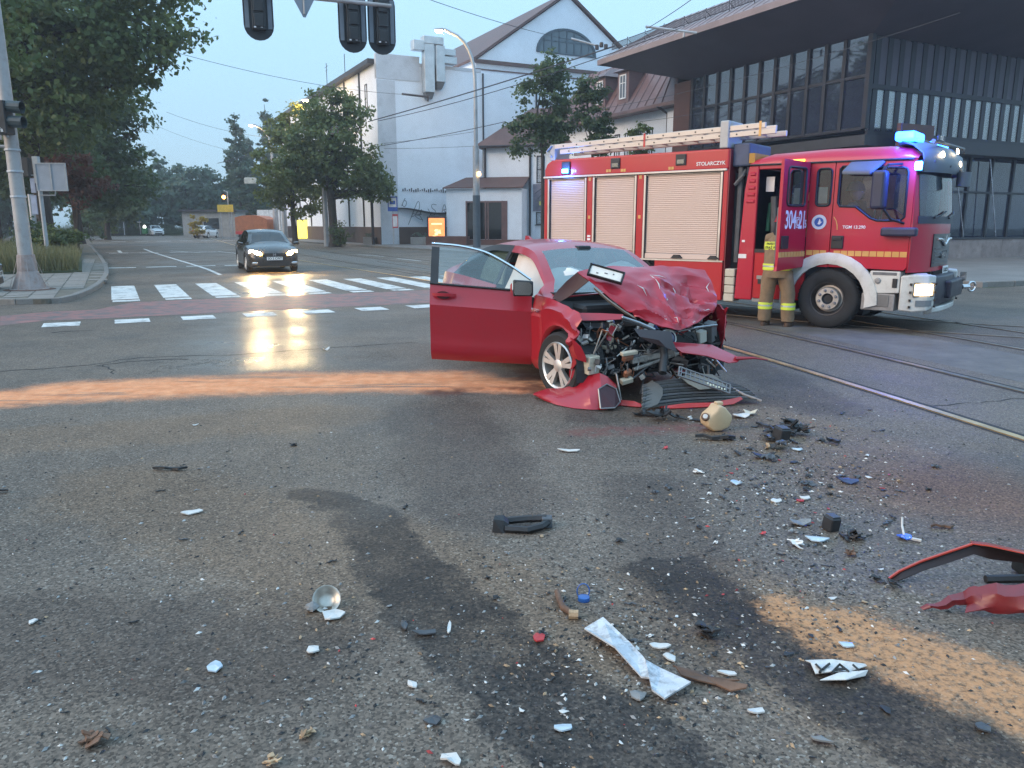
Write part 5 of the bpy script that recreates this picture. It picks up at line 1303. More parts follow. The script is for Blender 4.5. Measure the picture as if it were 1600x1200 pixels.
# ---- plain cars (the dark hatchback that drives up, the parked white ones)
def plain_car(name, label, loc, rotz, paint, group=None, lights=False, hatch=True, small=False, mglass=M_tint_dark):
    c = thing(name, label, 'car', loc, rotz, group)
    bk = 1.0 if hatch else 0.
    T = dict(belt=tab([(-3.62, .62), (-3.55, .86), (-3.3, .99), (-2.4, .99), (-1.2, .95), (-.3, .92), (.1, .88), (.5, .80), (.74, .70), (.86, .58)]),
             rail=tab([(-3.62, .62), (-3.5, .9), (-3.35, 1.06 if hatch else .99), (-3.0, 1.28 if hatch else 1.0), (-2.6, 1.37 if hatch else 1.22), (-1.9, 1.42), (-1.2, 1.40), (-.85, 1.30), (-.5, 1.12), (-.15, .91), (.86, .5)]),
             top=tab([(-3.62, .66), (-3.5, .95), (-3.3, 1.14 if hatch else 1.05), (-2.95, 1.37 if hatch else 1.08), (-2.5, 1.45 if hatch else 1.33), (-1.8, 1.475), (-1.2, 1.455), (-.8, 1.36), (-.4, 1.17), (.1, .96), (.4, .90), (.7, .77), (.86, .62)]),
             y=tab([(-3.62, .70), (-3.4, .82), (-2.9, .875), (-2, .885), (-.4, .885), (.2, .88), (.5, .84), (.74, .74), (.86, .62)]),
             yr=tab([(-3.6, .55), (-2.8, .58), (-1.8, .62), (-.9, .62), (-.3, .72), (.86, .62)]),
             low=tab([(-3.62, .32), (-3.3, .22), (.4, .2), (.7, .2), (.86, .23)]))
    xs = list(np.linspace(-3.62, .86, 40)) + arch_x(0, .37) + arch_x(-2.6, .37) + [-.35, -1.45, -2.45, .8, .83, -3.58]
    def part(kd, x, t, side):
        if kd == 'gh' and t > .08 and t < .93 and -3.0 < x < -.45 and not (-1.5 < x < -1.4): return 'side_window'
        if kd == 'top' and t > .12 and -.82 < x < -.16: return 'windscreen'
        if kd == 'top' and t > .15 and -3.42 < x < (-2.75 if hatch else -2.55) and (hatch or x > -3.0): return 'rear_window'
        return 'body'
    P = car_shell(T, xs, part, arches=((0, .31, .37), (-2.6, .31, .37)), ng=4, ntop=5)
    b = P['body']
    for e, x in (('front', P['_xs'][-1]), ('rear', P['_xs'][0])):
        pr = P['_end'][e]; b.add([(x, y, z) for y, z in pr] + [(x, -y, z) for y, z in reversed(pr)], [tuple(range(2 * len(pr)))])
    bo = obj('body', b, paint, c, smooth=38)
    for k in ('side_window', 'windscreen', 'rear_window'):
        if k in P: obj(k, P[k], mglass, c, smooth=38)
    d = MB(); d.box(-3.3, .5, -.6, .6, .2, .7)
    for xc in (0, -2.6):
        for s_ in (1, -1): liner(d, xc, .31, .37, s_)
    d.box(-2.9, -.3, -.62, .62, .7, .86); d.box(-1.3, -1.1, .15, .55, .8, 1.25); d.box(-1.3, -1.1, -.55, -.15, .8, 1.25)
    obj('underbody', d, M_interior, c)
    for xc in (0, -2.6):
        for s_ in (1, -1): wheel(c, (xc, s_ * .76, .31), .31, .2, 0, 10, s_)
    # face: grille, lamps, plate, mirrors
    q = MB(); q.loft([[(.865, y, z) for y, z in ((-.42, .55), (.42, .55), (.40, .68), (-.40, .68))], [(.885, y, z) for y, z in ((-.40, .56), (.40, .56), (.38, .67), (-.38, .67))]]); q.box(.84, .868, -.5, .5, .25, .4)
    obj('grille', q, M_black, c)
    q = MB(); q.box(.885, .9, -.26, .26, .44, .55); pl = obj('number_plate', q, M_plate, c)
    if not small:
        tm = text_mesh('SO 2 CW7', .1, .001, bold=True); tm.materials.append(M_signblack); link('plate_number', tm, pl, (.902, 0, .495), (R(90), 0, R(90)))
        for dx in (-.03, .03): pass
        em = MB()
        em.box(.887, .895, -.045, -.028, .57, .665); em.box(.887, .895, .028, .045, .57, .665); em.box(.887, .895, -.027, .027, .612, .63)
        obj('front_emblem', em, M_chrome, c)
        q = MB(); q.box(.8, .875, -.75, -.55, .3, .38); q.box(.8, .875, .55, .75, .3, .38); obj('fog_lamp', q, M_chrome, c, bevel=.02, seg=1)
    for s_ in (1, -1):
        h = MB()
        h.loft([[(.885, s_*.44, .62), (.885, s_*.44, .69), (.87, s_*.44, .70), (.87, s_*.44, .61)], [(.80, s_*.62, .62), (.80, s_*.62, .74), (.75, s_*.60, .76), (.75, s_*.60, .61)], [(.57, s_*.80, .69), (.57, s_*.80, .76), (.55, s_*.76, .78), (.55, s_*.76, .68)]])
        obj('headlight', h, M_hl if lights else M_chrome, c)
        m = MB(); m.loft([[(-.42, s_*.86, .93), (-.42, s_*.86, 1.02), (-.34, s_*.86, 1.0), (-.34, s_*.86, .93)], [(-.44, s_*1.05, .92), (-.44, s_*1.05, 1.05), (-.33, s_*1.03, 1.03), (-.33, s_*1.03, .92)]]); obj('mirror', m, paint, c, bevel=.015, seg=1)
        t = MB(); t.box(-3.6, -3.4, s_*.6 - .12, s_*.6 + .12, .78, .95); obj('tail_light', t, M_signred, c, bevel=.02, seg=1)
        if not small:
            hd = MB(); hd.box(-1.35, -1.2, s_*.885 - .01, s_*.885 + .02, .83, .86); obj('door_handle', hd, paint, c)
        if lights:
            ld = bpy.data.lights.new('headlight_beam', 'SPOT'); ld.energy = 240; ld.color = (1, .74, .40); ld.spot_size = R(75); ld.spot_blend = .7; ld.shadow_soft_size = .07
            lo = bpy.data.objects.new('headlight_beam', ld); COL.objects.link(lo); lo.parent = c; lo.location = (.98, s_*.62, .66); lo.rotation_euler = (0, R(-83), 0)
    return c
M_darkpaint = mat('dark_grey_car_paint', (.028, .024, .024), .28, .3, var=.05, coat=.7)
M_whitepaint = mat('white_car_paint', (.70, .70, .70), .3, 0, var=.03, coat=.5)
hc = W(28.4, 4.95) 
plain_car('dark_hatchback', 'dark hatchback driving up to the zebra crossing with glaring yellow headlights', (hc.x, hc.y, 0), R(-63) + R(-2), M_darkpaint, None, True)
plain_car('white_car', 'white car parked with its front toward the street, leftmost of those far away', at_d(267, 112), R(-52), M_whitepaint, 'white cars parked at the street end', False, True, True)
plain_car('white_car', 'small white saloon standing between two other far white cars', at_d(321, 108), R(-92), M_whitepaint, 'white cars parked at the street end', False, False, True)
plain_car('white_car', 'white car turned away beside the dark hatchback, rear window toward us', at_d(347, 97), R(88), M_whitepaint, 'white cars parked at the street end', False, True, True)
plain_car('white_car', 'white car at the left picture edge behind the mast, only a corner showing', (-13.0, 18.2, 0), R(25), M_whitepaint, None, False, False, False)

# ---- the wrecked red saloon
CAR = thing('wrecked_car', 'red saloon with its whole front crushed, bonnet buckled and front door hanging open', 'car', (1.185, 7.807, 0), R(-65.9))
T = dict(belt=tab([(-3.62, .80), (-3.55, .95), (-3.35, 1.03), (-2.6, 1.02), (-1.5, .975), (-.5, .945), (-.2, .94), (.2, .89), (.5, .80)]),
         rail=tab([(-3.62, .8), (-3.42, 1.03), (-3.1, 1.16), (-2.8, 1.27), (-2.4, 1.37), (-1.9, 1.415), (-1.3, 1.405), (-1.0, 1.36), (-.7, 1.22), (-.42, 1.03), (-.25, .93), (.5, .7)]),
         top=tab([(-3.62, .84), (-3.52, 1.06), (-3.38, 1.10), (-3.1, 1.22), (-2.8, 1.35), (-2.4, 1.435), (-1.9, 1.475), (-1.3, 1.46), (-1.02, 1.41), (-.7, 1.27), (-.35, 1.08), (-.1, .97), (.5, .9)]),
         y=tab([(-3.62, .70), (-3.45, .82), (-3.1, .87), (-2.2, .89), (-.4, .89), (.1, .885), (.5, .87)]),
         yr=tab([(-3.6, .60), (-3.0, .60), (-2.4, .56), (-1.8, .58), (-1.0, .60), (-.5, .70), (.5, .8)]))
AX, AR = .12, .345
DF0, DF1, DR1 = -.46, -1.50, -2.42
xs = list(np.linspace(-3.62, .46, 44)) + arch_x(AX, AR, 12) + arch_x(-2.58, AR) + [DF0, DF1, DR1, DR1 - .5, -1.42, -1.58, -2.3, -.62, -3.6, DF0 - .006, DF1 + .006, .43, .40]
def part(kd, x, t, side):
    if kd == 'top':
        if x > -.10: return None                                   # bonnet torn loose
        if t > .13 and -1.0 < x < -.12: return 'windscreen'
        if t > .16 and -3.36 < x < -2.75: return 'rear_window'
        return 'body'
    if side < 0 and DF1 < x < DF0:
        if kd == 'side': return 'front_door'
        if t < .9:
            return 'door_window' if (DF1 + .08 < x and t > .03) else 'door_frame'
        return 'body'
    if kd == 'gh':
        if side < 0 and DR1 - .5 < x < DF1: return 'rear_side_window' if (.03 < t < .88 and x < -1.58) else 'pillar_trim'
        if .06 < t < .9 and -2.95 < x < -.45 and not (-1.58 < x < -1.42): return 'side_window'
        return 'body'
    if side < 0 and DR1 < x < DF1: return 'rear_door'
    if x > .34 and side > 0 and kd == 'side' and t < .5: return None
    return 'body'
P = car_shell(T, xs, part, sill=.19, arches=((AX, .32, AR), (-2.58, .32, AR)), ng=6, ntop=7)
# buckle the body near the torn front
for v in P['body'].v:
    if v.x > .12:
        k = (v.x - .12) / .34
        v.y += k * .03 * math.sin(v.z * 31) + (.02 * k * math.sin(v.z * 17 + 1)); v.x += k * .05 * math.sin(v.z * 24 + v.y * 9) - k * .06 * max(0, .75 - v.z) * 3
        v.z += k * .025 * math.sin(v.x * 40)
b = P['body']; pr = P['_end']['rear']; b.add([(P['_xs'][0], y, z) for y, z in pr] + [(P['_xs'][0], -y, z) for y, z in reversed(pr)], [tuple(range(2 * len(pr)))])
def shell_obj(n, mb, m, par, th=.012, sm=32):
    return obj(n, mb, m, par, smooth=sm, solid=th)
shell_obj('body', b, M_redpaint, CAR)
obj('windscreen', P['windscreen'], glass_mat('windscreen_glass', (.78, .88, .88), .32, .03, .74, (.22, .28, .29), base=.15), CAR, smooth=40)
obj('rear_window', P['rear_window'], M_tint, CAR, smooth=40)
obj('side_window', P['side_window'], M_tint, CAR, smooth=40)
obj('rear_side_window', P['rear_side_window'], M_tint, CAR, smooth=40)
shell_obj('pillar_trim', P['pillar_trim'], M_black, CAR)
rd = shell_obj('rear_door', P['rear_door'], M_redpaint, CAR)
hm_ = MB(); hm_.loft([[(-2.02 + x, -.895 - y, .915 + z) for x, y, z in ((0, 0, -.012), (0, 0, .012), (0, .03, .012), (0, .03, -.012))], [(-1.92 + x, -.925 - y, .915 + z) for x, y, z in ((0, 0, -.014), (0, 0, .014), (0, .015, .014), (0, .015, -.014))], [(-1.78 + x, -.90 - y, .912 + z) for x, y, z in ((0, 0, -.012), (0, 0, .012), (0, .03, .012), (0, .03, -.012))]])
obj('handle', hm_, M_redpaint, rd)
# the open door: pieces swung about the front hinge
HINGE = Vector((DF0 + .01, -.865, 0)); ANG = R(64)
Mdoor = Matrix.Translation(HINGE) @ Matrix.Rotation(ANG, 4, 'Z') @ Matrix.Translation(-HINGE)
def swung(mb):
    o = MB(Mdoor); o.v = [Mdoor @ v + Vector((0, 0, .03 + .05 * max(0, (v - HINGE).xy.length))) for v in mb.v]; o.f = mb.f; o.m = mb.m; return o
door = obj('front_door', swung(P['front_door']), M_redpaint, CAR, smooth=32, solid=.035)
door['label'] = 'open red front door standing away from the body'
obj('window_frame', swung(P['door_frame']), M_black, door, smooth=32, solid=.03)
obj('window', swung(P['door_window']), glass_mat('door_glass', (.78, .86, .85), .3, .015, .86, (.16, .22, .22), base=.09), door, smooth=40)
tr_ = MB()
zr, yb_, = T['rail'], T['yr']
edge = []
for x in np.linspace(DF0 - .01, DF1, 22):
    zb, z1 = T['belt'](x), T['rail'](x); s_ = .905
    g_ = min(1, max(0, (z1 - zb) / .12)); yb0 = T['y'](x) - .055; y_r = yb0 * (1 - g_) + T['yr'](x) * g_
    edge.append((x, -((yb0 - .025 * g_) * (1 - s_) + y_r * s_ + .012), zb + (z1 - zb) * s_))
tr_.tube(edge, .014, 6)
obj('chrome_trim', swung(tr_), M_chrome, door, smooth=60)
tr_ = MB(); tr_.tube([(x, -(T['y'](x) - .048), T['belt'](x) + .004) for x in np.linspace(DF0 - .2, DF1, 12)], .012, 6)
obj('belt_seal', swung(tr_), M_black, door)
ip = MB(); ip.grid([[(x, -.80 + .03 * math.sin(z * 6), z) for x in np.linspace(DF0 - .06, DF1 + .04, 8)] for z in (.26, .45, .65, .8, .93)]); obj('inner_panel', swung(ip), M_interior, door, solid=.03)
hd = MB(); hx, hz = -1.36, .872
hd.loft([[(hx - .11 + u, -.893 - v, hz + w_) for u, v, w_ in ((0, 0, -.014), (0, 0, .014), (0, .012, .012), (0, .012, -.012))], [(hx - .06 + u, -.915 - v, hz + w_) for u, v, w_ in ((0, 0, -.017), (0, 0, .017), (0, .018, .014), (0, .018, -.014))],
         [(hx + .06 + u, -.915 - v, hz + .002 + w_) for u, v, w_ in ((0, 0, -.017), (0, 0, .017), (0, .018, .014), (0, .018, -.014))], [(hx + .13 + u, -.893 - v, hz + .004 + w_) for u, v, w_ in ((0, 0, -.014), (0, 0, .014), (0, .012, .012), (0, .012, -.012))]])
obj('handle', swung(hd), M_redpaint, door, smooth=40)
hr = MB(Matrix.Translation((hx, -.886, hz - .004)) @ Matrix.Rotation(R(90), 4, 'X')); hr.prism([(.075 * math.cos(a), .04 * math.sin(a)) for a in np.linspace(0, 2 * math.pi, 17)[:-1]], 0, .006); obj('handle_recess_shade', swung(hr), mat('recess_shade_red', (.07, .006, .01), .5), door)  # flat dark disc paints the shade of the recess behind the handle
mr = MB()
mr.loft([[(-.56, -.90, .93), (-.56, -.90, .97), (-.48, -.90, .97), (-.48, -.90, .93)], [(-.60, -.98, .93), (-.60, -.98, 1.0), (-.46, -.98, 1.0), (-.46, -.98, .93)], [(-.64, -1.03, .91), (-.64, -1.03, 1.06), (-.45, -1.03, 1.055), (-.45, -1.03, .915)], [(-.645, -1.08, .905), (-.645, -1.08, 1.07), (-.445, -1.08, 1.06), (-.445, -1.08, .91)], [(-.64, -1.10, .91), (-.64, -1.10, 1.065), (-.45, -1.10, 1.055), (-.45, -1.10, .915)]])
mo = obj('mirror', swung(mr), M_black, door, smooth=45, bevel=.014, seg=2)
mg = MB(); mg.prism([(0, 0), (.15, .0), (.168, .03), (.165, .10), (.14, .125), (.02, .13), (-.005, .11), (-.008, .02)], 0, .005, M=Matrix.Translation((-.625, -1.101, .922)) @ Matrix.Rotation(R(90), 4, 'X')); obj('mirror_glass', swung(mg), mat('mirror_glass', (.42, .38, .36), .12, 1.0), mo)
mg = MB(); mg.loft([[(-.66, -1.0, .94), (-.66, -1.0, 1.03), (-.655, -1.07, 1.04), (-.655, -1.07, .93)], [(-.675, -1.01, .96), (-.675, -1.01, 1.01), (-.67, -1.06, 1.02), (-.67, -1.06, .95)]]); obj('mirror_cap', swung(mg), M_redpaint, mo)
# cabin: floor, dash, seats, airbags
cb = MB(); cb.box(-3.3, -.3, -.7, .7, .2, .34); cb.box(-.36, -.14, -.74, .74, .34, .98); cb.box(-.62, -.36, -.70, .70, .72, .99); cb.box(-2.65, -2.5, -.7, .7, .34, 1.0); cb.box(-3.5, -2.66, -.68, .68, .34, .95)
for xc in (AX, -2.58):
    for s_ in (1, -1): liner(cb, xc, .32, AR, s_, .85, .55)
cb.box(-3.3, .3, -.54, .54, .2, .32)
obj('cabin_floor', cb, M_interior, CAR)
M_seat = mat('seat_cloth', (.10, .10, .105), .9, var=.3, vs=9)
for s_ in (1, -1):
    st = MB(); st.loft([[(-1.1 + u, s_*.37 + v, .36) for u, v in ((-.26, -.25), (.26, -.25), (.26, .25), (-.26, .25))], [(-1.1 + u, s_*.37 + v, .56) for u, v in ((-.28, -.25), (.28, -.24), (.28, .24), (-.28, .25))]])
    st.loft([[(-1.28, s_*.37 + v, .55) for v in (-.24, .24)] + [(-1.40, s_*.37 + v, .55) for v in (.24, -.24)], [(-1.42, s_*.37 + v, 1.02) for v in (-.22, .22)] + [(-1.54, s_*.37 + v, 1.02) for v in (.22, -.22)], [(-1.50, s_*.37 + v, 1.10) for v in (-.13, .13)] + [(-1.58, s_*.37 + v, 1.10) for v in (.13, -.13)], [(-1.53, s_*.37 + v, 1.27) for v in (-.11, .11)] + [(-1.60, s_*.37 + v, 1.27) for v in (.11, -.11)]])
    obj('seat', st, M_seat, CAR, bevel=.04, seg=3, smooth=60)
st = MB(); st.loft([[(-2.0, -.62, .36), (-2.0, .62, .36), (-2.5, .62, .36), (-2.5, -.62, .36)], [(-1.95, -.62, .58), (-1.95, .62, .58), (-2.4, .62, .58), (-2.4, -.62, .58)], [(-2.38, -.6, .6), (-2.38, .6, .6), (-2.5, .6, .6), (-2.5, -.6, .6)], [(-2.5, -.56, 1.08), (-2.5, .56, 1.08), (-2.62, .56, 1.08), (-2.62, -.56, 1.08)]]); obj('rear_bench', st, M_seat, CAR, bevel=.03)
M_bag = mat('airbag_cloth', (.72, .66, .60), .85, var=.08, vs=3, bump=.5, bs=9)
def bag(lbl, c, r, seed, name='airbag'):
    n, m_ = 14, 10; rows = []; rr_ = random.Random(seed); ph = [rr_.uniform(0, 6) for _ in range(6)]
    for i in range(m_ + 1):
        th_ = math.pi * i / m_; row = []
        for j in range(n):
            a = 2 * math.pi * j / n
            f = 1 + .07 * math.sin(3 * a + ph[0]) * math.sin(2 * th_ + ph[1]) + .05 * math.sin(5 * a + ph[2] + 3 * th_)
            row.append((c[0] + r[0] * f * math.sin(th_) * math.cos(a), c[1] + r[1] * f * math.sin(th_) * math.sin(a), c[2] + r[2] * f * math.cos(th_)))
        rows.append(row)
    k = MB(); k.loft(rows, 0, True, False)
    o = obj(name, k, M_bag, CAR, smooth=80); o['label'] = lbl
    return o
bag('white front airbag hanging over the dashboard', (-.66, -.36, 1.03), (.22, .30, .17), 4)
bag('second front airbag bulging behind the windscreen', (-.76, .36, 1.05), (.22, .28, .19), 8)
cu = MB(); rows = []
for i in range(13):
    x = -.58 - i * .074; zt = T['rail'](x) - .03; zb_ = max(T['belt'](x) - .04 + .02 * math.sin(i * 2.1), zt - .45); yt = T['yr'](x) - .05
    rows.append([(x, -(yt + (T['y'](x) - .16 - yt) * q - .05 * math.sin(math.pi * q) * (1 + .4 * math.sin(i * 1.3)) + .035 * math.sin(math.pi * q)), zt + (zb_ - zt) * q) for q in np.linspace(0, 1, 7)])
cu.grid(rows); o = obj('curtain_airbag', cu, M_bag, CAR, smooth=70, solid=.02); o['label'] = 'pale curtain airbag hanging in the open doorway'
cu = MB(); rows = []
for i in range(10):
    x = -1.65 - i * .075; zt = T['rail'](x) - .03; zb_ = T['belt'](x) - .02; yt = T['yr'](x) - .06
    rows.append([(x, -(yt + (T['y'](x) - .2 - yt) * q + .03 * math.sin(math.pi * q)), zt + (zb_ - zt) * q) for q in np.linspace(.12, 1, 6)])
cu.grid(rows); obj('curtain_airbag', cu, mat('airbag_shaded', (.40, .42, .36), .85, var=.2, vs=5), CAR, smooth=70, solid=.02)  # darker copy of the airbag cloth, cabin shade put into its colour
sw = MB(); 
for k in range(20):
    pass
sw.tube([(-.78 + .08 * math.sin(a), .37 + .18 * math.cos(a), .93 + .17 * math.sin(a)) for a in np.linspace(0, 2 * math.pi, 20)], .016, 6); obj('steering_wheel', sw, M_black, CAR)
mi_ = MB(); mi_.cbox((-.95, 0, 1.32), (.04, .22, .07)); mi_.cbox((-1.0, .0, 1.39), (.14, .16, .05)); obj('rear_view_mirror', mi_, M_black, CAR, bevel=.015)
# wheels
wheel(CAR, (AX, -.785, .315), .325, .215, R(11), 10, -1)
wheel(CAR, (AX - .05, .76, .315), .325, .215, R(8), 10, 1)
wheel(CAR, (-2.58, -.78, .32), .325, .215, 0, 10, -1); wheel(CAR, (-2.58, .78, .32), .325, .215, 0, 10, 1)
# roof beacon glint, aerial fin, badge
fin = MB(); fin.loft([[(-2.25, -.03, 1.44), (-2.25, .03, 1.44), (-2.45, .03, 1.425), (-2.45, -.03, 1.425)], [(-2.38, -.008, 1.505), (-2.38, .008, 1.505), (-2.46, .008, 1.505), (-2.46, -.008, 1.505)]]); obj('aerial_fin', fin, M_redpaint, CAR)
tm = text_mesh('HYBRID', .05, .002, bold=True); tm.materials.append(M_chrome); link('side_badge', tm, CAR, (-.33, -.896, .80), (R(90), 0, 0))
# crumpled bonnet
hr_ = random.Random(12)
CP = [[(.10, -.66, 1.20), (.06, -.48, 1.225), (.03, -.22, 1.245), (.05, .06, 1.225), (.07, .32, 1.235), (.11, .58, 1.215), (.15, .80, 1.185)],
      [(.17, -.62, 1.15), (.20, -.42, 1.165), (.20, -.18, 1.175), (.17, .07, 1.185), (.20, .30, 1.16), (.19, .55, 1.14), (.25, .80, 1.09)],
      [(.26, -.56, 1.08), (.31, -.35, 1.085), (.33, -.12, 1.08), (.29, .09, 1.11), (.30, .30, 1.06), (.20, .54, 1.03), (.33, .79, .99)],
      [(.36, -.45, .96), (.42, -.26, .975), (.43, -.06, .97), (.38, .10, 1.02), (.40, .32, .965), (.31, .52, .94), (.42, .76, .91)],
      [(.44, -.34, .86), (.52, -.15, .86), (.52, .0, .855), (.46, .12, .90), (.47, .34, .86), (.46, .55, .87), (.46, .72, .85)],
      [(.48, -.28, .82), (.57, -.08, .77), (.60, .05, .745), (.56, .16, .755), (.55, .34, .775), (.51, .52, .80), (.48, .68, .80)],
      [(.50, -.26, .80), (.61, -.06, .70), (.66, .06, .655), (.655, .20, .662), (.61, .36, .70), (.54, .52, .755), (.50, .64, .775)]]
def upsample(CPs, k):
    A = np.array(CPs)
    def up(A):
        n = A.shape[0]; xs_ = np.linspace(0, n - 1, (n - 1) * k + 1); o = []
        for x in xs_:
            i = min(int(x), n - 2); t = x - i; o.append(A[i] * (1 - t) + A[i + 1] * t)
        return np.array(o)
    A = up(A); A = up(A.transpose(1, 0, 2)).transpose(1, 0, 2); return A
A = upsample(CP, 7)
ph = [hr_.uniform(0, 6) for _ in range(8)]
rows = []
for i in range(A.shape[0]):
    row = []
    for j in range(A.shape[1]):
        x, y, z = A[i, j]; u, v = j / (A.shape[1] - 1), i / (A.shape[0] - 1)
        rid = lambda s: 1 - 2 * abs((s % 1) - .5)
        n = .012 * rid(u * 3.1 + .6 * math.sin(v * 5 + ph[0])) + .014 * rid(v * 3.7 + .5 * math.sin(u * 6 + ph[1])) + .010 * rid((u + v) * 4.3 + .3 * math.sin(u * 11 + ph[2])) + .004 * math.sin(u * 40 + ph[3]) * math.sin(v * 33)
        k = (.35 + v) * (1 if .02 < u < .98 else .4)
        pw = lambda d, w_: max(0., 1 - abs(d) / w_)
        n += .032 * pw(u - .50 - .05 * math.sin(v * 7), .055) * min(1, max(0, (v - .12) * 5)) * (1 if v < .8 else .4)
        n += .030 * pw(v - .30 - .10 * u, .07) * (1 if .50 < u < .93 else .25) - .028 * pw(v - .47 - .08 * math.sin(u * 9), .06) * (1 if u > .55 else .2)
        n += .026 * pw(u - .30 - .35 * (v - .4), .05) * min(1, max(0, (v - .25) * 4)) - .024 * pw(u - .72 + .2 * v, .05) + .02 * pw(v - .84 + .1 * math.sin(u * 12), .05)
        # punched-in dents on the right half
        for (du, dv, rr_, dp) in ((.70, .42, .10, .045), (.80, .60, .09, .05), (.62, .80, .08, .03), (.30, .55, .12, .02)):
            q = math.hypot((u - du) * 1.3, (v - dv)) / rr_
            if q < 1: n -= dp * min(1, (1 - q) * 2.5)
        row.append((x + n * .7 * k, y, z + n * .8 * k))
    rows.append(row)
hb = MB(); hb.grid(rows)
M_hood = mat('buckled_red_paint', (.40, .012, .030), .36, .1, var=.06, vs=2, coat=.5)
tt = M_hood.node_tree; bb = tt.nodes['Principled BSDF']; src = bb.inputs['Base Color'].links[0].from_socket
tc = nd(tt, 'ShaderNodeTexCoord'); n1 = nd(tt, 'ShaderNodeTexNoise'); n1.inputs['Scale'].default_value = 7; n1.inputs['Detail'].default_value = 10; n1.inputs['Roughness'].default_value = .75; tt.links.new(tc.outputs['Object'], n1.inputs['Vector'])
mp_ = nd(tt, 'ShaderNodeMapRange'); mp_.inputs[1].default_value = .645; mp_.inputs[2].default_value = .67; tt.links.new(n1.outputs['Fac'], mp_.inputs[0])
mx = nd(tt, 'ShaderNodeMix', data_type='RGBA'); tt.links.new(mp_.outputs[0], mx.inputs[0]); tt.links.new(src, mx.inputs[6]); mx.inputs[7].default_value = (.55, .50, .48, 1); tt.links.new(mx.outputs[2], bb.inputs['Base Color'])
bon = obj('bonnet', hb, M_hood, CAR, smooth=22, solid=.012)
bon['label'] = 'buckled red bonnet folded up over the engine'
fl = MB(); fl.grid([[(.10, -.66, 1.20), (.03, -.74, 1.11), (-.03, -.80, 1.02), (-.06, -.84, .95)], [(.13, -.64, 1.17), (.06, -.70, 1.07), (.0, -.76, .99), (-.02, -.82, .93)], [(.20, -.59, 1.12), (.13, -.66, 1.04), (.04, -.74, .95), (-.0, -.80, .91)]])
obj('bonnet_fold', fl, mat('dark_underside', (.045, .012, .016), .5), bon, smooth=30, solid=.012)
fl = MB(); fl.grid([[(.26, -.56, 1.07), (.36, -.45, .95), (.44, -.33, .85), (.50, -.25, .79)], [(.22, -.54, 1.05), (.32, -.42, .92), (.41, -.30, .82), (.48, -.22, .77)]]); obj('bonnet_edge', fl, mat('bare_edge', (.35, .31, .27), .5, .4), bon, solid=.01)
# scratched crease lines on the bonnet
sc_ = MB()
M_scr = mat('bare_scratch', (.62, .58, .57), .5)
def on_hood(u, v, d=.004):
    i = min(int(v * (len(rows) - 1)), len(rows) - 1); j = min(int(u * (len(rows[0]) - 1)), len(rows[0]) - 1)
    p = Vector(rows[i][j]); return p + Vector((d * .8, 0, d))
for path in ([(.50, .24), (.503, .30), (.512, .36), (.51, .44), (.505, .5)], [(.52, .25), (.56, .262), (.59, .26), (.63, .28)], [(.31, .38), (.322, .45), (.325, .5)], [(.84, .80), (.87, .81), (.90, .80), (.93, .81)], [(.86, .84), (.88, .88), (.91, .86)], [(.975, .25), (.98, .33), (.972, .42)], [(.44, .84), (.46, .88), (.45, .93)], [(.55, .86), (.57, .9)], [(.66, .34), (.668, .42), (.66, .47)]):
    sc_.tube([on_hood(u + hr_.uniform(-.01, .01), v, .001) for u, v in path], [.001] + [hr_.uniform(.003, .008) for _ in path[2:]] + [.001], 4)
obj('scratch', sc_, M_scr, bon, kind='stuff')
# engine bay remains
M_alu = mat('raw_aluminium', (.5, .48, .45), .4, .8, var=.25, vs=9, dirt=(.12, .1, .09), dirt_amt=.7)
M_grey = mat('grey_plastic', (.13, .13, .135), .55, var=.3, vs=6)
M_beige = mat('beige_plastic', (.58, .50, .38), .6, var=.15, vs=7, dirt=(.2, .16, .12), dirt_amt=.4)
M_copper = mat('rusty_bracket', (.33, .13, .07), .6, .4, var=.3, vs=8)
eb = MB(); eb.box(-.13, .18, -.62, .78, .22, .88); eb.box(.18, .34, -.5, .7, .22, .55)
obj('engine_block', eb, mat('dark_engine_metal', (.022, .021, .022), .6, .4, var=.5, vs=9), CAR, bevel=.03, seg=1)  # near-black metal with uneven tone
ef = MB(); ef.grid([[(-.12, -.80, .93), (-.12, -.6, .90), (-.12, .6, .90), (-.12, .82, .92)], [(.1, -.80, .90), (.08, -.62, .74), (.08, .62, .74), (.1, .82, .90)], [(.3, -.79, .84), (.3, -.66, .68), (.3, .66, .68), (.3, .82, .86)]]); obj('bay_lining', ef, M_interior, CAR)
def piece(nm, mb, m, lab=None, bev=.006, par=CAR, sm=None):
    o = obj(nm, mb, m, par, smooth=sm, bevel=bev, seg=1)
    if lab: o['label'] = lab
    return o
def bx(c, d, rot=(0, 0, 0)): m = MB(); m.cbox(c, d, 0, rot); return m
def tb(P, r, n=8): m = MB(); m.tube(P, r, n); return m
piece('reservoir', bx((.46, -.705, .37), (.12, .13, .17), (.05, .1, .2)), M_beige, 'pale washer tank beside the front wheel')
piece('reservoir', bx((.45, -.66, .33), (.10, .10, .10), (.0, .3, .5)), M_frame_white)
piece('bracket', bx((.33, -.405, .61), (.03, .055, .23), (.1, .12, .3)), M_beige, 'upright pale bracket in the engine bay')
piece('bracket', bx((.35, -.44, .50), (.10, .12, .03), (.1, .1, .3)), M_beige)
piece('crossbar', tb([(.50, -.404, .80), (.56, -.25, .745), (.61, -.10, .675)], .018), mat('dark_chrome', (.35, .35, .37), .2, .9))
piece('crossbar', tb([(.64, -.09, .66), (.57, -.24, .72), (.51, -.40, .77)], .012), M_black)
piece('crossbar', tb([(.60, .17, .650), (.575, .42, .668), (.55, .67, .676)], .014), bpy.data.materials['dark_chrome'])
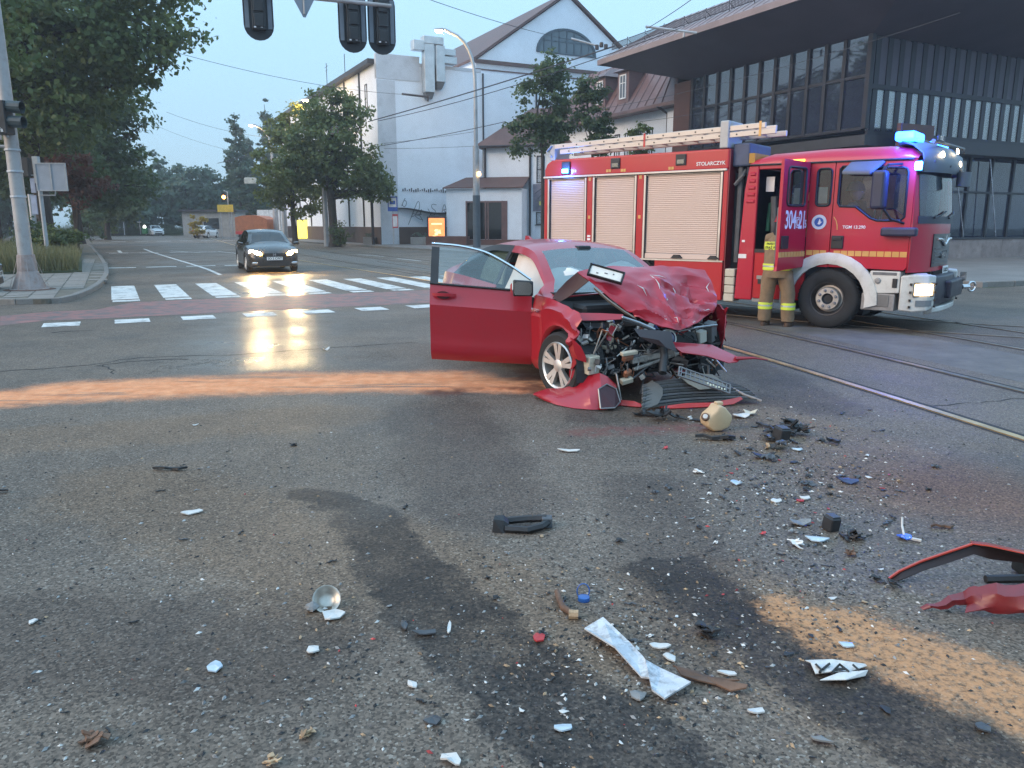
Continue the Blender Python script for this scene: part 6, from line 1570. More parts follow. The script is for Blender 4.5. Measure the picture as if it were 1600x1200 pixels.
piece('bumper_beam', bx((.52, -.05, .41), (.05, .52, .055), (.1, .0, .08)), M_alu, 'bent aluminium bumper beam')
piece('bumper_beam', bx((.53, -.02, .36), (.04, .56, .03), (.2, .0, .10)), M_alu)
piece('horn', MB(Matrix.Translation((.56, .08, .575)) @ Matrix.Rotation(R(80), 4, 'Y')).lathe([(.075, 0), (.07, .03), (.05, .045), (.02, .05)], 18), mat('blue_black_lens', (.015, .02, .09), .12, coat=1), 'round dark lens of the torn camera or horn', None)
piece('horn', MB(Matrix.Translation((.56, .08, .575)) @ Matrix.Rotation(R(80), 4, 'Y')).lathe([(.078, -.02), (.092, .0), (.09, .022), (.076, .02)], 18), M_alu, None, None)
piece('fan_motor', MB(Matrix.Translation((.50, .37, .54)) @ Matrix.Rotation(R(85), 4, 'Y')).lathe([(.07, -.03), (.085, .0), (.08, .03), (.05, .035), (.045, .02), (.02, .02)], 18), M_black, None, None)
piece('fan_motor', MB(Matrix.Translation((.50, .24, .545)) @ Matrix.Rotation(R(85), 4, 'Y')).lathe([(.05, -.03), (.06, .0), (.055, .03), (.02, .03)], 16), M_black, None, None)
piece('lamp_housing', bx((.48, .53, .56), (.08, .10, .12), (.2, .1, .2)), mat('smoked_pale', (.62, .58, .50), .4), 'pale remains of the far headlight')
piece('lamp_housing', bx((.46, .66, .60), (.10, .10, .2), (.3, .1, .4)), M_grey)
fp = MB(); fp.grid([[(.60, -.33, .70), (.68, -.1, .68), (.70, .02, .665)], [(.66, -.30, .63), (.74, -.14, .60), (.76, .0, .58)], [(.70, -.22, .58), (.77, -.08, .53), (.80, .03, .48)]]); piece('torn_panel', fp, mat('black_underside', (.02, .008, .01), .4, coat=.3), 'black torn underside under the bonnet tip', None, sm=25)
fp = MB(); fp.grid([[(.66, .02, .565), (.68, .25, .54), (.70, .50, .51), (.76, .62, .45)], [(.76, .02, .53), (.80, .28, .48), (.83, .50, .44), (.90, .70, .395)], [(.80, .08, .48), (.86, .32, .44), (.93, .52, .37), (.93, .62, .37)]]); o = piece('bumper_flap', fp, M_redpaint, 'red torn strip of bumper sticking out at the front', None, sm=25); m_ = o.modifiers.new('thick', 'SOLIDIFY'); m_.thickness = .008
piece('bumper_flap', tb([(.90, .62, .40), (.95, .80, .40), (.98, .95, .375)], [.02, .012, .004], 6), M_redpaint, None, None)
fp = MB(); fp.grid([[(.38, -.88, .62), (.46, -.90, .62), (.52, -.84, .55)], [(.36, -.88, .52), (.47, -.88, .50), (.54, -.80, .46)], [(.40, -.87, .44), (.48, -.84, .42), (.52, -.78, .40)]]); o = piece('torn_wing', fp, M_redpaint, 'jagged red scrap at the wheel arch', None, sm=20); m_ = o.modifiers.new('thick', 'SOLIDIFY'); m_.thickness = .006
fp = MB(); fp.grid([[(.08, -.82, .80), (.22, -.80, .83), (.36, -.55, .83), (.46, -.36, .82)], [(.10, -.83, .76), (.26, -.82, .76), (.42, -.56, .77), (.5, -.38, .78)]]); o = piece('torn_wing', fp, M_redpaint, 'red wing edge peeled inwards above the engine', None, sm=30); m_ = o.modifiers.new('thick', 'SOLIDIFY'); m_.thickness = .008
fp = MB(); fp.grid([[(.30, .84, .85), (.45, .86, .80), (.52, .80, .72)], [(.32, .87, .65), (.46, .84, .60), (.54, .78, .55)], [(.30, .86, .45), (.44, .82, .42), (.5, .76, .38)]]); o = piece('torn_wing', fp, M_redpaint, 'crushed red wing on the far front corner', None, sm=20); m_ = o.modifiers.new('thick', 'SOLIDIFY'); m_.thickness = .008
piece('rusty_mount', bx((.56, -.36, .42), (.05, .13, .06), (.1, .3, .2)), M_copper, None, .015); piece('rusty_mount', bx((.58, -.37, .28), (.05, .09, .07), (.3, .4, .4)), M_copper, None, .015)
piece('pale_mount', bx((.58, -.36, .47), (.05, .18, .035), (.05, .2, .1)), M_beige); piece('pale_mount', bx((.58, -.38, .21), (.06, .12, .05), (.2, .3, .0)), M_beige)
piece('hose', tb([(.66, -.03, .50), (.72, -.06, .44), (.76, -.10, .36), (.80, -.13, .30)], .038, 10), M_black, 'thick ribbed hose hanging to the ground', None, sm=60)
wr = random.Random(21)
mats_ = [M_black, M_black, M_grey, M_alu, M_grey, M_black, M_copper, M_redpaint]
for k in range(60):
    y = wr.uniform(-.74, .76); z = wr.uniform(.24, .70); x = wr.uniform(.28, .5) + (.08 if z < .5 else 0)
    if k % 3 == 0:
        p0 = Vector((x, y, z)); piece('cable', tb([p0, p0 + Vector((wr.uniform(0, .12), wr.uniform(-.12, .12), wr.uniform(-.12, .06))), p0 + Vector((wr.uniform(.0, .15), wr.uniform(-.2, .2), wr.uniform(-.25, .0))), p0 + Vector((wr.uniform(0, .15), wr.uniform(-.25, .25), wr.uniform(-.28, .05)))], wr.uniform(.006, .014), 6), wr.choice([M_black, M_grey, M_alu]), None, None, sm=60)
    elif k % 3 == 1:
        e = Euler((wr.uniform(-1, 1), wr.uniform(-1, 1), wr.uniform(-3, 3))).to_matrix(); w_ = wr.uniform(.012, .035); P_ = [Vector((0, 0, 0))]; d_ = Vector((1, 0, 0))
        for q in range(5): d_ = (d_ + Vector((wr.uniform(-.5, .4), wr.uniform(-.5, .5), wr.uniform(-.9, .9)))).normalized(); P_.append(P_[-1] + d_ * wr.uniform(.025, .06))
        fp = MB(); fp.grid([[tuple(Vector((x, y, z)) + e @ (p + Vector((0, s__ * w_ * wr.uniform(.6, 1.2), 0)))) for p in P_] for s__ in (-1, 0, 1)])
        o = piece('bent_strip', fp, wr.choice(mats_ + [M_alu, M_alu]), None, None, sm=25); o.modifiers.new('thick', 'SOLIDIFY').thickness = .005
    else:
        fp = MB(); s_ = wr.uniform(.05, .13); e = Euler((wr.uniform(-1, 1), wr.uniform(-1, 1), wr.uniform(-3, 3))).to_matrix()
        pts = [Vector((x, y, z)) + e @ Vector((wr.uniform(.6, 1) * s_ * math.cos(a), wr.uniform(.4, 1) * s_ * math.sin(a), wr.uniform(-.25, .25) * s_)) for a in np.linspace(0, 6.283, 7)[:-1]]
        fp.add(pts + [p + Vector((.006, .002, .006)) for p in pts], [tuple(range(6)), tuple(range(11, 5, -1))] + [(i, (i+1) % 6, 6 + (i+1) % 6, 6 + i) for i in range(6)]); piece('torn_scrap', fp, wr.choice(mats_), None, None)
# dense small clutter of the bay
cl_ = MB(); cm = []
for k in range(260):
    y = wr.uniform(-.78, .80); z = wr.uniform(.22, .74); x = wr.uniform(.22, .46) + (.1 if z < .45 else 0)
    mi = wr.choice([0, 0, 0, 1, 1, 2, 2, 3, 4])
    if k % 2: cl_.cbox((x, y, z), (wr.uniform(.01, .05), wr.uniform(.01, .07), wr.uniform(.01, .05)), mi, (wr.uniform(-1, 1), wr.uniform(-1, 1), wr.uniform(-1, 1)))
    else:
        p0 = Vector((x, y, z)); cl_.tube([p0, p0 + Vector((wr.uniform(-.05, .06), wr.uniform(-.08, .08), wr.uniform(-.08, .05))), p0 + Vector((wr.uniform(-.05, .08), wr.uniform(-.15, .15), wr.uniform(-.15, .05)))], wr.uniform(.003, .007), 5, mi)
obj('engine_clutter', cl_, [M_black, M_grey, M_alu, M_copper, mat('wire_pale', (.45, .43, .40), .5)], CAR, kind='stuff')

def facing(axis, n):
    y = Vector(axis).normalized(); z = Vector(n); z = (z - y * z.dot(y)).normalized(); x = y.cross(z)
    return Matrix((x, y, z)).transposed().to_4x4()
# ---- pieces torn off and lying at the car's nose (car frame used only to set them out)
CM = CAR_M = Matrix.Translation((1.185, 7.807, 0)) @ Matrix.Rotation(R(-65.9), 4, 'Z')
def wl(x, y, z=0.): return CM @ Vector((x, y, z))
def loose(name, label, cat, origin, group=None):
    o = wl(*origin); t = thing(name, label, cat, (o.x, o.y, 0), R(-65.9), group); return t
B0 = (.45, -.75)
bc = loose('bumper_corner', 'red torn bumper corner with fog-lamp hole lying beside the front wheel', 'car part', B0)
base = [(.055, -1.10, .03), (.25, -1.08, .015), (.45, -1.045, .01), (.62, -.96, .008), (.74, -.84, .008), (.79, -.72, .01), (.76, -.60, .01), (.70, -.50, .02)]
topl = [(.06, -1.09, .05), (.16, -1.00, .105), (.27, -.90, .12), (.38, -.80, .17), (.47, -.72, .27), (.56, -.66, .30), (.60, -.60, .27), (.63, -.52, .19)]
rows = []
for q in np.linspace(0, 1, 6):
    rows.append([tuple((1 - q) * np.array(b_) + q * np.array(t_) + np.array([.05 * math.sin(math.pi * q), -.04 * math.sin(math.pi * q), .0]) * (.4 + .6 * math.sin(i * 1.1) ** 2) - np.array([B0[0], B0[1], 0])) for i, (b_, t_) in enumerate(zip(base, topl))])
m = MB(); m.grid(upsample(rows, 3).tolist()); obj('cover', m, M_redpaint, bc, smooth=25, solid=.008)
def lp(x, y, z): return (x - B0[0], y - B0[1], z)
fo = MB(); fo.loft([[lp(.80, -.80, .03), lp(.83, -.66, .03), lp(.76, -.56, .06), lp(.70, -.57, .17), lp(.68, -.66, .22), lp(.72, -.77, .19)], [lp(.81, -.79, .035), lp(.84, -.66, .035), lp(.77, -.57, .065), lp(.71, -.58, .168), lp(.69, -.66, .21), lp(.73, -.76, .185)]]); obj('fog_hole_fill', fo, mat('hollow_shade_red', (.05, .010, .014), .5), bc)  # solid dark fill paints the shade inside the fog-lamp opening
ri = MB(); L6 = [lp(.81, -.79, .03), lp(.84, -.66, .03), lp(.77, -.56, .06), lp(.71, -.57, .17), lp(.69, -.66, .22), lp(.73, -.77, .19), lp(.81, -.79, .03)]; ri.tube(L6, .007, 6); obj('trim_ring', ri, mat('grey_trim', (.25, .24, .24), .3, .6), bc)
G0 = (.85, .1)
gp_ = loose('lower_grille', 'black slatted bumper grille fanned out flat in front of the red wreck', 'car part', G0)
def gl_(x, y, z): return (x - G0[0], y - G0[1], z)
def gpt(u, v):
    n0, n1, n2 = np.array([.985, -.47, .015]), np.array([.96, .10, .02]), np.array([1.16, .74, .03])
    f0, f1, f2 = np.array([.66, -.25, .16]), np.array([.68, .20, .19]), np.array([.70, .70, .12])
    bz = lambda a, b_, c_: (1 - u) ** 2 * a + 2 * u * (1 - u) * (2 * b_ - .5 * a - .5 * c_) + u * u * c_
    p = (1 - v) * bz(n0, n1, n2) + v * bz(f0, f1, f2); p[2] += .05 * math.sin(math.pi * v) * (1 - .4 * u); return gl_(*p)
m = MB(); m.grid([[gpt(u, v) for u in np.linspace(0, 1, 16)] for v in np.linspace(.04, .96, 8)])
obj('backing', m, mat('grille_backing_plastic', (.012, .012, .013), .6), gp_, smooth=60, solid=.004)  # near-black sheet behind the slats
for k in range(12):
    v = .03 + k * .085; m = MB(); P_ = [Vector(gpt(u, v)) + Vector((0, 0, .014)) for u in np.linspace(.0, 1, 18)]
    m.strip([(p.x, p.y) for p in P_], .017, 0, th=.014)
    n_ = len(P_)
    for i in range(n_):
        for o_, dz in ((0, 0), (n_, 0), (2 * n_, -.014), (3 * n_, -.014)): m.v[o_ + i].z = P_[i].z + dz
    obj('slat', m, M_grey if k % 2 else mat('grille_plastic', (.075, .073, .068), .5, var=.3, vs=8), gp_)
for k in range(9):
    u = .02 + k * .12; m = MB(); m.tube([Vector(gpt(u + .03 * math.sin(3 * v), v)) + Vector((0, 0, .006)) for v in np.linspace(.02, .98, 7)], .006, 5); obj('rib', m, M_black, gp_)
m = MB(); m.grid([[gpt(0, v) for v in np.linspace(0, 1, 6)], [tuple(Vector(gpt(.18 + .06 * math.sin(5 * v), v)) + Vector((.0, 0, .035))) for v in np.linspace(0, 1, 6)]]); obj('side_panel', m, mat('dull_grey_plastic', (.105, .10, .092), .55, var=.2, vs=5), gp_, smooth=50, solid=.006)
m = MB(); m.grid([[gl_(.76, .10, .24), gl_(.80, .25, .27), gl_(.83, .42, .25)], [gl_(.86, .12, .19), gl_(.90, .28, .22), gl_(.93, .44, .21)], [gl_(.93, .2, .14), gl_(.97, .3, .15), gl_(1.0, .46, .15)]]); obj('cover_sheet', m, mat('dusty_plastic', (.20, .19, .16), .5, var=.2, vs=6), gp_, smooth=40, solid=.006)
m = MB(); m.tube([gl_(1.16, .74, .03), gl_(1.05, .62, .08), gl_(.88, .60, .12)], .012, 6); obj('edge_strip', m, mat('dirty_edge', (.34, .28, .25), .6), gp_)
pf = loose('plate_holder', 'empty dark number plate frame lying across the black grille', 'plate holder', (.98, .17))
MF = Matrix.Translation((.05, 0, .25)) @ facing((.20, .494, -.19), (.62, -.30, .72))
m = MB(MF); m.box(-.055, -.043, -.26, .26, -.008, .008); m.box(.043, .055, -.26, .26, -.008, .008); m.box(-.0429, .0429, -.26, -.248, -.008, .008); m.box(-.0429, .0429, .248, .26, -.008, .008)
obj('rim', m, M_grey, pf)
m = MB(MF)
for k in range(11): m.box(-.0428, .0428, -.235 + k * .045, -.225 + k * .045, -.006, .004)
m.box(-.005, .005, -.2479, .2479, -.005, .006); obj('lattice', m, mat('plate_frame_grey', (.16, .165, .18), .45), pf)
m = MB(MF); 
for k in range(7): m.cbox((.03 + .008 * (k % 2), .03 + k * .028, .012), (.018, .012, .008))
obj('print', m, mat('pale_print', (.6, .58, .45), .5), pf, kind='stuff')
lipT = loose('bumper_lip', 'bright red lower bumper lip lying under the black grille', 'car part', (.8, -.1))
m = MB(); m.grid([[(x - .8, y + .1, z) for x, y, z in r_] for r_ in ([(.50, -.60, .07), (.64, -.50, .05), (.76, -.40, .05), (.80, -.36, .03)], [(.58, -.62, .03), (.70, -.52, .012), (.81, -.42, .012), (.86, -.37, .015)])]); obj('red_strip', m, mat('bright_red_plastic', (.45, .025, .02), .35, coat=.4), lipT, smooth=40, solid=.008)
m = MB(); m.grid([[(x - .8, y + .1, z) for x, y, z in r_] for r_ in ([(.93, -.24, .02), (1.0, .0, .045), (1.06, .25, .04), (1.08, .45, .06), (1.08, .56, .07)], [(.98, -.22, .012), (1.05, .02, .012), (1.10, .25, .012), (1.12, .45, .02), (1.10, .57, .05)])]); obj('red_strip', m, bpy.data.materials['bright_red_plastic'], lipT, smooth=40, solid=.008)
ls = thing('lamp_unit', 'white reflector lamp unit in black frame resting on the buckled bonnet', 'lamp', tuple(wl(.30, -.46, 1.165)), R(-65.9))
MF = Matrix.Translation((.03, -.02, .025)) @ facing((.20, .259, -.085), (.72, -.40, .55))
m = MB(MF); m.box(-.05, .05, -.155, .155, -.012, .012); obj('white_face', m, mat('lamp_white', (.75, .72, .66), .35, var=.12, vs=12), ls, bevel=.01)
m = MB(MF); m.box(-.062, -.0501, -.17, .17, -.02, .026); m.box(.0501, .062, -.17, .17, -.02, .026); m.box(-.05, .05, -.17, -.1551, -.02, .026); m.box(-.05, .05, .1551, .17, -.02, .026); m.box(-.05, .05, -.155, .155, -.024, -.0125); obj('black_frame', m, M_black, ls, bevel=.004, seg=1)
m = MB(MF); m.cbox((.02, -.08, .014), (.012, .02, .004)); m.cbox((.0, .0, .014), (.01, .03, .004)); m.cbox((-.01, .07, .014), (.012, .012, .004)); obj('clip', m, M_grey, ls)
# ================================================================== fire engine
TRUCK = thing('fire_engine', 'red fire engine with beige roller shutters, roof ladder and flashing blue light bar', 'fire engine', (5.833, 13.359, 0), R(-39))
M_red = mat('fire_red_paint', (.46, .010, .018), .38, 0, var=.05, vs=1.2, coat=.3, spec=.35, dirt=(.26, .035, .03), dirt_amt=.2)
M_cabred = mat('cab_red_paint', (.46, .010, .034), .36, 0, var=.04, vs=1.2, coat=.35, spec=.35, dirt=(.28, .04, .04), dirt_amt=.15)
M_twhite = mat('truck_white_paint', (.62, .60, .56), .4, var=.08, vs=3, dirt=(.28, .24, .2), dirt_amt=.4)
M_stepgrey = mat('step_metal', (.30, .29, .285), .5, .4, var=.15, vs=5, dirt=(.14, .13, .12), dirt_amt=.5)
M_shutter = mat('anodised_shutter', (.64, .49, .42), .5, .15, var=.04, vs=2)
M_navy = mat('dark_bumper', (.018, .018, .03), .45, var=.2, vs=5)
M_yel = mat('reflective_yellow', (.64, .33, .09), .4)
M_ladder = mat('ladder_aluminium', (.50, .44, .39), .42, .35, var=.08, vs=4)
M_blueglow = mat('blue_beacon_glow', (.05, .2, 1), .3, emit=(.01, .10, 1.0), es=14)
M_blueglow2 = mat('blue_beacon_core', (.3, .7, 1), .3, emit=(.05, .38, 1.0), es=16)
M_warmglow = mat('warm_lamp_glow', (1, .85, .6), .3, emit=(1, .74, .42), es=11)
YR = -1.22; YL = 1.22
TG = TRUCK
# ---- body box
XB0, XB1, ZB0, ZB1 = -5.68, -1.80, .40, 2.90
def bxo(nm, par, m, q, bev=.01, seg=2, rot=None, lab=None):
    k = MB(); k.box(*q); return obj(nm, k, m, par, bevel=bev, seg=seg, label=lab)
k = MB()
prof = [(XB0, 2.56), (XB0, 2.70), (XB0 + .06, 2.82), (XB0 + .2, 2.895), (XB1, 2.90), (XB1, 2.56)]
k.prism([(x, z) for x, z in prof], -YL, -YR, M=Matrix.Rotation(R(90), 4, 'X'))
box = obj('body_box', k, M_red, TG, bevel=.03, seg=3)
k = MB(); k.box(XB0 + .12, XB1 - .1, YR + .10, YL - .1, .95, 2.559); k.box(XB0 + .1, XB1 - .05, YR + .14, YL - .14, .42, .949); obj('body_core', k, M_interior, box)
for (x0, x1) in ((XB0, -5.60), (-4.66, -4.53), (-3.56, -3.42), (-1.885, XB1)):
    for y0, y1 in ((YR, YR + .12), (YL - .12, YL)): bxo('body_post', TG, M_red, (x0, x1, y0, y1, 1.02, 2.558), .008, 1)
for y0, y1 in ((YR, YR + .1), (YL - .1, YL)):
    bxo('lower_panel', TG, M_red, (-3.15, XB1 - .02, y0, y1, .34, 1.018), .01, 1); bxo('lower_panel', TG, M_red, (XB0, -4.35, y0, y1, .5, 1.018), .01, 1)
k = MB(); n = 12; xa, za, ra = -3.75, .5, .62
arc = [(xa + ra * math.cos(math.pi * i / n), za + ra * math.sin(math.pi * i / n)) for i in range(n + 1)]
for y in (YR + .002, YL - .042):
    k = MB(); k.loft([[(x, y, z) for x, z in arc], [(x, y + .04, z) for x, z in arc], [(xa + (x - xa) * 1.08, y + .04, za + (z - za) * 1.08) for x, z in arc], [(xa + (x - xa) * 1.08, y, za + (z - za) * 1.08) for x, z in arc]], closed=False, caps=False); obj('rear_arch', k, M_black, TG)
bxo('rear_wall', TG, M_red, (XB0 - .02, XB0 - .001, YR + .02, YL - .02, .5, 2.55), .01, 1)
bxo('front_wall', TG, mat('dark_red_wall', (.16, .012, .02), .5), (XB1 + .001, XB1 + .02, YR + .01, YL - .01, .5, 2.88), None)
# shutters: slats rolled in one curtain, in bright frames
for (x0, x1, zl) in ((-5.59, -4.67, 1.03), (-4.52, -3.57, 1.03), (-3.41, -1.895, 1.03)):
    for ys_, sg in ((YR, 1), (YL, -1)):
        f = MB()
        y0, y1 = sorted((ys_ - sg * .012, ys_ + sg * .07))
        f.box(x0, x0 + .035, y0, y1, zl, 2.52); f.box(x1 - .035, x1, y0, y1, zl, 2.52); f.box(x0 + .035, x1 - .035, y0, y1, 2.516, 2.52)
        fr = obj('shutter_frame', f, mat('bright_frame', (.50, .46, .42), .4, .5) if 'bright_frame' not in bpy.data.materials else bpy.data.materials['bright_frame'], TG)
        gsk = MB(); gsk.box(x0 + .036, x0 + .052, y0 + .014, y1, zl, 2.5); obj('seal', gsk, M_black, fr); gsk = MB(); gsk.box(x1 - .052, x1 - .036, y0 + .014, y1, zl, 2.5); obj('seal', gsk, M_black, fr)
        rows = []; nz_ = 41; z = zl + .10
        ysl = ys_ + sg * .03; hs_ = (2.515 - z) / nz_
        for i in range(nz_):
            zb_ = z + i * hs_
            for dz, dy in ((0, .010), (.15, .001), (.5, 0), (.85, .001), (.97, .010)):
                rows.append([(x0 + .052, ysl + sg * dy, zb_ + dz * hs_), (x1 - .052, ysl + sg * dy, zb_ + dz * hs_)])
        s_ = MB(); s_.grid(rows); so = obj('roller_shutter', s_, M_shutter, TG)
        s_ = MB(); s_.box(x0 + .04, x1 - .04, ysl - .02, ysl + .02, zl, zl + .095); obj('bottom_bar', s_, M_shutter, so, bevel=.006, seg=1)
        h_ = MB(); xm_ = (x0 + x1) / 2
        for xx in ((xm_,) if x1 - x0 < 1.2 else (xm_ - .05, x1 - .1)):
            yy = ysl - sg * .03; h_.loft([[(xx - .12, yy, zl + .02), (xx + .12, yy, zl + .02), (xx + .06, yy, zl + .08), (xx - .06, yy, zl + .08)], [(xx - .10, yy - sg * .03, zl + .02), (xx + .10, yy - sg * .03, zl + .02), (xx + .05, yy - sg * .03, zl + .07), (xx - .05, yy - sg * .03, zl + .07)]])
        obj('latch', h_, M_black, so)
k = MB(); k.box(XB0 - .01, XB1 - .02, YR - .03, YR - .001, 2.535, 2.575); k.box(XB0 - .01, XB1 - .02, YL + .001, YL + .03, 2.535, 2.575); obj('gutter_rail', k, bpy.data.materials['bright_frame'], TG, bevel=.008, seg=1)
k = MB(); k.box(XB0 + .02, XB1 - .02, YR - .012, YR - .001, 1.0, 1.028); obj('bottom_rail', k, bpy.data.materials['bright_frame'], TG)
# corner lamps and reflectors
be = bxo('beacon', TG, M_black, (-5.25, -5.05, YR - .03, YR - .001, 2.60, 2.84), .015)
bxo('glow_lens', be, M_blueglow2, (-5.22, -5.08, YR - .055, YR - .031, 2.625, 2.70), .02, 2)
ldt = bpy.data.lights.new('beacon_light', 'POINT'); ldt.energy = 14; ldt.color = (.05, .22, 1); ldt.shadow_soft_size = .06
lo = bpy.data.objects.new('beacon_light', ldt); COL.objects.link(lo); lo.parent = TG; lo.location = (-5.15, YR - .14, 2.66)
for x in (-4.03, -2.69):
    wl_ = bxo('work_lamp', TG, M_black, (x - .10, x + .10, YR - .025, YR - .001, 2.66, 2.85), .03, 3)
    bxo('lens', wl_, mat('lamp_lens', (.12, .13, .13), .2, .6) if 'lamp_lens' not in bpy.data.materials else bpy.data.materials['lamp_lens'], (x - .07, x + .07, YR - .034, YR - .026, 2.685, 2.76), .01)
for x, z in ((-4.96, 2.655), (-4.18, 2.63), (-3.86, 2.625), (-2.88, 2.62)):
    for dx in (-.028, .028): bxo('reflector', TG, M_yel, (x + dx - .024, x + dx + .024, YR - .006, YR - .001, z - .025, z + .025), None)
for x, z in ((-4.595, 2.49), (-3.49, 2.49), (-4.595, 1.78), (-3.49, 1.78)): bxo('reflector', TG, M_yel, (x - .025, x + .025, YR - .006, YR - .001, z - .03, z + .03), None)
for x, z, m_ in ((-4.595, 1.42, M_signwhite), (-4.595, 1.36, M_signwhite)): bxo('label_plate', TG, m_, (x - .035, x + .035, YR - .006, YR - .001, z - .02, z + .02), None)
def side_text(txt, size, x, z, m, par=TG, y=YR - .006, bold=True):
    tm = text_mesh(txt, size, .0015, bold=bold); tm.materials.append(m); return link('lettering', tm, par, (x, y, z), (R(90), 0, 0))
M_lett = mat('white_lettering', (.80, .76, .74), .45, var=.04)
side_text('STOLARCZYK', .085, -2.13, 2.665, M_lett)
# ---- cab
XC0, XC1 = -1.50, 1.10
ZT = 2.62
cb = MB()
def side_poly(mb, poly, y0, y1, mi=0): mb.prism([(x, z) for x, z in poly], -y1, -y0, mi, Matrix.Rotation(R(90), 4, 'X'))
def panel_with_hole(mb, outer, hole, y, th, mi=0):
    """flat plate in the side plane with a hole; outer and hole have the same number of corners"""
    n = len(outer); v = [(x, y, z) for x, z in outer] + [(x, y, z) for x, z in hole] + [(x, y + th, z) for x, z in outer] + [(x, y + th, z) for x, z in hole]
    f = []
    for i in range(n):
        j = (i + 1) % n
        f += [(i, j, n + j, n + i), (2*n + j, 2*n + i, 3*n + i, 3*n + j), (n + i, n + j, 3*n + j, 3*n + i), (j, i, 2*n + i, 2*n + j)]
    mb.add(v, f, mi)
def rrect(x0, x1, z0, z1, r, n=4):
    o = []
    for cx_, cz_, a0 in ((x1 - r, z1 - r, 0), (x0 + r, z1 - r, 90), (x0 + r, z0 + r, 180), (x1 - r, z0 + r, 270)):
        for i in range(n + 1): a = R(a0 + 90 * i / n); o.append((cx_ + r * math.cos(a), cz_ + r * math.sin(a)))
    return o
def outer_match(x0, x1, z0, z1, n=4): return [(x1, z1)] * (n + 1) + [(x0, z1)] * (n + 1) + [(x0, z0)] * (n + 1) + [(x1, z0)] * (n + 1)
# right side panels: front door (with sloping sill), fixed crew window panel
dw = [(.93, 2.47), (.06, 2.52), (.03, 2.49), (.03, 1.97), (.06, 1.92), (.30, 1.91), (.52, 1.74), (.62, 1.70), (.95, 1.70), (1.0, 1.75), (1.0, 2.40), (.98, 2.45)]
do = [(1.08, 2.56), (-.02, 2.60), (-.04, 2.58), (-.04, 1.97), (-.04, 1.60), (-.04, .98), (.52, .97), (.62, .97), (1.06, .96), (1.10, 1.0), (1.10, 2.40), (1.10, 2.5)]
for s_ in (1, -1):
    yy = YR if s_ == 1 else YL; th = .05 * s_
    k = MB(); panel_with_hole(k, do, dw, yy, th); fd = obj('front_door', k, M_cabred, TG, smooth=None, bevel=.008, seg=1)
    k = MB(); k.add([(x, yy + th * .5, z) for x, z in dw], [tuple(range(len(dw)))]); obj('window', k, glass_mat('cab_glass', (.62, .68, .72), .2, .02, .8, (.03, .035, .05)) if 'cab_glass' not in bpy.data.materials else bpy.data.materials['cab_glass'], fd)
    k = MB(); sl_ = [(x * 1, z) for x, z in dw]
    k.tube([(x, yy - .003 * s_, z) for x, z in dw + [dw[0]]], .018, 5); obj('window_seal', k, M_black, fd)
    if s_ == 1:
        k = MB(); k.box(-.02, .16, yy - .025, yy - .001, 1.27, 1.47); k.box(.0, .14, yy - .04, yy - .026, 1.40, 1.45); obj('handle', k, M_black, fd, bevel=.015)
    k = MB(); ow = rrect(-.31, -.09, 1.93, 2.50, .06); panel_with_hole(k, outer_match(-.42, -.05, .98, 2.60), ow, yy, th); cp = obj('crew_panel', k, M_cabred, TG)
    k = MB(); k.add([(x, yy + th * .5, z) for x, z in ow], [tuple(range(len(ow)))]); obj('window', k, bpy.data.materials['cab_glass'], cp)
    k = MB(); k.tube([(x, yy - .003 * s_, z) for x, z in ow + [ow[0]]], .016, 5); obj('window_seal', k, M_black, cp)
    if s_ == 1: bxo('notice', cp, mat('pale_notice', (.50, .52, .50), .5, var=.2, vs=9), (-.30, -.15, yy + .028, yy + .032, 1.97, 2.22), None)
# rear corner panel with pressed ribs
for s_ in (1, -1):
    yy = YR if s_ == 1 else YL; y0, y1 = sorted((yy, yy + s_ * .06))
    k = MB(); side_poly(k, [(-1.58, .38), (-1.27, .38), (-1.27, 2.60), (-1.44, 2.60), (-1.50, 2.2)], y0, y1); rp_ = obj('rear_corner', k, M_cabred, TG, bevel=.02)
    for i in range(5):
        zz = 2.02 + i * .11; kk = MB(); kk.loft([[(-1.46 + .012 * i, yy - s_ * .001, zz - .03), (-1.31, yy - s_ * .001, zz - .03), (-1.31, yy - s_ * .001, zz + .03), (-1.46 + .012 * i, yy - s_ * .001, zz + .03)], [(-1.44 + .012 * i, yy - s_ * .018, zz - .012), (-1.33, yy - s_ * .018, zz - .012), (-1.33, yy - s_ * .018, zz + .012), (-1.44 + .012 * i, yy - s_ * .018, zz + .012)]]); obj('rib', kk, M_cabred, rp_)
    if s_ == 1:
        bxo('label_plate', rp_, M_signwhite, (-1.54, -1.40, yy - .006, yy - .001, 1.08, 1.15), None); bxo('label_plate', rp_, M_signwhite, (-1.49, -1.44, yy - .006, yy - .001, 1.35, 1.385), None)
bxo('door_header', TG, M_cabred, (-1.27, -.42, YR + .002, YR + .08, 2.53, 2.60), .01, 1)
bxo('door_header', TG, M_cabred, (-1.27, -.42, YL - .08, YL, .4, 2.60), .01, 1, lab='closed left crew door')
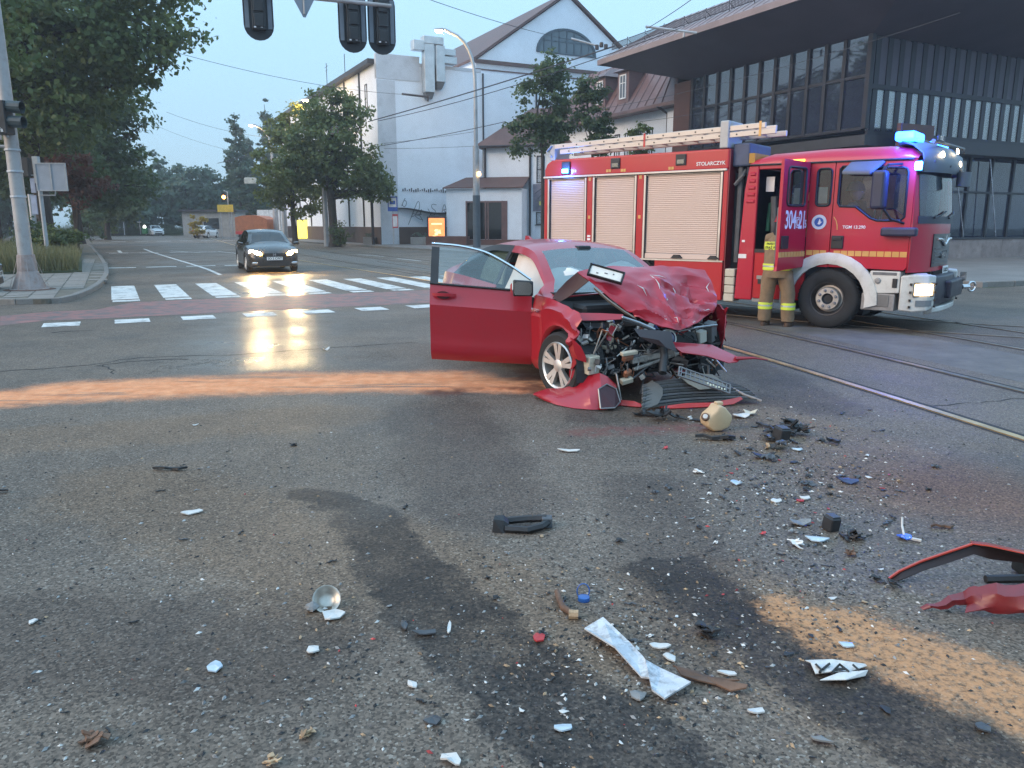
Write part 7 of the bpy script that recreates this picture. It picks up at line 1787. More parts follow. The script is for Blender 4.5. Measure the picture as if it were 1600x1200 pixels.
# roof: raised shell with rounded edge
rows = []
for x, dz in ((-1.46, .0), (-1.36, .12), (-1.1, .19), (-.2, .22), (.7, .21), (1.0, .16), (1.12, .05)):
    rows.append([(x, y, 2.60 + z) for y, z in ((YR - .01, 0), (YR + .0, dz * .35), (YR + .06, dz * .7), (YR + .2, dz * .94), (-.5, dz), (.5, dz), (YL - .2, dz * .94), (YL - .06, dz * .7), (YL, dz * .35), (YL + .01, 0))])
k = MB(); k.grid(rows); roof = obj('roof', k, M_cabred, TG, smooth=50, solid=.02)
k = MB(); k.tube([(-1.46, YR - .012, 2.605), (1.06, YR - .012, 2.59)], .016, 6); obj('gutter', k, M_black, roof)
k = MB(); k.box(-.72, -.52, YR - .03, YR - .002, 2.62, 2.66); obj('side_marker', k, mat('amber_marker', (.9, .4, .05), .4, emit=(1, .42, .04), es=2.5), roof, bevel=.012)
k = MB(); k.tube([(.80, -.95, 2.82), (.78, -.96, 3.12)], .006, 5); obj('aerial', k, M_black, roof)
# inside of the cab
k = MB(); k.box(-1.46, 1.02, -1.1, 1.1, .80, .98); k.box(-1.50, -1.44, -1.16, 1.16, .8, 2.58); k.box(.80, 1.05, -1.12, 1.12, .98, 1.62); k.box(-1.2, -.5, .4, 1.1, .98, 1.5); k.box(-.38, -.30, -1.0, 1.1, .98, 1.75)
obj('cab_floor', k, mat('cab_interior', (.035, .035, .045), .8, var=.4, vs=5), TG)
M_seatd = mat('dark_seat', (.03, .035, .06), .8, var=.3, vs=6)
for x, y in ((.05, -.72), (.05, .72), (-.95, -.5), (-.95, .2)):
    k = MB(); k.box(x - .24, x + .24, y - .24, y + .24, 1.25, 1.42); k.box(x - .28, x - .16, y - .23, y + .23, 1.40, 2.05); k.box(x - .27, x - .19, y - .14, y + .14, 2.06, 2.28); obj('seat', k, M_seatd, TG, bevel=.04)
k = MB(); k.tube([(.62, -.72, 1.55), (.52, -.72, 1.75)], .03, 6); k.tube([(.50 + .06 * math.sin(a) * .5, -.72 + .22 * math.cos(a), 1.78 + .2 * math.sin(a)) for a in np.linspace(0, 6.283, 20)], .016, 5); obj('steering_wheel', k, M_black, TG)
gearr = random.Random(4)
for i in range(9):
    x = gearr.uniform(-1.22, -.55); k = MB(); k.tube([(x, -.95 + gearr.uniform(0, .4), 1.25 + gearr.uniform(0, .4)), (x + gearr.uniform(-.05, .05), -.95 + gearr.uniform(0, .3), 1.9 + gearr.uniform(0, .5))], gearr.uniform(.015, .06), 8); obj('breathing_set', k, gearr.choice([M_grey, M_black, mat('green_hose', (.06, .2, .1), .5) if 'green_hose' not in bpy.data.materials else bpy.data.materials['green_hose'], M_frame_white]), TG)
k = MB(); k.box(-1.22, -1.08, -1.0, -.98, 2.18, 2.42); obj('notice', k, M_signwhite, TG)
# doorway foot: steps below the open crew door
k = MB(); k.box(-1.27, -.42, YR + .03, YR + .10, .42, 1.18); k.box(-1.27, -.72, YR + .101, YR + .35, .4, .7); obj('step_well', k, M_red, TG)
k = MB(); k.box(-1.2, -.74, YR + .0, YR + .029, .74, .80); k.box(-1.25, -.72, YR - .02, YR + .03, .36, .41); obj('step', k, M_stepgrey, TG)
k = MB(); k.box(-1.18, -.76, YR + .01, YR + .0295, .66, .735); obj('step_slot', k, M_black, TG); k = MB(); k.box(-1.27, -.44, YR + .015, YR + .029, 1.181, 1.24); obj('step_slot', k, M_black, TG)
# gap between cab and body with beige stowage boxes
k = MB(); k.box(-1.78, -1.52, YR + .25, YL - .25, .6, 2.5); obj('pump_bay', k, M_interior, TG)
for i in range(4): bxo('stowage_step', TG, mat('cream_plastic', (.56, .50, .40), .6, var=.12, vs=6) if 'cream_plastic' not in bpy.data.materials else bpy.data.materials['cream_plastic'], (-1.785, -1.60, YR + .02, YR + .3, .33 + i * .142, .465 + i * .142), .012, 1)
k = MB(); k.tube([(-1.66, YR + .2, 1.0), (-1.66, YR + .2, 2.6)], .05, 8); k.tube([(-1.72, YR + .1, 2.3), (-1.58, YR + .1, 2.45), (-1.6, YR + .3, 2.6)], .03, 6); obj('pipe', k, M_grey, TG)
k = MB(); k.box(-1.79, -1.48, YR + .1, -.2, 2.60, 2.98); obj('winch_drum', k, mat('dark_blue_box', (.05, .07, .13), .5, var=.3, vs=6), TG, bevel=.03)
k = MB(); k.box(-1.46, -1.36, YR + .02, -.6, 2.64, 2.80); obj('yellow_bracket', k, mat('dull_yellow', (.45, .22, .03), .6), TG)
# open crew door
HX, HY = -.42, YR - .01
Dm = Matrix.Translation((HX, HY, 0)) @ Matrix.Rotation(R(80), 4, 'Z')
k = MB(Dm)
ow = rrect(-.66, -.12, 1.93, 2.51, .06)
oo = [(-.02, 2.60)] * 5 + [(-.80, 2.62)] * 5 + [(-.80, 1.00)] * 2 + [(-.83, .93)] * 3 + [(-.02, .97)] * 5
panel_with_hole(k, oo, ow, 0, .05); cd_ = obj('crew_door', k, M_cabred, TG, label='open crew door of the fire engine')
k = MB(Dm); k.add([(x, .025, z) for x, z in ow], [tuple(range(len(ow)))]); obj('window', k, bpy.data.materials['cab_glass'], cd_)
k = MB(Dm); k.tube([(x, -.003, z) for x, z in ow + [ow[0]]], .018, 5); obj('window_seal', k, M_black, cd_)
k = MB(Dm); k.box(-.76, -.55, -.02, -.001, 1.27, 1.47); obj('handle', k, M_black, cd_, bevel=.015)
k = MB(Dm); k.box(-.78, -.04, .051, .08, 1.0, 1.9); obj('inner_panel', k, M_grey, cd_)
def door_text(txt, size, x, z, m): tm = text_mesh(txt, size, .0015, bold=True); tm.materials.append(m); o = link('lettering', tm, cd_); o.matrix_local = Dm @ Matrix.Translation((x, -.006, z)) @ Matrix.Rotation(R(90), 4, 'X') @ Matrix.Diagonal((.72, 1.25, 1, 1)); return o
door_text('304', .31, -.52, 1.70, M_lett); door_text('21', .31, -.17, 1.70, M_lett); door_text('C', .13, -.295, 1.67, M_lett); door_text('5', .14, -.055, 1.645, M_lett)
k = MB(Dm)
for q in ((-.345, -.245, 1.595, 1.607), (-.345, -.245, 1.745, 1.757)): k.box(q[0], q[1], -.006, -.001, q[2], q[3])
for q in ((-.345, -.335, 1.608, 1.744), (-.255, -.245, 1.608, 1.744)): k.box(q[0], q[1], -.006, -.001, q[2], q[3])
obj('letter_box', k, M_lett, cd_)
for i in range(9): k = MB(Dm); k.box(-.80 + i * .088, -.724 + i * .088, -.006, -.001, 1.14, 1.22); obj('reflective_tape', k, M_yel, cd_)
for i in range(14):
    x = -.40 + i * .107
    if -.075 < x + .04 < -.02: continue
    bxo('reflective_tape', TG, M_yel, (x, x + .096, YR - .006, YR - .001, 1.16, 1.24), None)
# round emblem, model lettering
k = MB(Matrix.Translation((-.235, YR - .001, 1.68)) @ Matrix.Rotation(R(90), 4, 'X')); k.lathe([(.115, 0), (.115, .005), (0, .005)], 24); em_ = obj('round_emblem', k, mat('emblem_white', (.62, .65, .74), .5), TG)
k = MB(Matrix.Translation((-.235, YR - .0065, 1.68)) @ Matrix.Rotation(R(90), 4, 'X')); k.lathe([(.072, 0), (.072, .002), (0, .002)], 20); obj('blue_field', k, mat('emblem_blue', (.03, .10, .38), .5), em_)
k = MB(Matrix.Translation((-.225, YR - .009, 1.69)) @ Matrix.Rotation(R(90), 4, 'X')); k.prism([(-.03, -.04), (.0, .045), (.02, -.01), (.045, .0), (.0, -.05)], 0, .0015); obj('white_mark', k, M_lett, em_)
side_text('TGM 13.290', .066, .30, 1.60, M_lett)
k = MB(); P_ = [(.0, 1.76), (.04, 1.70), (.06, 1.63), (.065, 1.56)]
k.loft([[(x - .006 - .014 * i, YR - .005, z) for i in (0, 1)] for x, z in P_], closed=False, caps=False); obj('orange_swoosh', k, M_yel, TG)
# front face: curved in plan
def front_x(y, z): return 1.33 - .22 * abs(y / 1.2) ** 3.2 - max(0, z - 1.75) * .10
def front_patch(mb, y0, y1, z0, z1, d=0., ny=12, nz_=6, mi=0):
    mb.grid([[(front_x(y, z) + d, y, z) for y in np.linspace(y0, y1, ny)] for z in np.linspace(z0, z1, nz_)], mi)
k = MB(); front_patch(k, -1.2, 1.2, .93, 1.66, 0, 24); fp_ = obj('front_panel', k, M_cabred, TG, smooth=60, solid=.03)
k = MB()
for s_ in (1, -1): k.grid([[(front_x(s_ * 1.2, z), s_ * 1.2, z), (1.105, s_ * 1.22, z)] for z in np.linspace(.93, 2.60, 8)]); k.grid([[(front_x(y, z), y, z) for y in np.linspace(s_ * 1.08, s_ * 1.2, 4)] for z in np.linspace(1.66, 2.36, 6)])
obj('corner_pillar', k, M_cabred, TG, smooth=60, solid=.02)
k = MB(); front_patch(k, -1.08, 1.08, 1.76, 2.37, .012, 20); ws = obj('windscreen', k, glass_mat('truck_windscreen', (.6, .68, .74), .34, .02, .72, (.06, .08, .10)), TG, smooth=60)
k = MB(); front_patch(k, -1.10, 1.10, 1.655, 1.765, .016, 20); obj('cowl', k, mat('blue_black_plastic', (.03, .035, .055), .5), TG, smooth=60, solid=.02)
k = MB()
for y0, y1 in ((-.75, -.15), (.05, .75)): k.tube([(front_x(y0, 1.74) + .04, y0, 1.74), (front_x((y0 + y1) / 2, 1.8) + .045, (y0 + y1) / 2, 1.79), (front_x(y1, 1.8) + .03, y1, 1.84)], .014, 6)
obj('wiper', k, M_black, TG)
k = MB(); front_patch(k, -1.19, 1.19, 2.36, 2.60, .0, 22); obj('header', k, M_navy, TG, smooth=60, solid=.02)
# sun visor band with lamps
rows = []
for z, d in ((2.40, .06), (2.52, .10), (2.68, .07), (2.80, -.02), (2.86, -.16)):
    rows.append([(1.35 - .26 * abs(y / 1.15) ** 2.6 + d - max(0, z - 2.7) * .5, y, z) for y in np.linspace(-1.15, 1.15, 20)])
k = MB(); k.grid(rows); vis = obj('sun_visor', k, mat('grey_blue_visor', (.14, .17, .21), .45, var=.1, vs=3), TG, smooth=60, solid=.02)
for y, z, on in ((-.78, 2.66, 1), (.05, 2.56, 1), (-.25, 2.73, 1), (.85, 2.62, 1)):
    x = 1.35 - .26 * abs(y / 1.15) ** 2.6 + .085; k = MB(Matrix.Translation((x, y, z)) @ Matrix.Rotation(R(80), 4, 'Y')); k.lathe([(.045, 0), (.04, .02), (.0, .028)], 14); obj('marker_lamp', k, M_warmglow, vis)
for y, z in ((-.5, 2.50), (.35, 2.75), (.75, 2.52), (.1, 2.78), (-.95, 2.55)):
    x = 1.35 - .26 * abs(y / 1.15) ** 2.6 + .09; k = MB(); k.cbox((x, y, z), (.02, .03, .03)); obj('bolt', k, M_black, vis)
k = MB(); k.loft([[(1.50 + .10 * math.cos(a), .12 + .16 * math.sin(a), z) for a in np.linspace(0, 6.283, 13)[:-1]] for z in (2.22, 2.30, 2.44)]); k.tube([(1.42, .12, 2.5), (1.5, .12, 2.4)], .03, 6); obj('front_mirror', k, mat('grey_mirror_case', (.10, .115, .135), .5), vis, smooth=50)
k = MB(); k.tube([(1.24, -1.0, 2.84), (1.30, 1.0, 2.86)], .03, 8); obj('number_bar', k, M_grey, vis)
k = MB(); k.box(1.28, 1.29, -.95, -.45, 2.86, 2.93); nb_ = obj('roof_plate', k, M_navy, vis)
tm = text_mesh('STRAŻ', .075, .001, bold=True); tm.materials.append(M_lett); link('lettering', tm, nb_, (1.292, -.70, 2.895), (R(90), 0, R(90)))
# light bar
k = MB(); k.box(.78, 1.02, -1.05, 1.05, 2.80, 2.85); lb_ = obj('light_bar', k, M_black, TG, bevel=.015)
for y0, y1 in ((-1.22, -.60), (.60, 1.22)): k = MB(); k.box(.76, 1.04, y0, y1, 2.852, 2.985); obj('blue_lens', k, M_blueglow, lb_, bevel=.035, seg=3)
k = MB(); k.box(.80, 1.0, -.54, .54, 2.852, 2.93); obj('bar_cover', k, M_grey, lb_, bevel=.02)
k = MB(); k.box(.745, .759, -1.0, -.6, 2.90, 2.945); k.box(.8, 1.0, -1.066, -1.052, 2.90, 2.945); obj('light_core', k, M_blueglow2, lb_)
for y, ew in ((-.85, 60), (.85, 30)):
    ldt = bpy.data.lights.new('blue_flash', 'POINT'); ldt.energy = ew; ldt.color = (.03, .12, 1.0); ldt.shadow_soft_size = .1
    lo = bpy.data.objects.new('blue_flash', ldt); COL.objects.link(lo); lo.parent = TG; lo.location = (1.0, y * 1.75, 2.95)
cf = bxo('added_corner_lamp', TG, M_black, (1.10, 1.20, YR - .05, YR + .02, 2.40, 2.56), .015); bxo('blue_lens', cf, M_blueglow2, (1.09, 1.19, YR - .085, YR - .051, 2.42, 2.54), .015, 2)  # extra lamp unit added to throw blue onto the cab corner
ldt = bpy.data.lights.new('cab_tint_light', 'POINT'); ldt.energy = 26; ldt.color = (.04, .14, 1); ldt.shadow_soft_size = .05
lo = bpy.data.objects.new('cab_tint_light', ldt); COL.objects.link(lo); lo.parent = TG; lo.location = (1.14, YR - .22, 2.46)
# grille, emblem, plate
k = MB(); front_patch(k, -.62, .62, 1.0, 1.50, .014, 14); gr_ = obj('grille', k, mat('black_grille', (.012, .012, .018), .3, coat=.4), TG, smooth=60, solid=.02)
for i in range(5): k = MB(); k.tube([(front_x(y, 1.1) + .02, y, 1.06 + i * .055) for y in np.linspace(-.55, .55, 9)], .008, 5); obj('grille_bar', k, M_grey, gr_)
k = MB(); k.tube([(front_x(y, 1.4) + .03, y, 1.42 - .10 * max(0, 1 - abs(y) / .3) ** 1.4) for y in np.linspace(-.52, .52, 17)], .022, 8); obj('chrome_bow', k, M_chrome, gr_, smooth=60)
tm = text_mesh('MAN', .16, .006, bold=True); tm.materials.append(M_chrome); link('lettering', tm, gr_, (1.365, 0, 1.17), (R(90), 0, R(90)))
k = MB(); k.cbox((1.372, 0, 1.41), (.012, .10, .09)); k.cbox((1.376, 0, 1.45), (.012, .05, .06)); obj('lion_badge', k, M_chrome, gr_, bevel=.01)
k = MB(); k.box(1.36, 1.37, .02, .42, .86, .99); np_ = obj('number_plate', k, M_plate, TG, bevel=.004, seg=1)
tm = text_mesh('SG 8C21', .085, .001, bold=True); tm.materials.append(M_signblack); link('plate_number', tm, np_, (1.372, .22, .925), (R(90), 0, R(90)))
# bumper
k = MB(); k.loft([[(front_x(y, 1) + d, y, z) for d, z in ((.02, .40), (.14, .42), (.17, .62), (.13, .86), (.02, .88))] for y in np.linspace(-.80, .80, 9)]); obj('bumper_centre', k, M_navy, TG, bevel=.02, smooth=40)
for s_ in (1, -1):
    k = MB(); k.loft([[(1.04, s_ * 1.235, z0) for z0 in (.36, .88)] + [(1.04, s_ * 1.0, z0) for z0 in (.90, .36)], [(1.22, s_ * 1.20, z0) for z0 in (.34, .90)] + [(1.24, s_ * .95, z0) for z0 in (.92, .36)], [(1.40, s_ * 1.06, z0) for z0 in (.36, .90)] + [(1.30, s_ * .85, z0) for z0 in (.92, .36)], [(1.45, s_ * .82, z0) for z0 in (.40, .88)] + [(1.30, s_ * .78, z0) for z0 in (.90, .40)]])
    bc_ = obj('bumper_corner', k, M_twhite, TG, smooth=45, bevel=.02)
    def cpt(u, z, d=.006):
        P_ = [(1.04, 1.235), (1.22, 1.20), (1.40, 1.06), (1.47, .82)]; u3 = u * 3; i = min(int(u3), 2); t_ = u3 - i
        x = P_[i][0] * (1 - t_) + P_[i + 1][0] * t_; y = P_[i][1] * (1 - t_) + P_[i + 1][1] * t_; return (x + d * .8, s_ * (y + d * .8), z)
    k = MB(); k.grid([[cpt(u, z, .012) for u in np.linspace(.36, .82, 6)] for z in (.60, .68, .76)]); obj('headlight', k, mat('truck_headlamp_glow', (1, .85, .6), .3, emit=(1, .66, .28), es=4.5) if 'truck_headlamp_glow' not in bpy.data.materials else bpy.data.materials['truck_headlamp_glow'], bc_, solid=.01)
    k = MB(); k.tube([cpt(u, z, .014) for u, z in ((.33, .58), (.86, .58), (.86, .78), (.33, .78), (.33, .58))], .012, 5); obj('lamp_rim', k, M_grey, bc_)
    k = MB(); k.grid([[cpt(u, z, .010) for u in np.linspace(.40, .82, 5)] for z in (.43, .52)]); obj('fog_lamp', k, mat('grey_lens', (.32, .34, .36), .15, .5) if 'grey_lens' not in bpy.data.materials else bpy.data.materials['grey_lens'], bc_, solid=.006)
    k = MB()
    for z in (.42, .52, .64, .76): k.cbox(cpt(.26, z, .012), (.03, .03, .035)); k.cbox(cpt(.93, z, .012), (.03, .03, .03))
    obj('bolt', k, M_black, bc_)
k = MB(); k.loft([[(front_x(y, 1) + d, y, z) for d, z in ((.05, .28), (.17, .32), (.17, .40), (.05, .39))] for y in np.linspace(-.82, .82, 9)]); obj('underrun_bar', k, M_twhite, TG, bevel=.015)
k = MB(); k.box(1.36, 1.56, -.25, .75, .50, .78); k.box(1.4, 1.54, .751, .90, .52, .74); obj('winch', k, M_navy, TG, bevel=.03)
k = MB(); k.tube([(1.54, .80, .62), (1.62, .92, .62)], .04, 8); k.tube([(1.66 + .045 * math.cos(a), .97 + .05 * math.cos(a), .62 + .08 * math.sin(a)) for a in np.linspace(0, 6.283, 15)], .018, 6); k.cbox((1.56, .70, .80), (.08, .1, .14)); obj('tow_hook', k, M_chrome, TG)
# white wheel arch, lower steps
xa, za = -.02, .45
def arc_pts(r0, a0, a1, n=14): return [(xa + r0 * math.cos(R(a0 + (a1 - a0) * i / n)), za + r0 * math.sin(R(a0 + (a1 - a0) * i / n))) for i in range(n + 1)]
for s_ in (1, -1):
    yy = YR if s_ == 1 else YL
    inn, out_ = arc_pts(.58, -8, 192), arc_pts(.76, -2, 186)
    k = MB(); k.loft([[(xi, yy + s_ * .02, zi), (xi, yy - s_ * .035, zi), ((xi + xo) / 2, yy - s_ * .05, (zi + zo) / 2), (xo, yy - s_ * .03, zo), (xo, yy + s_ * .02, zo)] for (xi, zi), (xo, zo) in zip(inn, out_)]); obj('wheel_arch', k, M_twhite, TG, smooth=40)
    k = MB(); k.grid([[(x, yy + s_ * d, z) for x, z in arc_pts(.585, -20, 200)] for d in (.02, .45)]); k.add([(x, yy + s_ * .45, z) for x, z in arc_pts(.585, -20, 200)], [tuple(range(15))]); obj('arch_liner', k, M_black, TG)
    y0, y1 = sorted((yy - s_ * .012, yy + s_ * .3))
    k = MB(); side_poly(k, [(.56, .66), (.74, .60), (1.03, .62), (1.03, .945), (.60, .945)], y0, y1); fp2 = obj('step_panel', k, M_twhite, TG, bevel=.015)
    if s_ == 1:
        k = MB(Matrix.Translation((.72, y0 - .001, .80)) @ Matrix.Rotation(R(90), 4, 'X')); k.lathe([(.045, 0), (.045, .012), (.03, .02), (0, .02)], 14); obj('filler_cap', k, M_stepgrey, fp2)
        bxo('side_lamp', fp2, M_black, (.93, 1.0, y0 - .02, y0 - .001, .70, .84), .02)
        bxo('grab_slot', fp2, M_grey, (.64, .98, y0 - .006, y0 - .001, .885, .93), .005, 1)
    k = MB(); k.box(.50, .98, y0 + .01, y1, .34, .60); lo_ = obj('lower_step', k, M_stepgrey, TG, bevel=.012)
    if s_ == 1: bxo('step_face', lo_, mat('dull_step', (.19, .185, .18), .5, .4, var=.2, vs=6), (.58, .90, y0 + .0, y0 + .009, .40, .585), .005, 1)
k = MB(); k.box(XB0, 1.1, -.42, -.3, .5, .75); k.box(XB0, 1.1, .3, .42, .5, .75); k.box(-1.5, .9, -.9, .9, .62, .80); obj('chassis', k, M_black, TG)
# mirrors
k = MB(); k.box(.60, .80, YR - .42, YR - .20, 1.86, 2.42); mi_ = obj('mirror', k, mat('dark_blue_mirror', (.025, .028, .06), .45), TG, bevel=.05, seg=3)
k = MB(); k.tube([(.9, YR, 2.52), (.78, YR - .28, 2.50), (.72, YR - .31, 2.42)], .02, 6); obj('mirror_arm', k, M_black, mi_); k = MB(); k.tube([(.78, YR - .31, 1.86), (.86, YR - .2, 1.72), (1.0, YR, 1.66)], .02, 6); obj('mirror_arm', k, M_black, mi_)
k = MB(); k.loft([[(.18 + x, YR - y, z) for x, y, z in ((-.0, .0, 2.54), (.5, .0, 2.54), (.5, .0, 2.60), (0, 0, 2.60))], [(.10 + x, YR - y, z) for x, y, z in ((-.0, .2, 2.38), (.42, .2, 2.36), (.42, .2, 2.42), (0, .2, 2.44))]]); obj('kerb_mirror', k, mat('grey_mirror_case2', (.10, .11, .13), .5), mi_, bevel=.02)
k = MB(); k.box(.72, 1.22, YR - .16, YR - .02, 1.47, 1.60); obj('spot_lamp_bar', k, bpy.data.materials['dark_blue_mirror'], mi_, bevel=.03)
# truck wheels
def truck_wheel(x, y, side, steer=0.):
    M = Matrix.Translation((x, y, .475)) @ Matrix.Rotation(steer, 4, 'Z') @ Matrix.Rotation(R(90) * (1 if side < 0 else -1), 4, 'X')
    t = MB(M); w_ = .30; r = .475
    t.lathe([(.27, -w_/2), (.43, -w_/2), (.465, -w_/2 + .03), (.475, -w_/2 + .06), (.475, w_/2 - .06), (.465, w_/2 - .03), (.43, w_/2), (.36, w_/2 + .006), (.285, w_/2 - .004), (.27, w_/2 - .02)], 44, caps=False)
    for i in range(44):
        a = 2 * math.pi * i / 44; t.add([(math.cos(a + d) * rr, math.sin(a + d) * rr, zz) for rr, d, zz in ((.474, 0, -.1), (.474, .06, -.1), (.482, .05, -.1), (.482, .01, -.1), (.474, 0, .1), (.474, .06, .1), (.482, .05, .1), (.482, .01, .1))], [(0, 1, 5, 4), (1, 2, 6, 5), (2, 3, 7, 6), (3, 0, 4, 7), (4, 5, 6, 7), (0, 3, 2, 1)])
    ty = obj('wheel', t, M_rubber, TG, smooth=40)
    k = MB(M); k.lathe([(.272, w_/2 - .02), (.268, w_/2 - .008), (.255, w_/2 - .012), (.24, w_/2 - .06), (.215, w_/2 - .12)], 36, caps=False); obj('rim', k, mat('rim_dark', (.06, .055, .055), .5, .5) if 'rim_dark' not in bpy.data.materials else bpy.data.materials['rim_dark'], ty, smooth=50)
    k = MB(M); k.lathe([(.24, w_/2 - .13), (.19, w_/2 - .12), (.178, w_/2 - .02), (.172, w_/2 - .012), (.09, w_/2 - .012), (.085, w_/2 - .03)], 32, caps=False); obj('hub_plate', k, mat('hub_metal', (.52, .47, .42), .45, .5, var=.2, vs=7) if 'hub_metal' not in bpy.data.materials else bpy.data.materials['hub_metal'], ty, smooth=40)
    k = MB(M); k.lathe([(.086, w_/2 - .02), (.06, w_/2 - .05), (0, w_/2 - .05)], 20, caps=False); obj('hub_bore', k, M_black, ty)
    for i in range(8):
        a = 2 * math.pi * i / 8 + .3; k = MB(M @ Matrix.Translation((math.cos(a) * .133, math.sin(a) * .133, w_/2 - .012))); k.lathe([(.022, 0), (.02, .018), (.012, .03), (0, .03)], 8); k.lathe([(.027, .001), (.027, .004), (.022, .004)], 10); obj('nut', k, M_stepgrey, ty)
truck_wheel(-.02, YR + .14, -1, R(2)); truck_wheel(-.02, YL - .14, 1, R(2)); truck_wheel(-3.75, YR + .17, -1); truck_wheel(-3.75, YL - .17, 1)
# roof ladder: its own thing, resting on the body
LD = thing('roof_ladder', 'double aluminium ladder lying on the fire engine roof', 'ladder', (5.833, 13.359, 0), R(-39))
def lx(u): return -5.45 + u * 4.42
def lz(u): return 2.985 + u * .10
for row, (dz, x0, x1) in enumerate(((0, .03, 1.0), (.105, .0, .96))):
    for y in (YR + .02, YR + .50):
        k = MB(); k.loft([[(lx(u), y - .02, lz(u) + dz), (lx(u), y + .02, lz(u) + dz), (lx(u), y + .02, lz(u) + dz + .09), (lx(u), y - .02, lz(u) + dz + .09)] for u in (x0, x1)]); so = obj('stile', k, M_ladder, LD, bevel=.008, seg=1)
        if y < 0 and y < YR + .1:
            for i in range(13):
                u = x0 + .05 + i * .07; k = MB(Matrix.Translation((lx(u), y - .021, lz(u) + dz + .045)) @ Matrix.Rotation(R(90), 4, 'X')); k.lathe([(.014, 0), (.014, .004), (0, .004)], 8); obj('rung_end', k, M_black, so)
    for i in range(13): u = x0 + .05 + i * .07; k = MB(); k.tube([(lx(u), YR + .04, lz(u) + dz + .045), (lx(u), YR + .48, lz(u) + dz + .045)], .016, 6); obj('rung', k, M_ladder, LD)
for u in (.455, .94): k = MB(); k.box(lx(u) - .02, lx(u) + .02, YR - .004, YR - .0005, lz(u) - .02, lz(u) + .22); obj('joint_plate', k, M_yel if u > .9 else M_red, LD)
k = MB(); k.box(-1.98, -1.82, YR - .03, YR + .56, 2.902, 3.35); obj('ladder_bracket', k, mat('pale_bracket', (.40, .39, .38), .5, .2), LD, bevel=.02)
k = MB(); k.box(-5.55, -5.43, YR + .0, YR + .5, 2.88, 3.18); k.tube([(-5.5, YR - .02, 2.95), (-5.62, YR - .02, 3.05), (-5.5, YR - .02, 3.16)], .02, 6); obj('ladder_bracket', k, bpy.data.materials['pale_bracket'], LD, bevel=.01)

# ================================================================== people
M_skin = mat('skin', (.42, .24, .17), .6, var=.06)
M_gear = mat('sand_turnout_cloth', (.25, .165, .095), .9, var=.2, vs=6, bump=.6, bs=14, dirt=(.13, .085, .05), dirt_amt=.5)
M_hivis = mat('hi_vis_yellow', (.72, .80, .08), .5, var=.05)
M_silver = mat('silver_tape', (.55, .56, .54), .35, .3)
M_boot = mat('brown_boot', (.09, .05, .03), .6, var=.2, vs=9)
def skin_body(name, verts, edges, radii, root, m, parent, levels=2):
    me = bpy.data.meshes.new(name); me.from_pydata(verts, edges, []); me.materials.append(m)
    o = link(name, me, parent)
    sk = o.modifiers.new('skin', 'SKIN'); sk.use_smooth_shade = True
    for i, r in enumerate(radii):
        rr = r if isinstance(r, tuple) else (r, r); me.skin_vertices[0].data[i].radius = rr; me.skin_vertices[0].data[i].use_root = (i == root)
    su = o.modifiers.new('sub', 'SUBSURF'); su.levels = su.render_levels = levels
    return o
def head_mesh(name, c, face_dir, m, parent):
    k = MB(Matrix.Translation(c) @ Matrix.Rotation(face_dir, 4, 'Z')); rows = []
    for i in range(11):
        th_ = math.pi * i / 10; z = .118 * math.cos(th_); rr = math.sin(th_)
        row = []
        for j in range(16):
            a = 2 * math.pi * j / 16; x = .096 * rr * math.cos(a); y = .076 * rr * math.sin(a)
            if math.cos(a) > .6 and abs(z) < .06: x += .012 * (math.cos(a) - .6) * 2
            if abs(math.sin(a)) < .25 and math.cos(a) > 0 and -.035 < z < .02: x += .02
            row.append((x, y, z - (.015 if math.cos(a) > .3 and z < -.04 else 0)))
        rows.append(row)
    k.loft(rows, 0, True, False); return obj(name, k, m, parent, smooth=80)
# firefighter standing at the open crew door, back to us, one arm reaching in
FF = thing('person', 'firefighter in sand-coloured turnout gear standing at the open crew door', 'person', tuple((TRUCK.matrix_world if False else (Matrix.Translation((5.833, 13.359, 0)) @ Matrix.Rotation(R(-39), 4, 'Z'))) @ Vector((-.77, -1.45, 0))), R(-39))
# local: x along the engine, +y into the doorway (the direction faced)
V = [(0, 0, .96), (-.10, .0, .90), (-.13, -.03, .52), (-.15, -.06, .12), (-.15, .05, .05), (.10, 0, .90), (.17, .05, .54), (.22, .03, .13), (.22, .13, .05), (0, .02, 1.12), (0, .06, 1.32), (0, .09, 1.46), (0, .11, 1.55),
     (-.19, .08, 1.43), (-.26, .20, 1.20), (-.20, .44, 1.22), (-.17, .53, 1.24), (.19, .08, 1.43), (.29, .14, 1.18), (.26, .34, 1.06), (.25, .42, 1.06)]
E_ = [(0, 1), (1, 2), (2, 3), (3, 4), (0, 5), (5, 6), (6, 7), (7, 8), (0, 9), (9, 10), (10, 11), (11, 12), (11, 13), (13, 14), (14, 15), (15, 16), (11, 17), (17, 18), (18, 19), (19, 20)]
Rr = [(.17, .14), (.115, .12), (.095, .10), (.085, .09), .05, (.115, .12), (.095, .10), (.085, .09), .05, (.17, .13), (.19, .13), (.15, .11), .06, .085, .07, .055, .045, .085, .07, .055, .045]
skin_body('body', V, E_, Rr, 0, M_gear, FF)
def band(name, c, rx, ry, z0, z1, m, tilt=0., parent=FF, n=22):
    k = MB(Matrix.Translation(c)); k.loft([[(rx * f * math.cos(a), ry * f * math.sin(a), z) for a in np.linspace(0, 2 * math.pi, n + 1)[:-1]] for z, f in ((z0, 1), ((z0 + z1) / 2, 1.03), (z1, 1))], 0, True, False); return obj(name, k, m, parent, smooth=80)
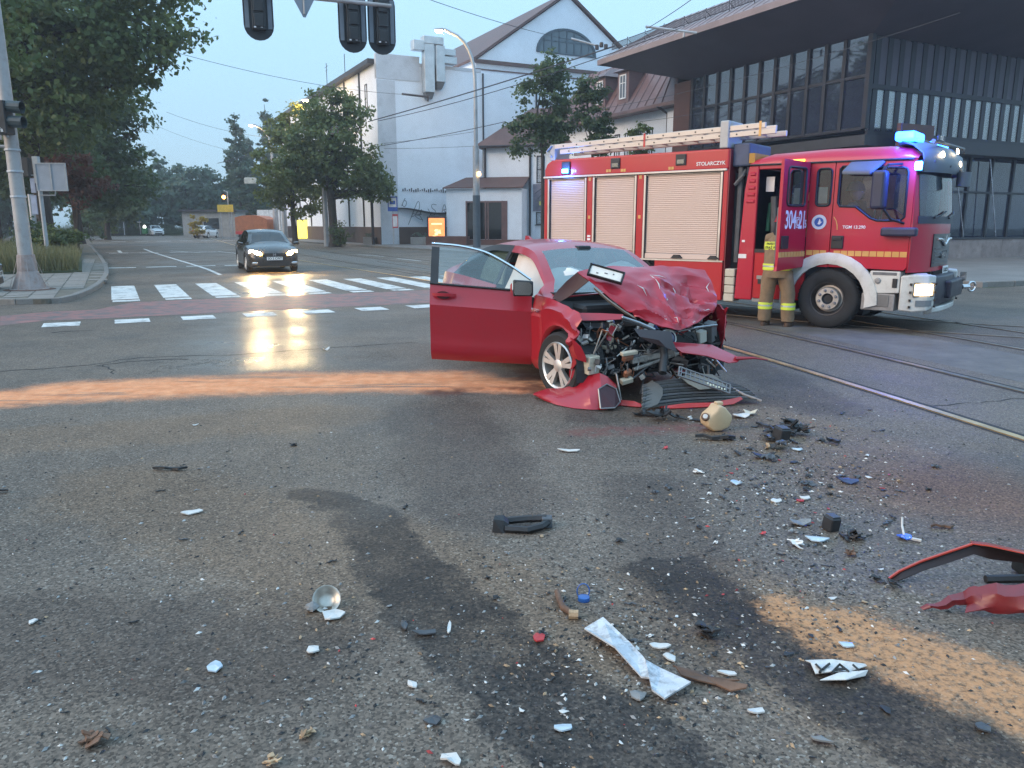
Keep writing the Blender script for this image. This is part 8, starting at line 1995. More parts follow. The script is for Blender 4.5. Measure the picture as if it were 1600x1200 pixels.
# jacket shell and trouser shells over the body
k = MB(); k.loft([[(cx_ + rx * math.cos(a) * (1 + .05 * math.sin(3 * a + z * 9)), cy_ + ry * math.sin(a) * (1 + .05 * math.cos(4 * a + z * 7)), z) for a in np.linspace(0, 2 * math.pi, 25)[:-1]] for z, rx, ry, cx_, cy_ in ((.80, .235, .185, 0, 0), (.88, .23, .18, 0, .005), (1.0, .222, .172, 0, .01), (1.12, .225, .17, 0, .03), (1.28, .235, .165, 0, .05), (1.40, .225, .145, 0, .075), (1.47, .15, .115, 0, .09), (1.52, .085, .085, 0, .105))], 0, True, True); obj('jacket', k, M_gear, FF, smooth=70)
for (x, y0) in ((-.135, -.03), (.185, .045)):
    k = MB(); k.loft([[(x * f + rx * math.cos(a) * (1 + .06 * math.sin(3 * a + z * 13)), y0 * f + rx * 1.05 * math.sin(a), z) for a in np.linspace(0, 2 * math.pi, 19)[:-1]] for z, rx, f in ((.09, .098, 1.12), (.16, .105, 1.12), (.35, .105, 1.05), (.55, .112, .98), (.75, .125, .8), (.90, .14, .55))], 0, True, True); obj('trouser_leg', k, M_gear, FF, smooth=70)
    b_ = band('hi_vis_band', (x * 1.10, y0 * 1.08, 0), .112, .116, .28, .325, M_hivis); band('silver_band', (x * 1.10, y0 * 1.08, 0), .1135, .1175, .326, .35, M_silver); band('hi_vis_band', (x * 1.10, y0 * 1.08, 0), .112, .116, .351, .39, M_hivis)
    k = MB(); k.loft([[(x * 1.14 + wx * math.cos(a), y0 * 1.1 + .06 + (.15 if math.sin(a) > 0 else .13) * f * math.sin(a), z) for a in np.linspace(0, 2 * math.pi, 17)[:-1]] for z, wx, f in ((0, .062, 1), (.03, .066, 1.02), (.075, .06, .95), (.11, .055, .6))], 0, True, True); obj('boot', k, M_boot, FF, smooth=60)
band('hi_vis_band', (0, .005, 0), .232, .182, .915, .965, M_hivis); band('silver_band', (0, .005, 0), .2335, .1835, .966, .99, M_silver); band('hi_vis_band', (0, .005, 0), .2325, .1825, .991, 1.02, M_hivis)
bk_ = band('back_panel', (0, .052, 0), .2425, .1725, 1.24, 1.37, M_hivis)
for i, (t_, z) in enumerate((('PAŃSTWOWA', 1.335), ('STRAŻ POŻARNA', 1.275))):
    tm = text_mesh(t_, .052, .001, bold=True); tm.materials.append(M_signblack)
    for v in tm.vertices:                                            # wrap round the back
        a = v.co.x / .22; v.co.x, v.co.z = .2435 * math.sin(a) * 1.01, v.co.z + (-.1735 + .1735 * math.cos(a)) * 1.0
    link('lettering', tm, bk_, (0, .052 - .1790, z), (R(90), 0, 0))
hdm = head_mesh('head', (0, .16, 1.66), R(90), M_skin, FF)
k = MB(); 
for xs_ in (-.03, .03): k.cbox((xs_, .252, 1.675), (.022, .012, .012))
obj('eye', k, M_signwhite, hdm); k = MB(); k.cbox((0, .250, 1.605), (.05, .012, .01)); obj('mouth', k, mat('lips', (.3, .12, .1), .6), hdm)
k = MB(Matrix.Translation((0, .15, 1.69))); k.lathe([(.145, 0), (.135, .03), (.128, .06), (.115, .10), (.085, .135), (.03, .155), (0, .157)], 24); k.lathe([(.16, -.005), (.145, .012), (.14, -.01)], 24, caps=False); obj('helmet', k, mat('red_helmet', (.42, .03, .04), .3, coat=.5), FF, smooth=60)
k = MB(Matrix.Translation((0, .10, 1.60))); k.loft([[(.13 * math.cos(a), .10 * math.sin(a), 0) for a in np.linspace(math.pi, 2 * math.pi, 10)], [(.15 * math.cos(a), .12 * math.sin(a) - .01, -.16) for a in np.linspace(math.pi, 2 * math.pi, 10)]], 0, False, False); k.loft([[(.13 * math.cos(a), .10 * math.sin(a), 0) for a in np.linspace(math.pi, 2 * math.pi, 10)], [(.13 * math.cos(a), .10 * math.sin(a), .09) for a in np.linspace(math.pi, 2 * math.pi, 10)]], 0, False, False); obj('neck_guard', k, mat('black_cloth', (.02, .02, .022), .9), FF, smooth=60, solid=.008)
def hand(parent, p, fwd, side, s=1.0):
    f = Vector(fwd).normalized(); up = Vector((0, 0, 1)); sd = f.cross(up).normalized() * side
    V = [Vector(p)]; E = []; Rr = [.026]
    palm = Vector(p) + f * .055; V.append(palm); E.append((0, 1)); Rr.append((.036))
    for i, (o_, ln) in enumerate(((-.03, .062), (-.01, .075), (.01, .078), (.03, .07))):
        a0 = palm + sd * o_ * 1.1 + f * .02; b0 = a0 + f * ln * .55 - up * .008; c0 = b0 + f * ln * .35 - up * .03
        n_ = len(V); V += [a0, b0, c0]; E += [(1, n_), (n_, n_ + 1), (n_ + 1, n_ + 2)]; Rr += [.011, .0095, .008]
    n_ = len(V); a0 = palm - f * .02 - sd * .04; b0 = a0 + f * .035 - sd * .02 - up * .01; V += [a0, b0]; E += [(1, n_), (n_, n_ + 1)]; Rr += [.013, .010]
    return skin_body('glove', [tuple(v) for v in V], E, Rr, 1, mat('dark_glove', (.03, .028, .026), .8) if 'dark_glove' not in bpy.data.materials else bpy.data.materials['dark_glove'], parent, 1)
hand(FF, (-.17, .53, 1.24), (.05, 1, .05), 1); hand(FF, (.25, .42, 1.06), (0, 1, .1), -1)
# crew seated in the cab, dim behind the glass
def seated(label, loc, col, helmet):
    t = thing('person', label, 'person', tuple(Matrix.Translation((5.833, 13.359, 0)) @ Matrix.Rotation(R(-39), 4, 'Z') @ Vector(loc)), R(-39), 'firefighters seated in the cab')
    V = [(0, 0, .10), (0, -.10, .10), (.38, -.12, .12), (.42, -.12, -.25), (0, .10, .10), (.38, .12, .12), (.42, .12, -.25), (.0, 0, .30), (.02, 0, .50), (.03, 0, .58), (.0, -.19, .47), (.12, -.25, .24), (.34, -.16, .22), (.0, .19, .47), (.12, .25, .24), (.34, .16, .22)]
    E = [(0, 1), (1, 2), (2, 3), (0, 4), (4, 5), (5, 6), (0, 7), (7, 8), (8, 9), (8, 10), (10, 11), (11, 12), (8, 13), (13, 14), (14, 15)]
    skin_body('body', V, E, [(.15, .14), .10, .08, .06, .10, .08, .06, (.15, .17), (.12, .15), .06, .075, .06, .04, .075, .06, .04], 0, col, t, 2)
    h = head_mesh('head', (.05, 0, .72), 0, M_skin, t)
    k = MB()
    for ys_ in (-.03, .03): k.cbox((.142, ys_, .735), (.012, .022, .012))
    obj('eye', k, M_signwhite, h)
    k = MB(Matrix.Translation((.035, 0, .75))); k.lathe([(.15, 0), (.138, .04), (.12, .09), (.08, .135), (0, .155)], 20); obj('helmet', k, helmet, t, smooth=60)
    hand(t, (.34, -.16, .22), (1, .1, -.1), 1); hand(t, (.34, .16, .22), (1, -.1, -.1), -1)
    return t
M_gear_dim = mat('dim_turnout_cloth', (.10, .10, .075), .9, var=.3, vs=6)  # turnout cloth darkened, the cab's dimness painted into its colour
M_helm_dark = mat('dark_helmet', (.06, .065, .075), .35, coat=.4)
seated('firefighter in dark helmet seated behind the front side window', (.10, -.70, 1.42), M_gear_dim, M_helm_dark)
seated('second firefighter in sand gear seen through the crew door window', (-.72, -.35, 1.42), M_gear, M_helm_dark)
# ================================================================== wreckage strewn over the road
dr = random.Random(77)
M_d = dict(black=mat('debris_black', (.017, .016, .017), .5, isl=.45, var=.4, vs=20), dgrey=mat('debris_dark_grey', (.055, .058, .064), .5, isl=.45, var=.3, vs=20), grey=mat('debris_grey', (.20, .195, .19), .55, isl=.45, var=.3, vs=20, dirt=(.08, .07, .065), dirt_amt=.6),
           white=mat('debris_white', (.55, .53, .50), .45, isl=.45, var=.15, vs=20, dirt=(.25, .22, .2), dirt_amt=.35), pale=mat('debris_pale_blue', (.42, .50, .56), .25, isl=.45, var=.2, vs=15), red=mat('debris_red', (.40, .03, .03), .4, isl=.45, var=.2, vs=20),
           tan=mat('debris_tan', (.36, .24, .14), .7, isl=.45, var=.4, vs=20, dirt=(.1, .06, .04), dirt_amt=.7), brown=mat('debris_brown', (.12, .065, .04), .7, isl=.45, var=.5, vs=14), blue=mat('debris_blue', (.02, .10, .34), .35, coat=.4), navy=mat('debris_navy', (.03, .04, .10), .4), beige=M_beige)
def pxs(px, py, n): p = G(px, py); return n * (p.y * math.cos(PITCH) + CAMH * math.sin(PITCH)) / FPX
def shard_mesh(a, b, rnd, th=.006, curl=.15, n=8, jag=.35):
    """irregular bent flake, long axis x"""
    m = MB(); pts = []
    for i in range(n):
        t = 2 * math.pi * i / n + rnd.uniform(-.3, .3); r = rnd.uniform(1 - jag, 1)
        pts.append((a * .5 * r * math.cos(t), b * .5 * r * math.sin(t)))
    z = lambda x, y: curl * (x * x / max(a, 1e-4)) * 2 + rnd.uniform(0, .12) * b
    top = [(x, y, th + z(x, y)) for x, y in pts]; bot = [(x, y, t_[2] - th) for (x, y), t_ in zip(pts, top)]
    c = (rnd.uniform(-.1, .1) * a, 0, th + rnd.uniform(.05, .2) * b); cb = (c[0], c[1], c[2] - th)
    f = [(i, (i + 1) % n, 2 * n) for i in range(n)] + [(n + (i + 1) % n, n + i, 2 * n + 1) for i in range(n)] + [(i, n + i, n + (i + 1) % n, (i + 1) % n) for i in range(n)]
    m.add(top + bot + [c, cb], f); return m
def lump_mesh(a, b, h, rnd, n=9, k=4):
    m = MB(); rings = []
    for i in range(k + 1):
        t = i / k; s_ = math.sin(math.pi * (.12 + .8 * t)) ; rings.append([(a * .5 * s_ * rnd.uniform(.7, 1.1) * math.cos(2*math.pi*j/n), b * .5 * s_ * rnd.uniform(.7, 1.1) * math.sin(2*math.pi*j/n), h * t * rnd.uniform(.9, 1.05)) for j in range(n)])
    m.loft(rings); return m
def cluster_mesh(a, b, rnd):
    """torn crumpled bits grown together"""
    m = MB()
    for k in range(6):
        s_ = rnd.uniform(.45, .8)
        q = (shard_mesh(a * s_, b * s_ * .8, rnd, th=.05 * a, curl=rnd.uniform(.1, .6)) if k % 3 else stick_mesh(a * s_ * 1.2, b * .16, rnd))
        M = Matrix.Translation((rnd.uniform(-.22, .22) * a, rnd.uniform(-.22, .22) * b, rnd.uniform(0, .2) * b)) @ Euler((rnd.uniform(-.5, .5), rnd.uniform(-.5, .5), rnd.uniform(0, 6.28))).to_matrix().to_4x4()
        m.add(q.v, q.f, 0, M)
    zmin = min(v.z for v in m.v)
    for v in m.v: v.z -= zmin
    return m
def stick_mesh(a, b, rnd):
    P_ = [(-a / 2 + a * i / 5, rnd.uniform(-.6, .6) * b, b * .35 + abs(rnd.gauss(0, .3)) * b) for i in range(6)]
    m = MB(); m.loft([[(x, y - b * w_ * .5, z - b * .25), (x, y + b * w_ * .5, z - b * .25), (x, y + b * w_ * .4, z + b * .25), (x, y - b * w_ * .45, z + b * .25)] for (x, y, z), w_ in zip(P_, [.5, 1, rnd.uniform(.6, 1.2), 1, rnd.uniform(.7, 1.1), .3])]); return m
def put(name, label, cat, px, py, mb, m, ang=0, group=None, z=.002, smooth=None):
    p = G(px, py); o = obj(name, mb, m, smooth=smooth); o.location = (p.x, p.y, z); o.rotation_euler = (0, 0, R(ang)); tag(o, label, cat, group); return o
def flake(label, px, py, L_, W_, col, ang=0, typ='flake', name='shard', cat='debris', curl=.15, **kw):
    # W_ is the ground extent, foreshortened in view
    a, b = pxs(px, py, L_), pxs(px, py, W_)
    if typ == 'stick': b *= .55
    mb = shard_mesh(a, b, dr, curl=curl, **kw) if typ == 'flake' else stick_mesh(a, b, dr) if typ == 'stick' else cluster_mesh(a, b, dr)
    return put(name, label, cat, px, py, mb, M_d[col], ang)
flake('charred black strip lying alone on the left of the road', 265, 735, 54, 12, 'black', 0, 'stick', 'strip')
flake('curved white sliver near the charred black strip', 298, 803, 40, 16, 'white', 20, name='sliver')
flake('dark feathery lump near the bottom left corner', 145, 1162, 34, 70, 'brown', 80, 'lump', 'lump')
flake('largest translucent pale flake at lower left', 337, 1046, 30, 34, 'pale', 15)
flake('pinkish pale flake below the broken lamp bowl', 490, 1018, 23, 26, 'white', 10)
flake('white square chip far left', 51, 974, 15, 18, 'white', 5)
flake('crumbled cream foam lump near the bottom edge', 482, 1152, 26, 34, 'tan', 0, 'lump', 'foam_lump')
flake('tan lump cut by the bottom edge of the road view', 428, 1196, 30, 30, 'tan', 0, 'lump', 'lump')
flake('white pointed shard tip rising at the bottom edge', 704, 1192, 26, 40, 'white', 60, curl=.9)
flake('oval pale lens shard with dotted rim near the bottom', 880, 1141, 38, 22, 'pale', 0)
flake('thin upright white sliver near the dark trail', 702, 984, 8, 44, 'white', 0, name='sliver')
flake('bright red triangular shard in the middle foreground', 842, 999, 26, 26, 'red', 0)
flake('grey shard standing beside the dark trail', 631, 980, 14, 36, 'dgrey', 10)
flake('long dark grey blade pointing right by the dark trail', 664, 991, 44, 22, 'dgrey', 5)
flake('blue-black curved shard in the lower middle', 676, 1128, 36, 30, 'dgrey', -20)
flake('small white leaf-shaped chip in the lower middle', 645, 1073, 14, 26, 'white', 40)
flake('brown bark-like strip torn lengthwise beside the white panel', 1108, 1066, 124, 40, 'brown', -32, 'flake', 'strip', jag=.55, curl=.15, n=14)
flake('black crumpled box-shaped piece in the foreground', 1104, 992, 42, 44, 'black', 10, 'lump', 'crushed_box')
flake('white chip pair left of the brown strip', 1030, 1012, 40, 18, 'white', -12)
flake('pinkish triangular flake under the white chips', 1045, 1030, 20, 28, 'white', 20)
flake('grey triangular flake left of the long white panel end', 998, 1090, 30, 32, 'grey', -30)
flake('narrow white strip right of the brown strip', 1136, 1054, 40, 12, 'white', -22, name='strip')
flake('white pointed sliver under the brown strip', 1182, 1114, 34, 16, 'white', 12, name='sliver')
flake('small pale shard above the plate fragments', 1322, 1010, 28, 18, 'pale', -10)
flake('grey pointed shard at the lower right', 1283, 1160, 16, 44, 'grey', 70)
flake('dark grey blade far down at the right', 1534, 1140, 30, 28, 'dgrey', 25)
flake('dark blue plate shard among the wreckage', 1326, 754, 36, 26, 'navy', -6)
flake('pale blue window shard with bent tip', 1151, 757, 24, 20, 'pale', -30, curl=.5)
flake('white sheet scrap left of the red chip', 1212, 784, 22, 18, 'white', -20)
flake('white scrap lying on the red chip', 1258, 780, 18, 18, 'white', 20)
flake('red chip under the white scrap', 1250, 784, 14, 10, 'red', 0)
flake('pale oval lamp lens among the black pieces', 1250, 820, 40, 30, 'grey', 12, curl=.3)
flake('pinkish grey triangle beside the oval lens', 1276, 845, 38, 28, 'pale', -18)
flake('tangled black metal scrap right of the black box', 1330, 842, 48, 26, 'black', -8, 'lump', 'scrap')
flake('rusty scrap lump below the tangled black metal', 1330, 868, 26, 22, 'brown', 0, 'lump', 'scrap')
flake('black curled scrap by the tip of the red fender piece', 1395, 918, 26, 16, 'black', 20, 'lump', 'scrap')
flake('black scrap left of the red fender piece', 1368, 908, 18, 22, 'black', 0, 'lump', 'scrap')
flake('dark red plastic strip on the right side of the road', 1472, 825, 34, 12, 'brown', -8, 'stick', 'strip')
flake('pale long chip in front of the wreck', 888, 706, 40, 14, 'white', -6, name='strip')
flake('white curled sliver behind the sand strip', 509, 548, 15, 12, 'white', 40, curl=.8, name='sliver')
flake('black rag of plastic under the grille edge', 1003, 650, 50, 22, 'black', -5, 'lump', 'rag')
flake('bigger black crumpled rag beside the canister', 1045, 656, 60, 26, 'black', 0, 'lump', 'rag')
flake('cluster chip white with red rim by the canister', 1078, 656, 12, 14, 'white', 0, 'lump', 'chip')
flake('crumpled pale film right of the canister', 1158, 652, 38, 24, 'white', 5, curl=.4)
flake('second fold of crumpled pale film by the canister', 1172, 648, 22, 22, 'beige', -20, curl=.6)
flake('black broken bracket in front of the canister', 1118, 688, 62, 16, 'black', -6, 'stick', 'bracket')
flake('black lump on the end of the broken bracket', 1136, 686, 26, 22, 'black', 0, 'lump', 'bracket')
flake('dark curved dish piece at the foot of the black pile', 1192, 716, 44, 26, 'black', -12, curl=.5, name='scrap')
flake('rusty link between the dark dish and the black pile', 1200, 700, 26, 9, 'tan', 60, 'stick', 'scrap')
flake('long black arm reaching left from the black pile', 1196, 668, 36, 12, 'black', 130, 'stick', 'scrap')
flake('olive-black plate behind the black pile', 1226, 666, 30, 30, 'dgrey', 0, 'lump', 'scrap')
flake('black ribbed scrap right of the black pile', 1246, 680, 50, 26, 'black', -14, 'lump', 'scrap')
flake('far black scrap right of the pile', 1302, 693, 22, 16, 'black', -10, 'stick', 'scrap')
flake('white scrap right of the black pile', 1246, 704, 20, 14, 'pale', -30)
flake('black bar at the left picture edge', 4, 770, 22, 10, 'black', 0, 'stick', 'strip')
for i in range(9): flake('torn black scrap in the heap behind the cream canister', 1205 + dr.gauss(15, 26), 684 + dr.gauss(0, 14), dr.uniform(22, 46), dr.uniform(16, 30), dr.choice(['black', 'black', 'dgrey']), dr.uniform(0, 180), dr.choice(['lump', 'stick', 'lump']) if i % 2 else 'lump', 'scrap')['group'] = 'black scraps heaped behind the canister'
# black bracket frame
p = G(815, 826); t = thing('plastic_bracket', 'black open plastic bracket frame lying in the centre foreground', 'debris', (p.x, p.y, 0), R(2)); s_ = pxs(815, 826, 1)
k = MB(); k.loft([[(-46*s_, -14*s_, 0), (-46*s_, -6*s_, 0), (-42*s_, -4*s_, 30*s_*.8), (-44*s_, -12*s_, 26*s_*.8)], [(-30*s_, -18*s_, 0), (-30*s_, 6*s_, 0), (-28*s_, 8*s_, 20*s_), (-28*s_, -12*s_, 18*s_)], [(-22*s_, -16*s_, 0), (-22*s_, 8*s_, 0), (-20*s_, 10*s_, 12*s_), (-20*s_, -10*s_, 12*s_)]]); k.tube([(-24*s_, 14*s_, 8*s_), (10*s_, 16*s_, 10*s_), (40*s_, 12*s_, 12*s_)], 6*s_, 6); k.tube([(-26*s_, -14*s_, 6*s_), (8*s_, -20*s_, 6*s_), (30*s_, -12*s_, 8*s_), (44*s_, 6*s_, 10*s_)], 6*s_, 6); obj('frame', k, M_d['black'], t)
k = MB(); k.cbox((40*s_, 8*s_, 8*s_), (16*s_, 18*s_, 16*s_)); obj('end_block', k, M_d['dgrey'], t, bevel=.004, seg=1)
# broken lamp bowl
p = G(510, 955); t = thing('lamp_bowl', 'broken lamp bowl with metal rim and white splinters at lower left', 'debris', (p.x, p.y, 0), R(10)); s_ = pxs(510, 955, 1)
k = MB(Matrix.Translation((0, 14*s_, 13*s_)) @ Euler((R(50), R(10), 0)).to_matrix().to_4x4()); k.lathe([(20*s_, 0), (22*s_, 3*s_), (19*s_, 2*s_), (13*s_, -8*s_), (4*s_, -11*s_), (0, -11*s_)], 20, caps=False); obj('bowl', k, mat('lamp_bowl_metal', (.42, .38, .33), .3, .7, var=.3, vs=20), t, smooth=50)
k = shard_mesh(46*s_, 40*s_, dr, curl=.2); o = obj('splinter', k, M_d['white'], t); o.location = (10*s_, -18*s_, 0)
k = lump_mesh(24*s_, 26*s_, 14*s_, dr); o = obj('socket', k, M_d['grey'], t); o.location = (-22*s_, 6*s_, 0)
# long white scraped panel
p = G(995, 1035); t = thing('torn_panel', 'long pale scraped panel lying diagonally in the foreground', 'debris', (p.x, p.y, 0)); 
out_ = [(913, 984), (942, 976), (985, 1010), (1005, 1034), (1008, 1042), (1030, 1046), (1079, 1080), (1038, 1095), (1018, 1088), (1014, 1068), (1002, 1062), (960, 1024)]
P_ = [G(x, y, .012) - p for x, y in out_]
k = MB(); zt = [.02 + .03 * math.sin(i * 1.3) ** 2 for i in range(12)]; n = 12
k.add([(v.x, v.y, z) for v, z in zip(P_, zt)] + [(v.x, v.y, z - .007) for v, z in zip(P_, zt)] , [(0, 1, 2, 11), (2, 3, 10, 11), (3, 4, 9, 10), (4, 5, 8, 9), (5, 6, 7, 8), (12 + 11, 12 + 2, 12 + 1, 12), (23, 22, 15, 14), (22, 21, 16, 15), (21, 20, 17, 16), (20, 19, 18, 17)] + [(i, 12 + i, 12 + (i + 1) % 12, (i + 1) % 12) for i in range(12)])
obj('sheet', k, mat('scraped_white_paint', (.52, .54, .56), .5, var=.25, vs=9, dirt=(.12, .10, .09), dirt_amt=.85), t)
k = MB(); k.tube([P_[1] + Vector((0, 0, .012)), P_[2] + Vector((0, 0, .012)), P_[3] + Vector((0, 0, .012))], .005, 5); obj('edge', k, mat('rust_edge', (.35, .2, .12), .7), t)
# brown hose and blue cap
p = G(884, 950); t = thing('hose', 'short bent brown-black hose end left of the blue cap', 'debris', (p.x, p.y, 0)); k = MB(); Q = [G(x, y) - p for x, y in ((870, 930), (874, 942), (880, 956), (896, 966))]; k.tube([q + Vector((0, 0, .02)) for q in Q], [.012, .014, .016, .012], 8); obj('tube', k, M_d['brown'], t, smooth=60); k = MB(); k.tube([Q[3] + Vector((-.02, 0, .02)), Q[3] + Vector((.02, -.005, .02))], .02, 8); obj('clamp', k, M_d['tan'], t)
p = G(912, 938); t = thing('bottle_cap', 'blue fluid cap with a ring strap standing up', 'cap', (p.x, p.y, 0)); k = MB(); k.lathe([(.026, 0), (.028, .004), (.026, .018), (.02, .02), (0, .018)], 16); obj('cap', k, M_d['blue'], t, smooth=40); k = MB(); k.tube([(.028 * math.cos(a), .03, .03 + .036 * math.sin(a)) for a in np.linspace(-.6, 3.74, 14)], .003, 5); obj('ring_strap', k, M_d['blue'], t)
# plate fragments
def plate_piece(pts, label):
    p = G(*pts[0]); t = thing('plate_fragment', label, 'number plate', (p.x, p.y, 0)); P_ = [G(x, y, .01) - p for x, y in pts]; n = len(P_)
    zz = [.012 + .012 * (i % 2) for i in range(n)]
    k = MB(); k.add([(v.x, v.y, z) for v, z in zip(P_, zz)] + [(v.x, v.y, z - .003) for v, z in zip(P_, zz)], [tuple(range(n)), tuple(range(2*n - 1, n - 1, -1))] + [(i, n + i, n + (i + 1) % n, (i + 1) % n) for i in range(n)]); obj('plate', k, M_d['white'], t); return t, p
t, p = plate_piece([(1258, 1032), (1300, 1035), (1352, 1038), (1354, 1045), (1330, 1049), (1300, 1054), (1274, 1053), (1266, 1040)], 'white number plate fragment with black letter strokes')
k = MB()
for q in ([(1275, 1038), (1283, 1046), (1281, 1051)], [(1296, 1037), (1285, 1046)], [(1300, 1051), (1312, 1038), (1326, 1049)], [(1306, 1046), (1320, 1045)], [(1333, 1039), (1342, 1047)]): k.tube([G(x, y, .027) - p for x, y in q], .0055, 4)
obj('letter_stroke', k, M_signblack, t)
t, p = plate_piece([(1281, 1063), (1310, 1056), (1350, 1048), (1356, 1052), (1352, 1056), (1322, 1067)], 'plain white plate fragment just below the lettered one')
# canister
p = G(1117, 672); t = thing('canister', 'cream plastic fluid canister with round cap lying before the wreck', 'canister', (p.x, p.y, 0), R(15))
k = MB(); rows = []
for y, w_, h_ in ((-.075, .8, .82), (-.065, .97, .96), (0, 1, 1), (.065, .97, .96), (.075, .8, .82)):
    rows.append([((x * .118) * w_, y, .105 + z * .10 * h_) for x, z in ((-.85, -.55), (-.4, -1), (.2, -1), (.8, -.7), (1, -.1), (.95, .3), (.45, .95), (.15, 1.15), (-.1, 1.15), (-.3, .8), (-.8, .35), (-.95, -.1))])
k.loft(rows); obj('tank', k, mat('cream_tank', (.56, .40, .24), .5, var=.12, vs=6), t, smooth=50, bevel=.012)
k = MB(Matrix.Translation((-.11, -.03, .12)) @ Euler((R(60), 0, R(-30))).to_matrix().to_4x4()); k.lathe([(.03, 0), (.034, .02), (.03, .035), (.02, .036), (0, .034)], 16); obj('cap', k, M_d['brown'], t); k = MB(Matrix.Translation((-.11, -.03, .12)) @ Euler((R(60), 0, R(-30))).to_matrix().to_4x4()); k.lathe([(.02, .0365), (.018, .039), (0, .039)], 12); obj('cap_face', k, M_d['white'], t)
k = MB(); k.cbox((.02, 0, .225), (.06, .05, .03)); obj('neck', k, bpy.data.materials['cream_tank'], t, bevel=.008)
# black module pile: box module
for px, py, w_, lab in ((1220, 690, 20, 'black square module box on the scrap pile'), (1298, 828, 20, 'small black open box right of the oval lens')):
    p = G(px, py); s_ = pxs(px, py, 1); t = thing('module_box', lab, 'debris', (p.x, p.y, 0), R(12)); k = MB(); k.cbox((0, 0, w_*.55*s_), (w_*s_, w_*s_, w_*1.1*s_), 0, (.1, .1, .2)); obj('box', k, M_d['black'], t, bevel=.006, seg=1); k = MB(); k.cbox((.1*w_*s_, 0, w_*1.14*s_), (w_*.8*s_, w_*.8*s_, .01), 0, (.1, .1, .2)); obj('lid', k, M_d['dgrey'], t)
# blue scoop piece, the blue light on it put into its colour
p = G(1412, 842); t = thing('blue_scoop', 'glossy blue-lit shard with a thin white stick pointing up', 'debris', (p.x, p.y, 0)); s_ = pxs(1412, 842, 1); k = shard_mesh(24*s_, 26*s_, dr, curl=.4); obj('shard', k, mat('blue_lit_gloss', (.05, .16, .75), .15, coat=1), t); k = MB(); k.tube([(3*s_, 6*s_, 4*s_), (6*s_, 20*s_, 14*s_), (8*s_, 26*s_, 26*s_)], 1.6*s_, 5); k.tube([(6*s_, -4*s_, 3*s_), (20*s_, -14*s_, 3*s_)], 2.4*s_, 5); obj('stick', k, M_d['white'], t)
# red bumper pieces at the right edge
p = G(1470, 905); t = thing('fender_strip', 'arched red fender strip with dark inside standing on edge at the right', 'car part', (p.x, p.y, 0))
top = [((1388, 906), .012), ((1405, 894), .05), ((1440, 878), .09), ((1475, 866), .13), ((1520, 851), .18), ((1545, 854), .19), ((1600, 866), .19), ((1700, 886), .17), ((1800, 905), .10)]
bot = [((1392, 911), .0), ((1412, 904), .03), ((1446, 890), .06), ((1480, 880), .09), ((1522, 866), .13), ((1548, 874), .11), ((1600, 880), .11), ((1700, 905), .07), ((1800, 925), .01)]
T_ = [G(*a, z) - p for a, z in top]; B_ = [G(*a, z) - p for a, z in bot]
k = MB(); k.grid([[tuple(v) for v in T_], [tuple(a * .5 + b_ * .5 + Vector((.01, .02, .01))) for a, b_ in zip(T_, B_)], [tuple(v) for v in B_]]); obj('dark_inside', k, mat('dark_red_inside', (.018, .009, .010), .6), t, smooth=50, solid=.006)
k = MB(); k.grid([[tuple(v + Vector((.0, .0, .006))) for v in T_[4:]], [tuple(v + Vector((.02, .045, .0))) for v in T_[4:]], [tuple(v + Vector((.03, .08, -.03))) for v in T_[4:]]]); k.tube([v + Vector((0, .004, .002)) for v in T_[:5]], .006, 5); obj('red_skin', k, mat('orange_red_paint', (.45, .05, .03), .3, coat=.6), t, smooth=50, solid=.005)
p = G(1530, 945); t = thing('bumper_scrap', 'torn crimson bumper sheet lying beside the arched strip at the right', 'car part', (p.x, p.y, 0))
rows_ = [[((1437, 949), .012), ((1470, 938), .05), ((1505, 922), .09), ((1530, 914), .13), ((1570, 912), .15), ((1620, 914), .16), ((1720, 922), .16)],
         [((1440, 951), .01), ((1478, 944), .05), ((1508, 934), .075), ((1535, 930), .10), ((1570, 930), .13), ((1620, 934), .14), ((1720, 944), .13)],
         [((1442, 953), .008), ((1480, 948), .035), ((1512, 942), .05), ((1536, 948), .06), ((1568, 950), .07), ((1620, 958), .09), ((1720, 972), .08)],
         [((1445, 953), .008), ((1482, 950), .03), ((1512, 943), .045), ((1508, 955), .035), ((1552, 957), .035), ((1620, 962), .07), ((1720, 980), .05)]]
A = [[tuple(G(*a, z) - p) for a, z in r_] for r_ in rows_]; A = upsample(A, 3); A[:, :, 2] += .008 * np.sin(np.arange(A.shape[1]) * 1.9)[None, :]
k = MB(); k.grid(A.tolist()); obj('sheet', k, mat('crimson_scrap', (.17, .012, .015), .42, var=.2, coat=.25, dirt=(.10, .015, .016), dirt_amt=.6), t, smooth=28, solid=.006)
k = MB(); k.tube([G(1540, 905, .03) - p, G(1640, 903, .04) - p, G(1740, 905, .04) - p], .02, 6); obj('black_rail', k, M_d['black'], t)
k = MB(); k.cbox(G(1610, 880, .06) - p, (.12, .1, .1)); obj('bracket', k, M_d['black'], t, bevel=.01)
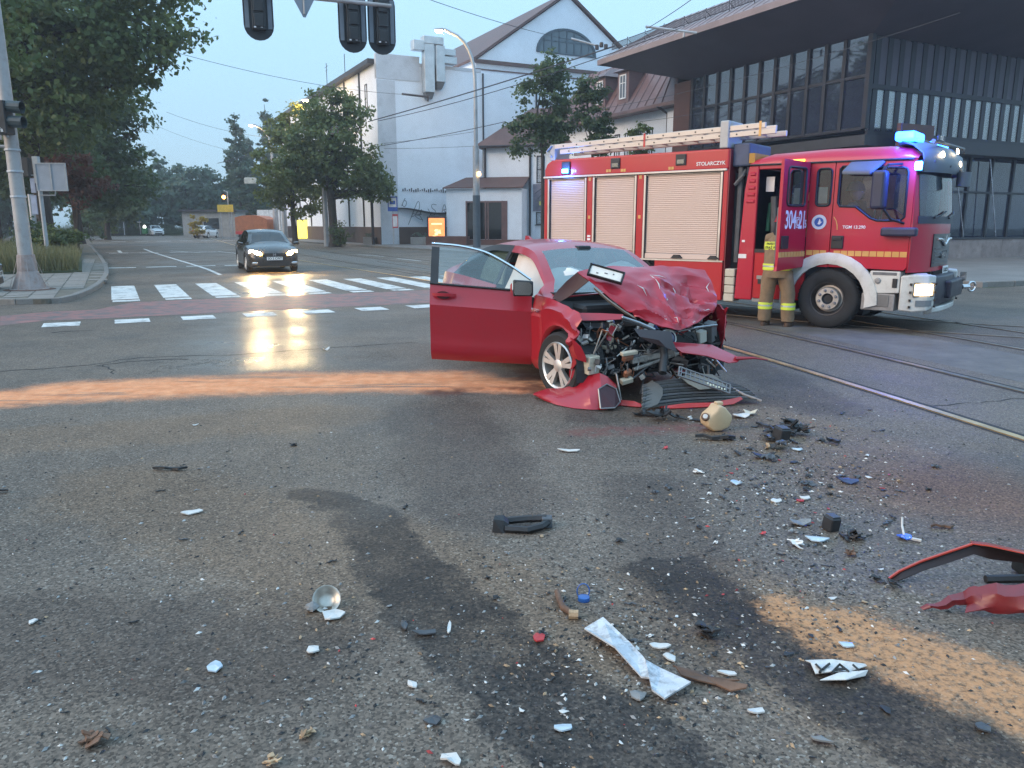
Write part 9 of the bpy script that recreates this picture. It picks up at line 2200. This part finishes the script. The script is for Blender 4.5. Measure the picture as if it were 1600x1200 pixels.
# scatter of small pieces: same look, told apart by nothing
KIN = [('black_splinter', 'black', 'small black plastic splinter scattered on the asphalt', 'black splinters on the road', 210), ('white_chip', 'white', 'small white plastic chip scattered on the asphalt', 'white chips on the road', 45),
       ('grey_flake', 'dgrey', 'small dark grey flake scattered on the asphalt', 'grey flakes on the road', 80), ('dull_flake', 'grey', 'small dull grey crumb scattered on the asphalt', 'dull grey crumbs on the road', 40), ('red_chip', 'red', 'small red chip scattered on the asphalt', 'red chips on the road', 15),
       ('tan_crumb', 'tan', 'small tan crumb scattered on the asphalt', 'tan crumbs on the road', 16)]
protos = {}
for nm, col, lab, grp, n in KIN:
    protos[nm] = []
    for v in range(5):
        typ = v % 3 if col in ('black', 'dgrey') else (0 if v < 4 else 2)
        mb = shard_mesh(1, .5, dr, th=.05, curl=dr.uniform(.05, .5), n=dr.choice([4, 5, 5, 6, 7]), jag=.6) if typ == 0 else stick_mesh(1, .22, dr) if typ == 1 else cluster_mesh(1, .8, dr)
        protos[nm].append(mesh_of(mb, nm, M_d[col]))
def scatter_point():
    u = dr.random()
    if u < .46: p = (dr.gauss(1240, 120), dr.gauss(740, 65))
    elif u < .80: p = (dr.gauss(960, 200), dr.gauss(1000, 110))
    elif u < .9: p = (dr.gauss(1290, 120), dr.gauss(900, 60))
    else: p = (dr.uniform(20, 600), dr.uniform(640, 1190))
    return p
def clear_of(px, py): return 640 < py < 1195 and 5 < px < 1595 and not (830 < px < 1195 and py < 655) and not (1380 < px and 840 < py < 970)
for nm, col, lab, grp, n in KIN:
    i = 0
    while i < n:
        px, py = scatter_point()
        if not clear_of(px, py): continue
        s_ = pxs(px, py, min(30, max(6, dr.lognormvariate(2.35, .42))))
        p = G(px, py); o = link(nm, protos[nm][i % 5], None, (p.x, p.y, .002), (0, 0, dr.uniform(0, 6.28))); o.scale = (s_, s_, s_ * .8); tag(o, lab, 'debris', grp); i += 1
for mi, (col, n) in enumerate((('black', 3600), ('white', 800), ('grey', 2200), ('red', 60), ('tan', 600))):
    r = np.random.default_rng(300 + mi); V = []
    while len(V) < n:
        px, py = scatter_point() if dr.random() < .88 else (dr.uniform(0, 1600), dr.uniform(620, 1200))
        if 600 < py < 1260: V.append(G(px, py))
    m = MB()
    for p in V:
        s_ = .003 + .013 * dr.random() ** 2.6; a = dr.uniform(0, 6.28); c_, q_ = math.cos(a), math.sin(a)
        m.add([(p.x + c_ * s_, p.y + q_ * s_, .001), (p.x - q_ * s_ * .5, p.y + c_ * s_ * .5, .001), (p.x - c_ * s_, p.y - q_ * s_, .001), (p.x + q_ * s_ * .5, p.y - c_ * s_ * .5, .001), (p.x, p.y, .002 + s_ * .5)], [(0, 1, 4), (1, 2, 4), (2, 3, 4), (3, 0, 4)])
    me = bpy.data.meshes.new('crumbs'); me.from_pydata([tuple(v) for v in m.v], [], m.f); me.materials.append(M_d[col]); link('debris_crumbs', me, None, kind='stuff')
# ================================================================== damp morning air
hz = MB(); hz.box(-305, 305, -100, 335, -2.0, 27)
m = bpy.data.materials.new('haze'); m.use_nodes = True
t_ = m.node_tree; t_.nodes.clear()
o_ = nd(t_, 'ShaderNodeOutputMaterial'); v_ = nd(t_, 'ShaderNodeVolumePrincipled')
v_.inputs['Color'].default_value = (.86, .92, 1, 1); v_.inputs['Density'].default_value = .0011; v_.inputs['Anisotropy'].default_value = .3
t_.links.new(v_.outputs[0], o_.inputs['Volume'])
obj('haze', hz, m, kind='stuff')
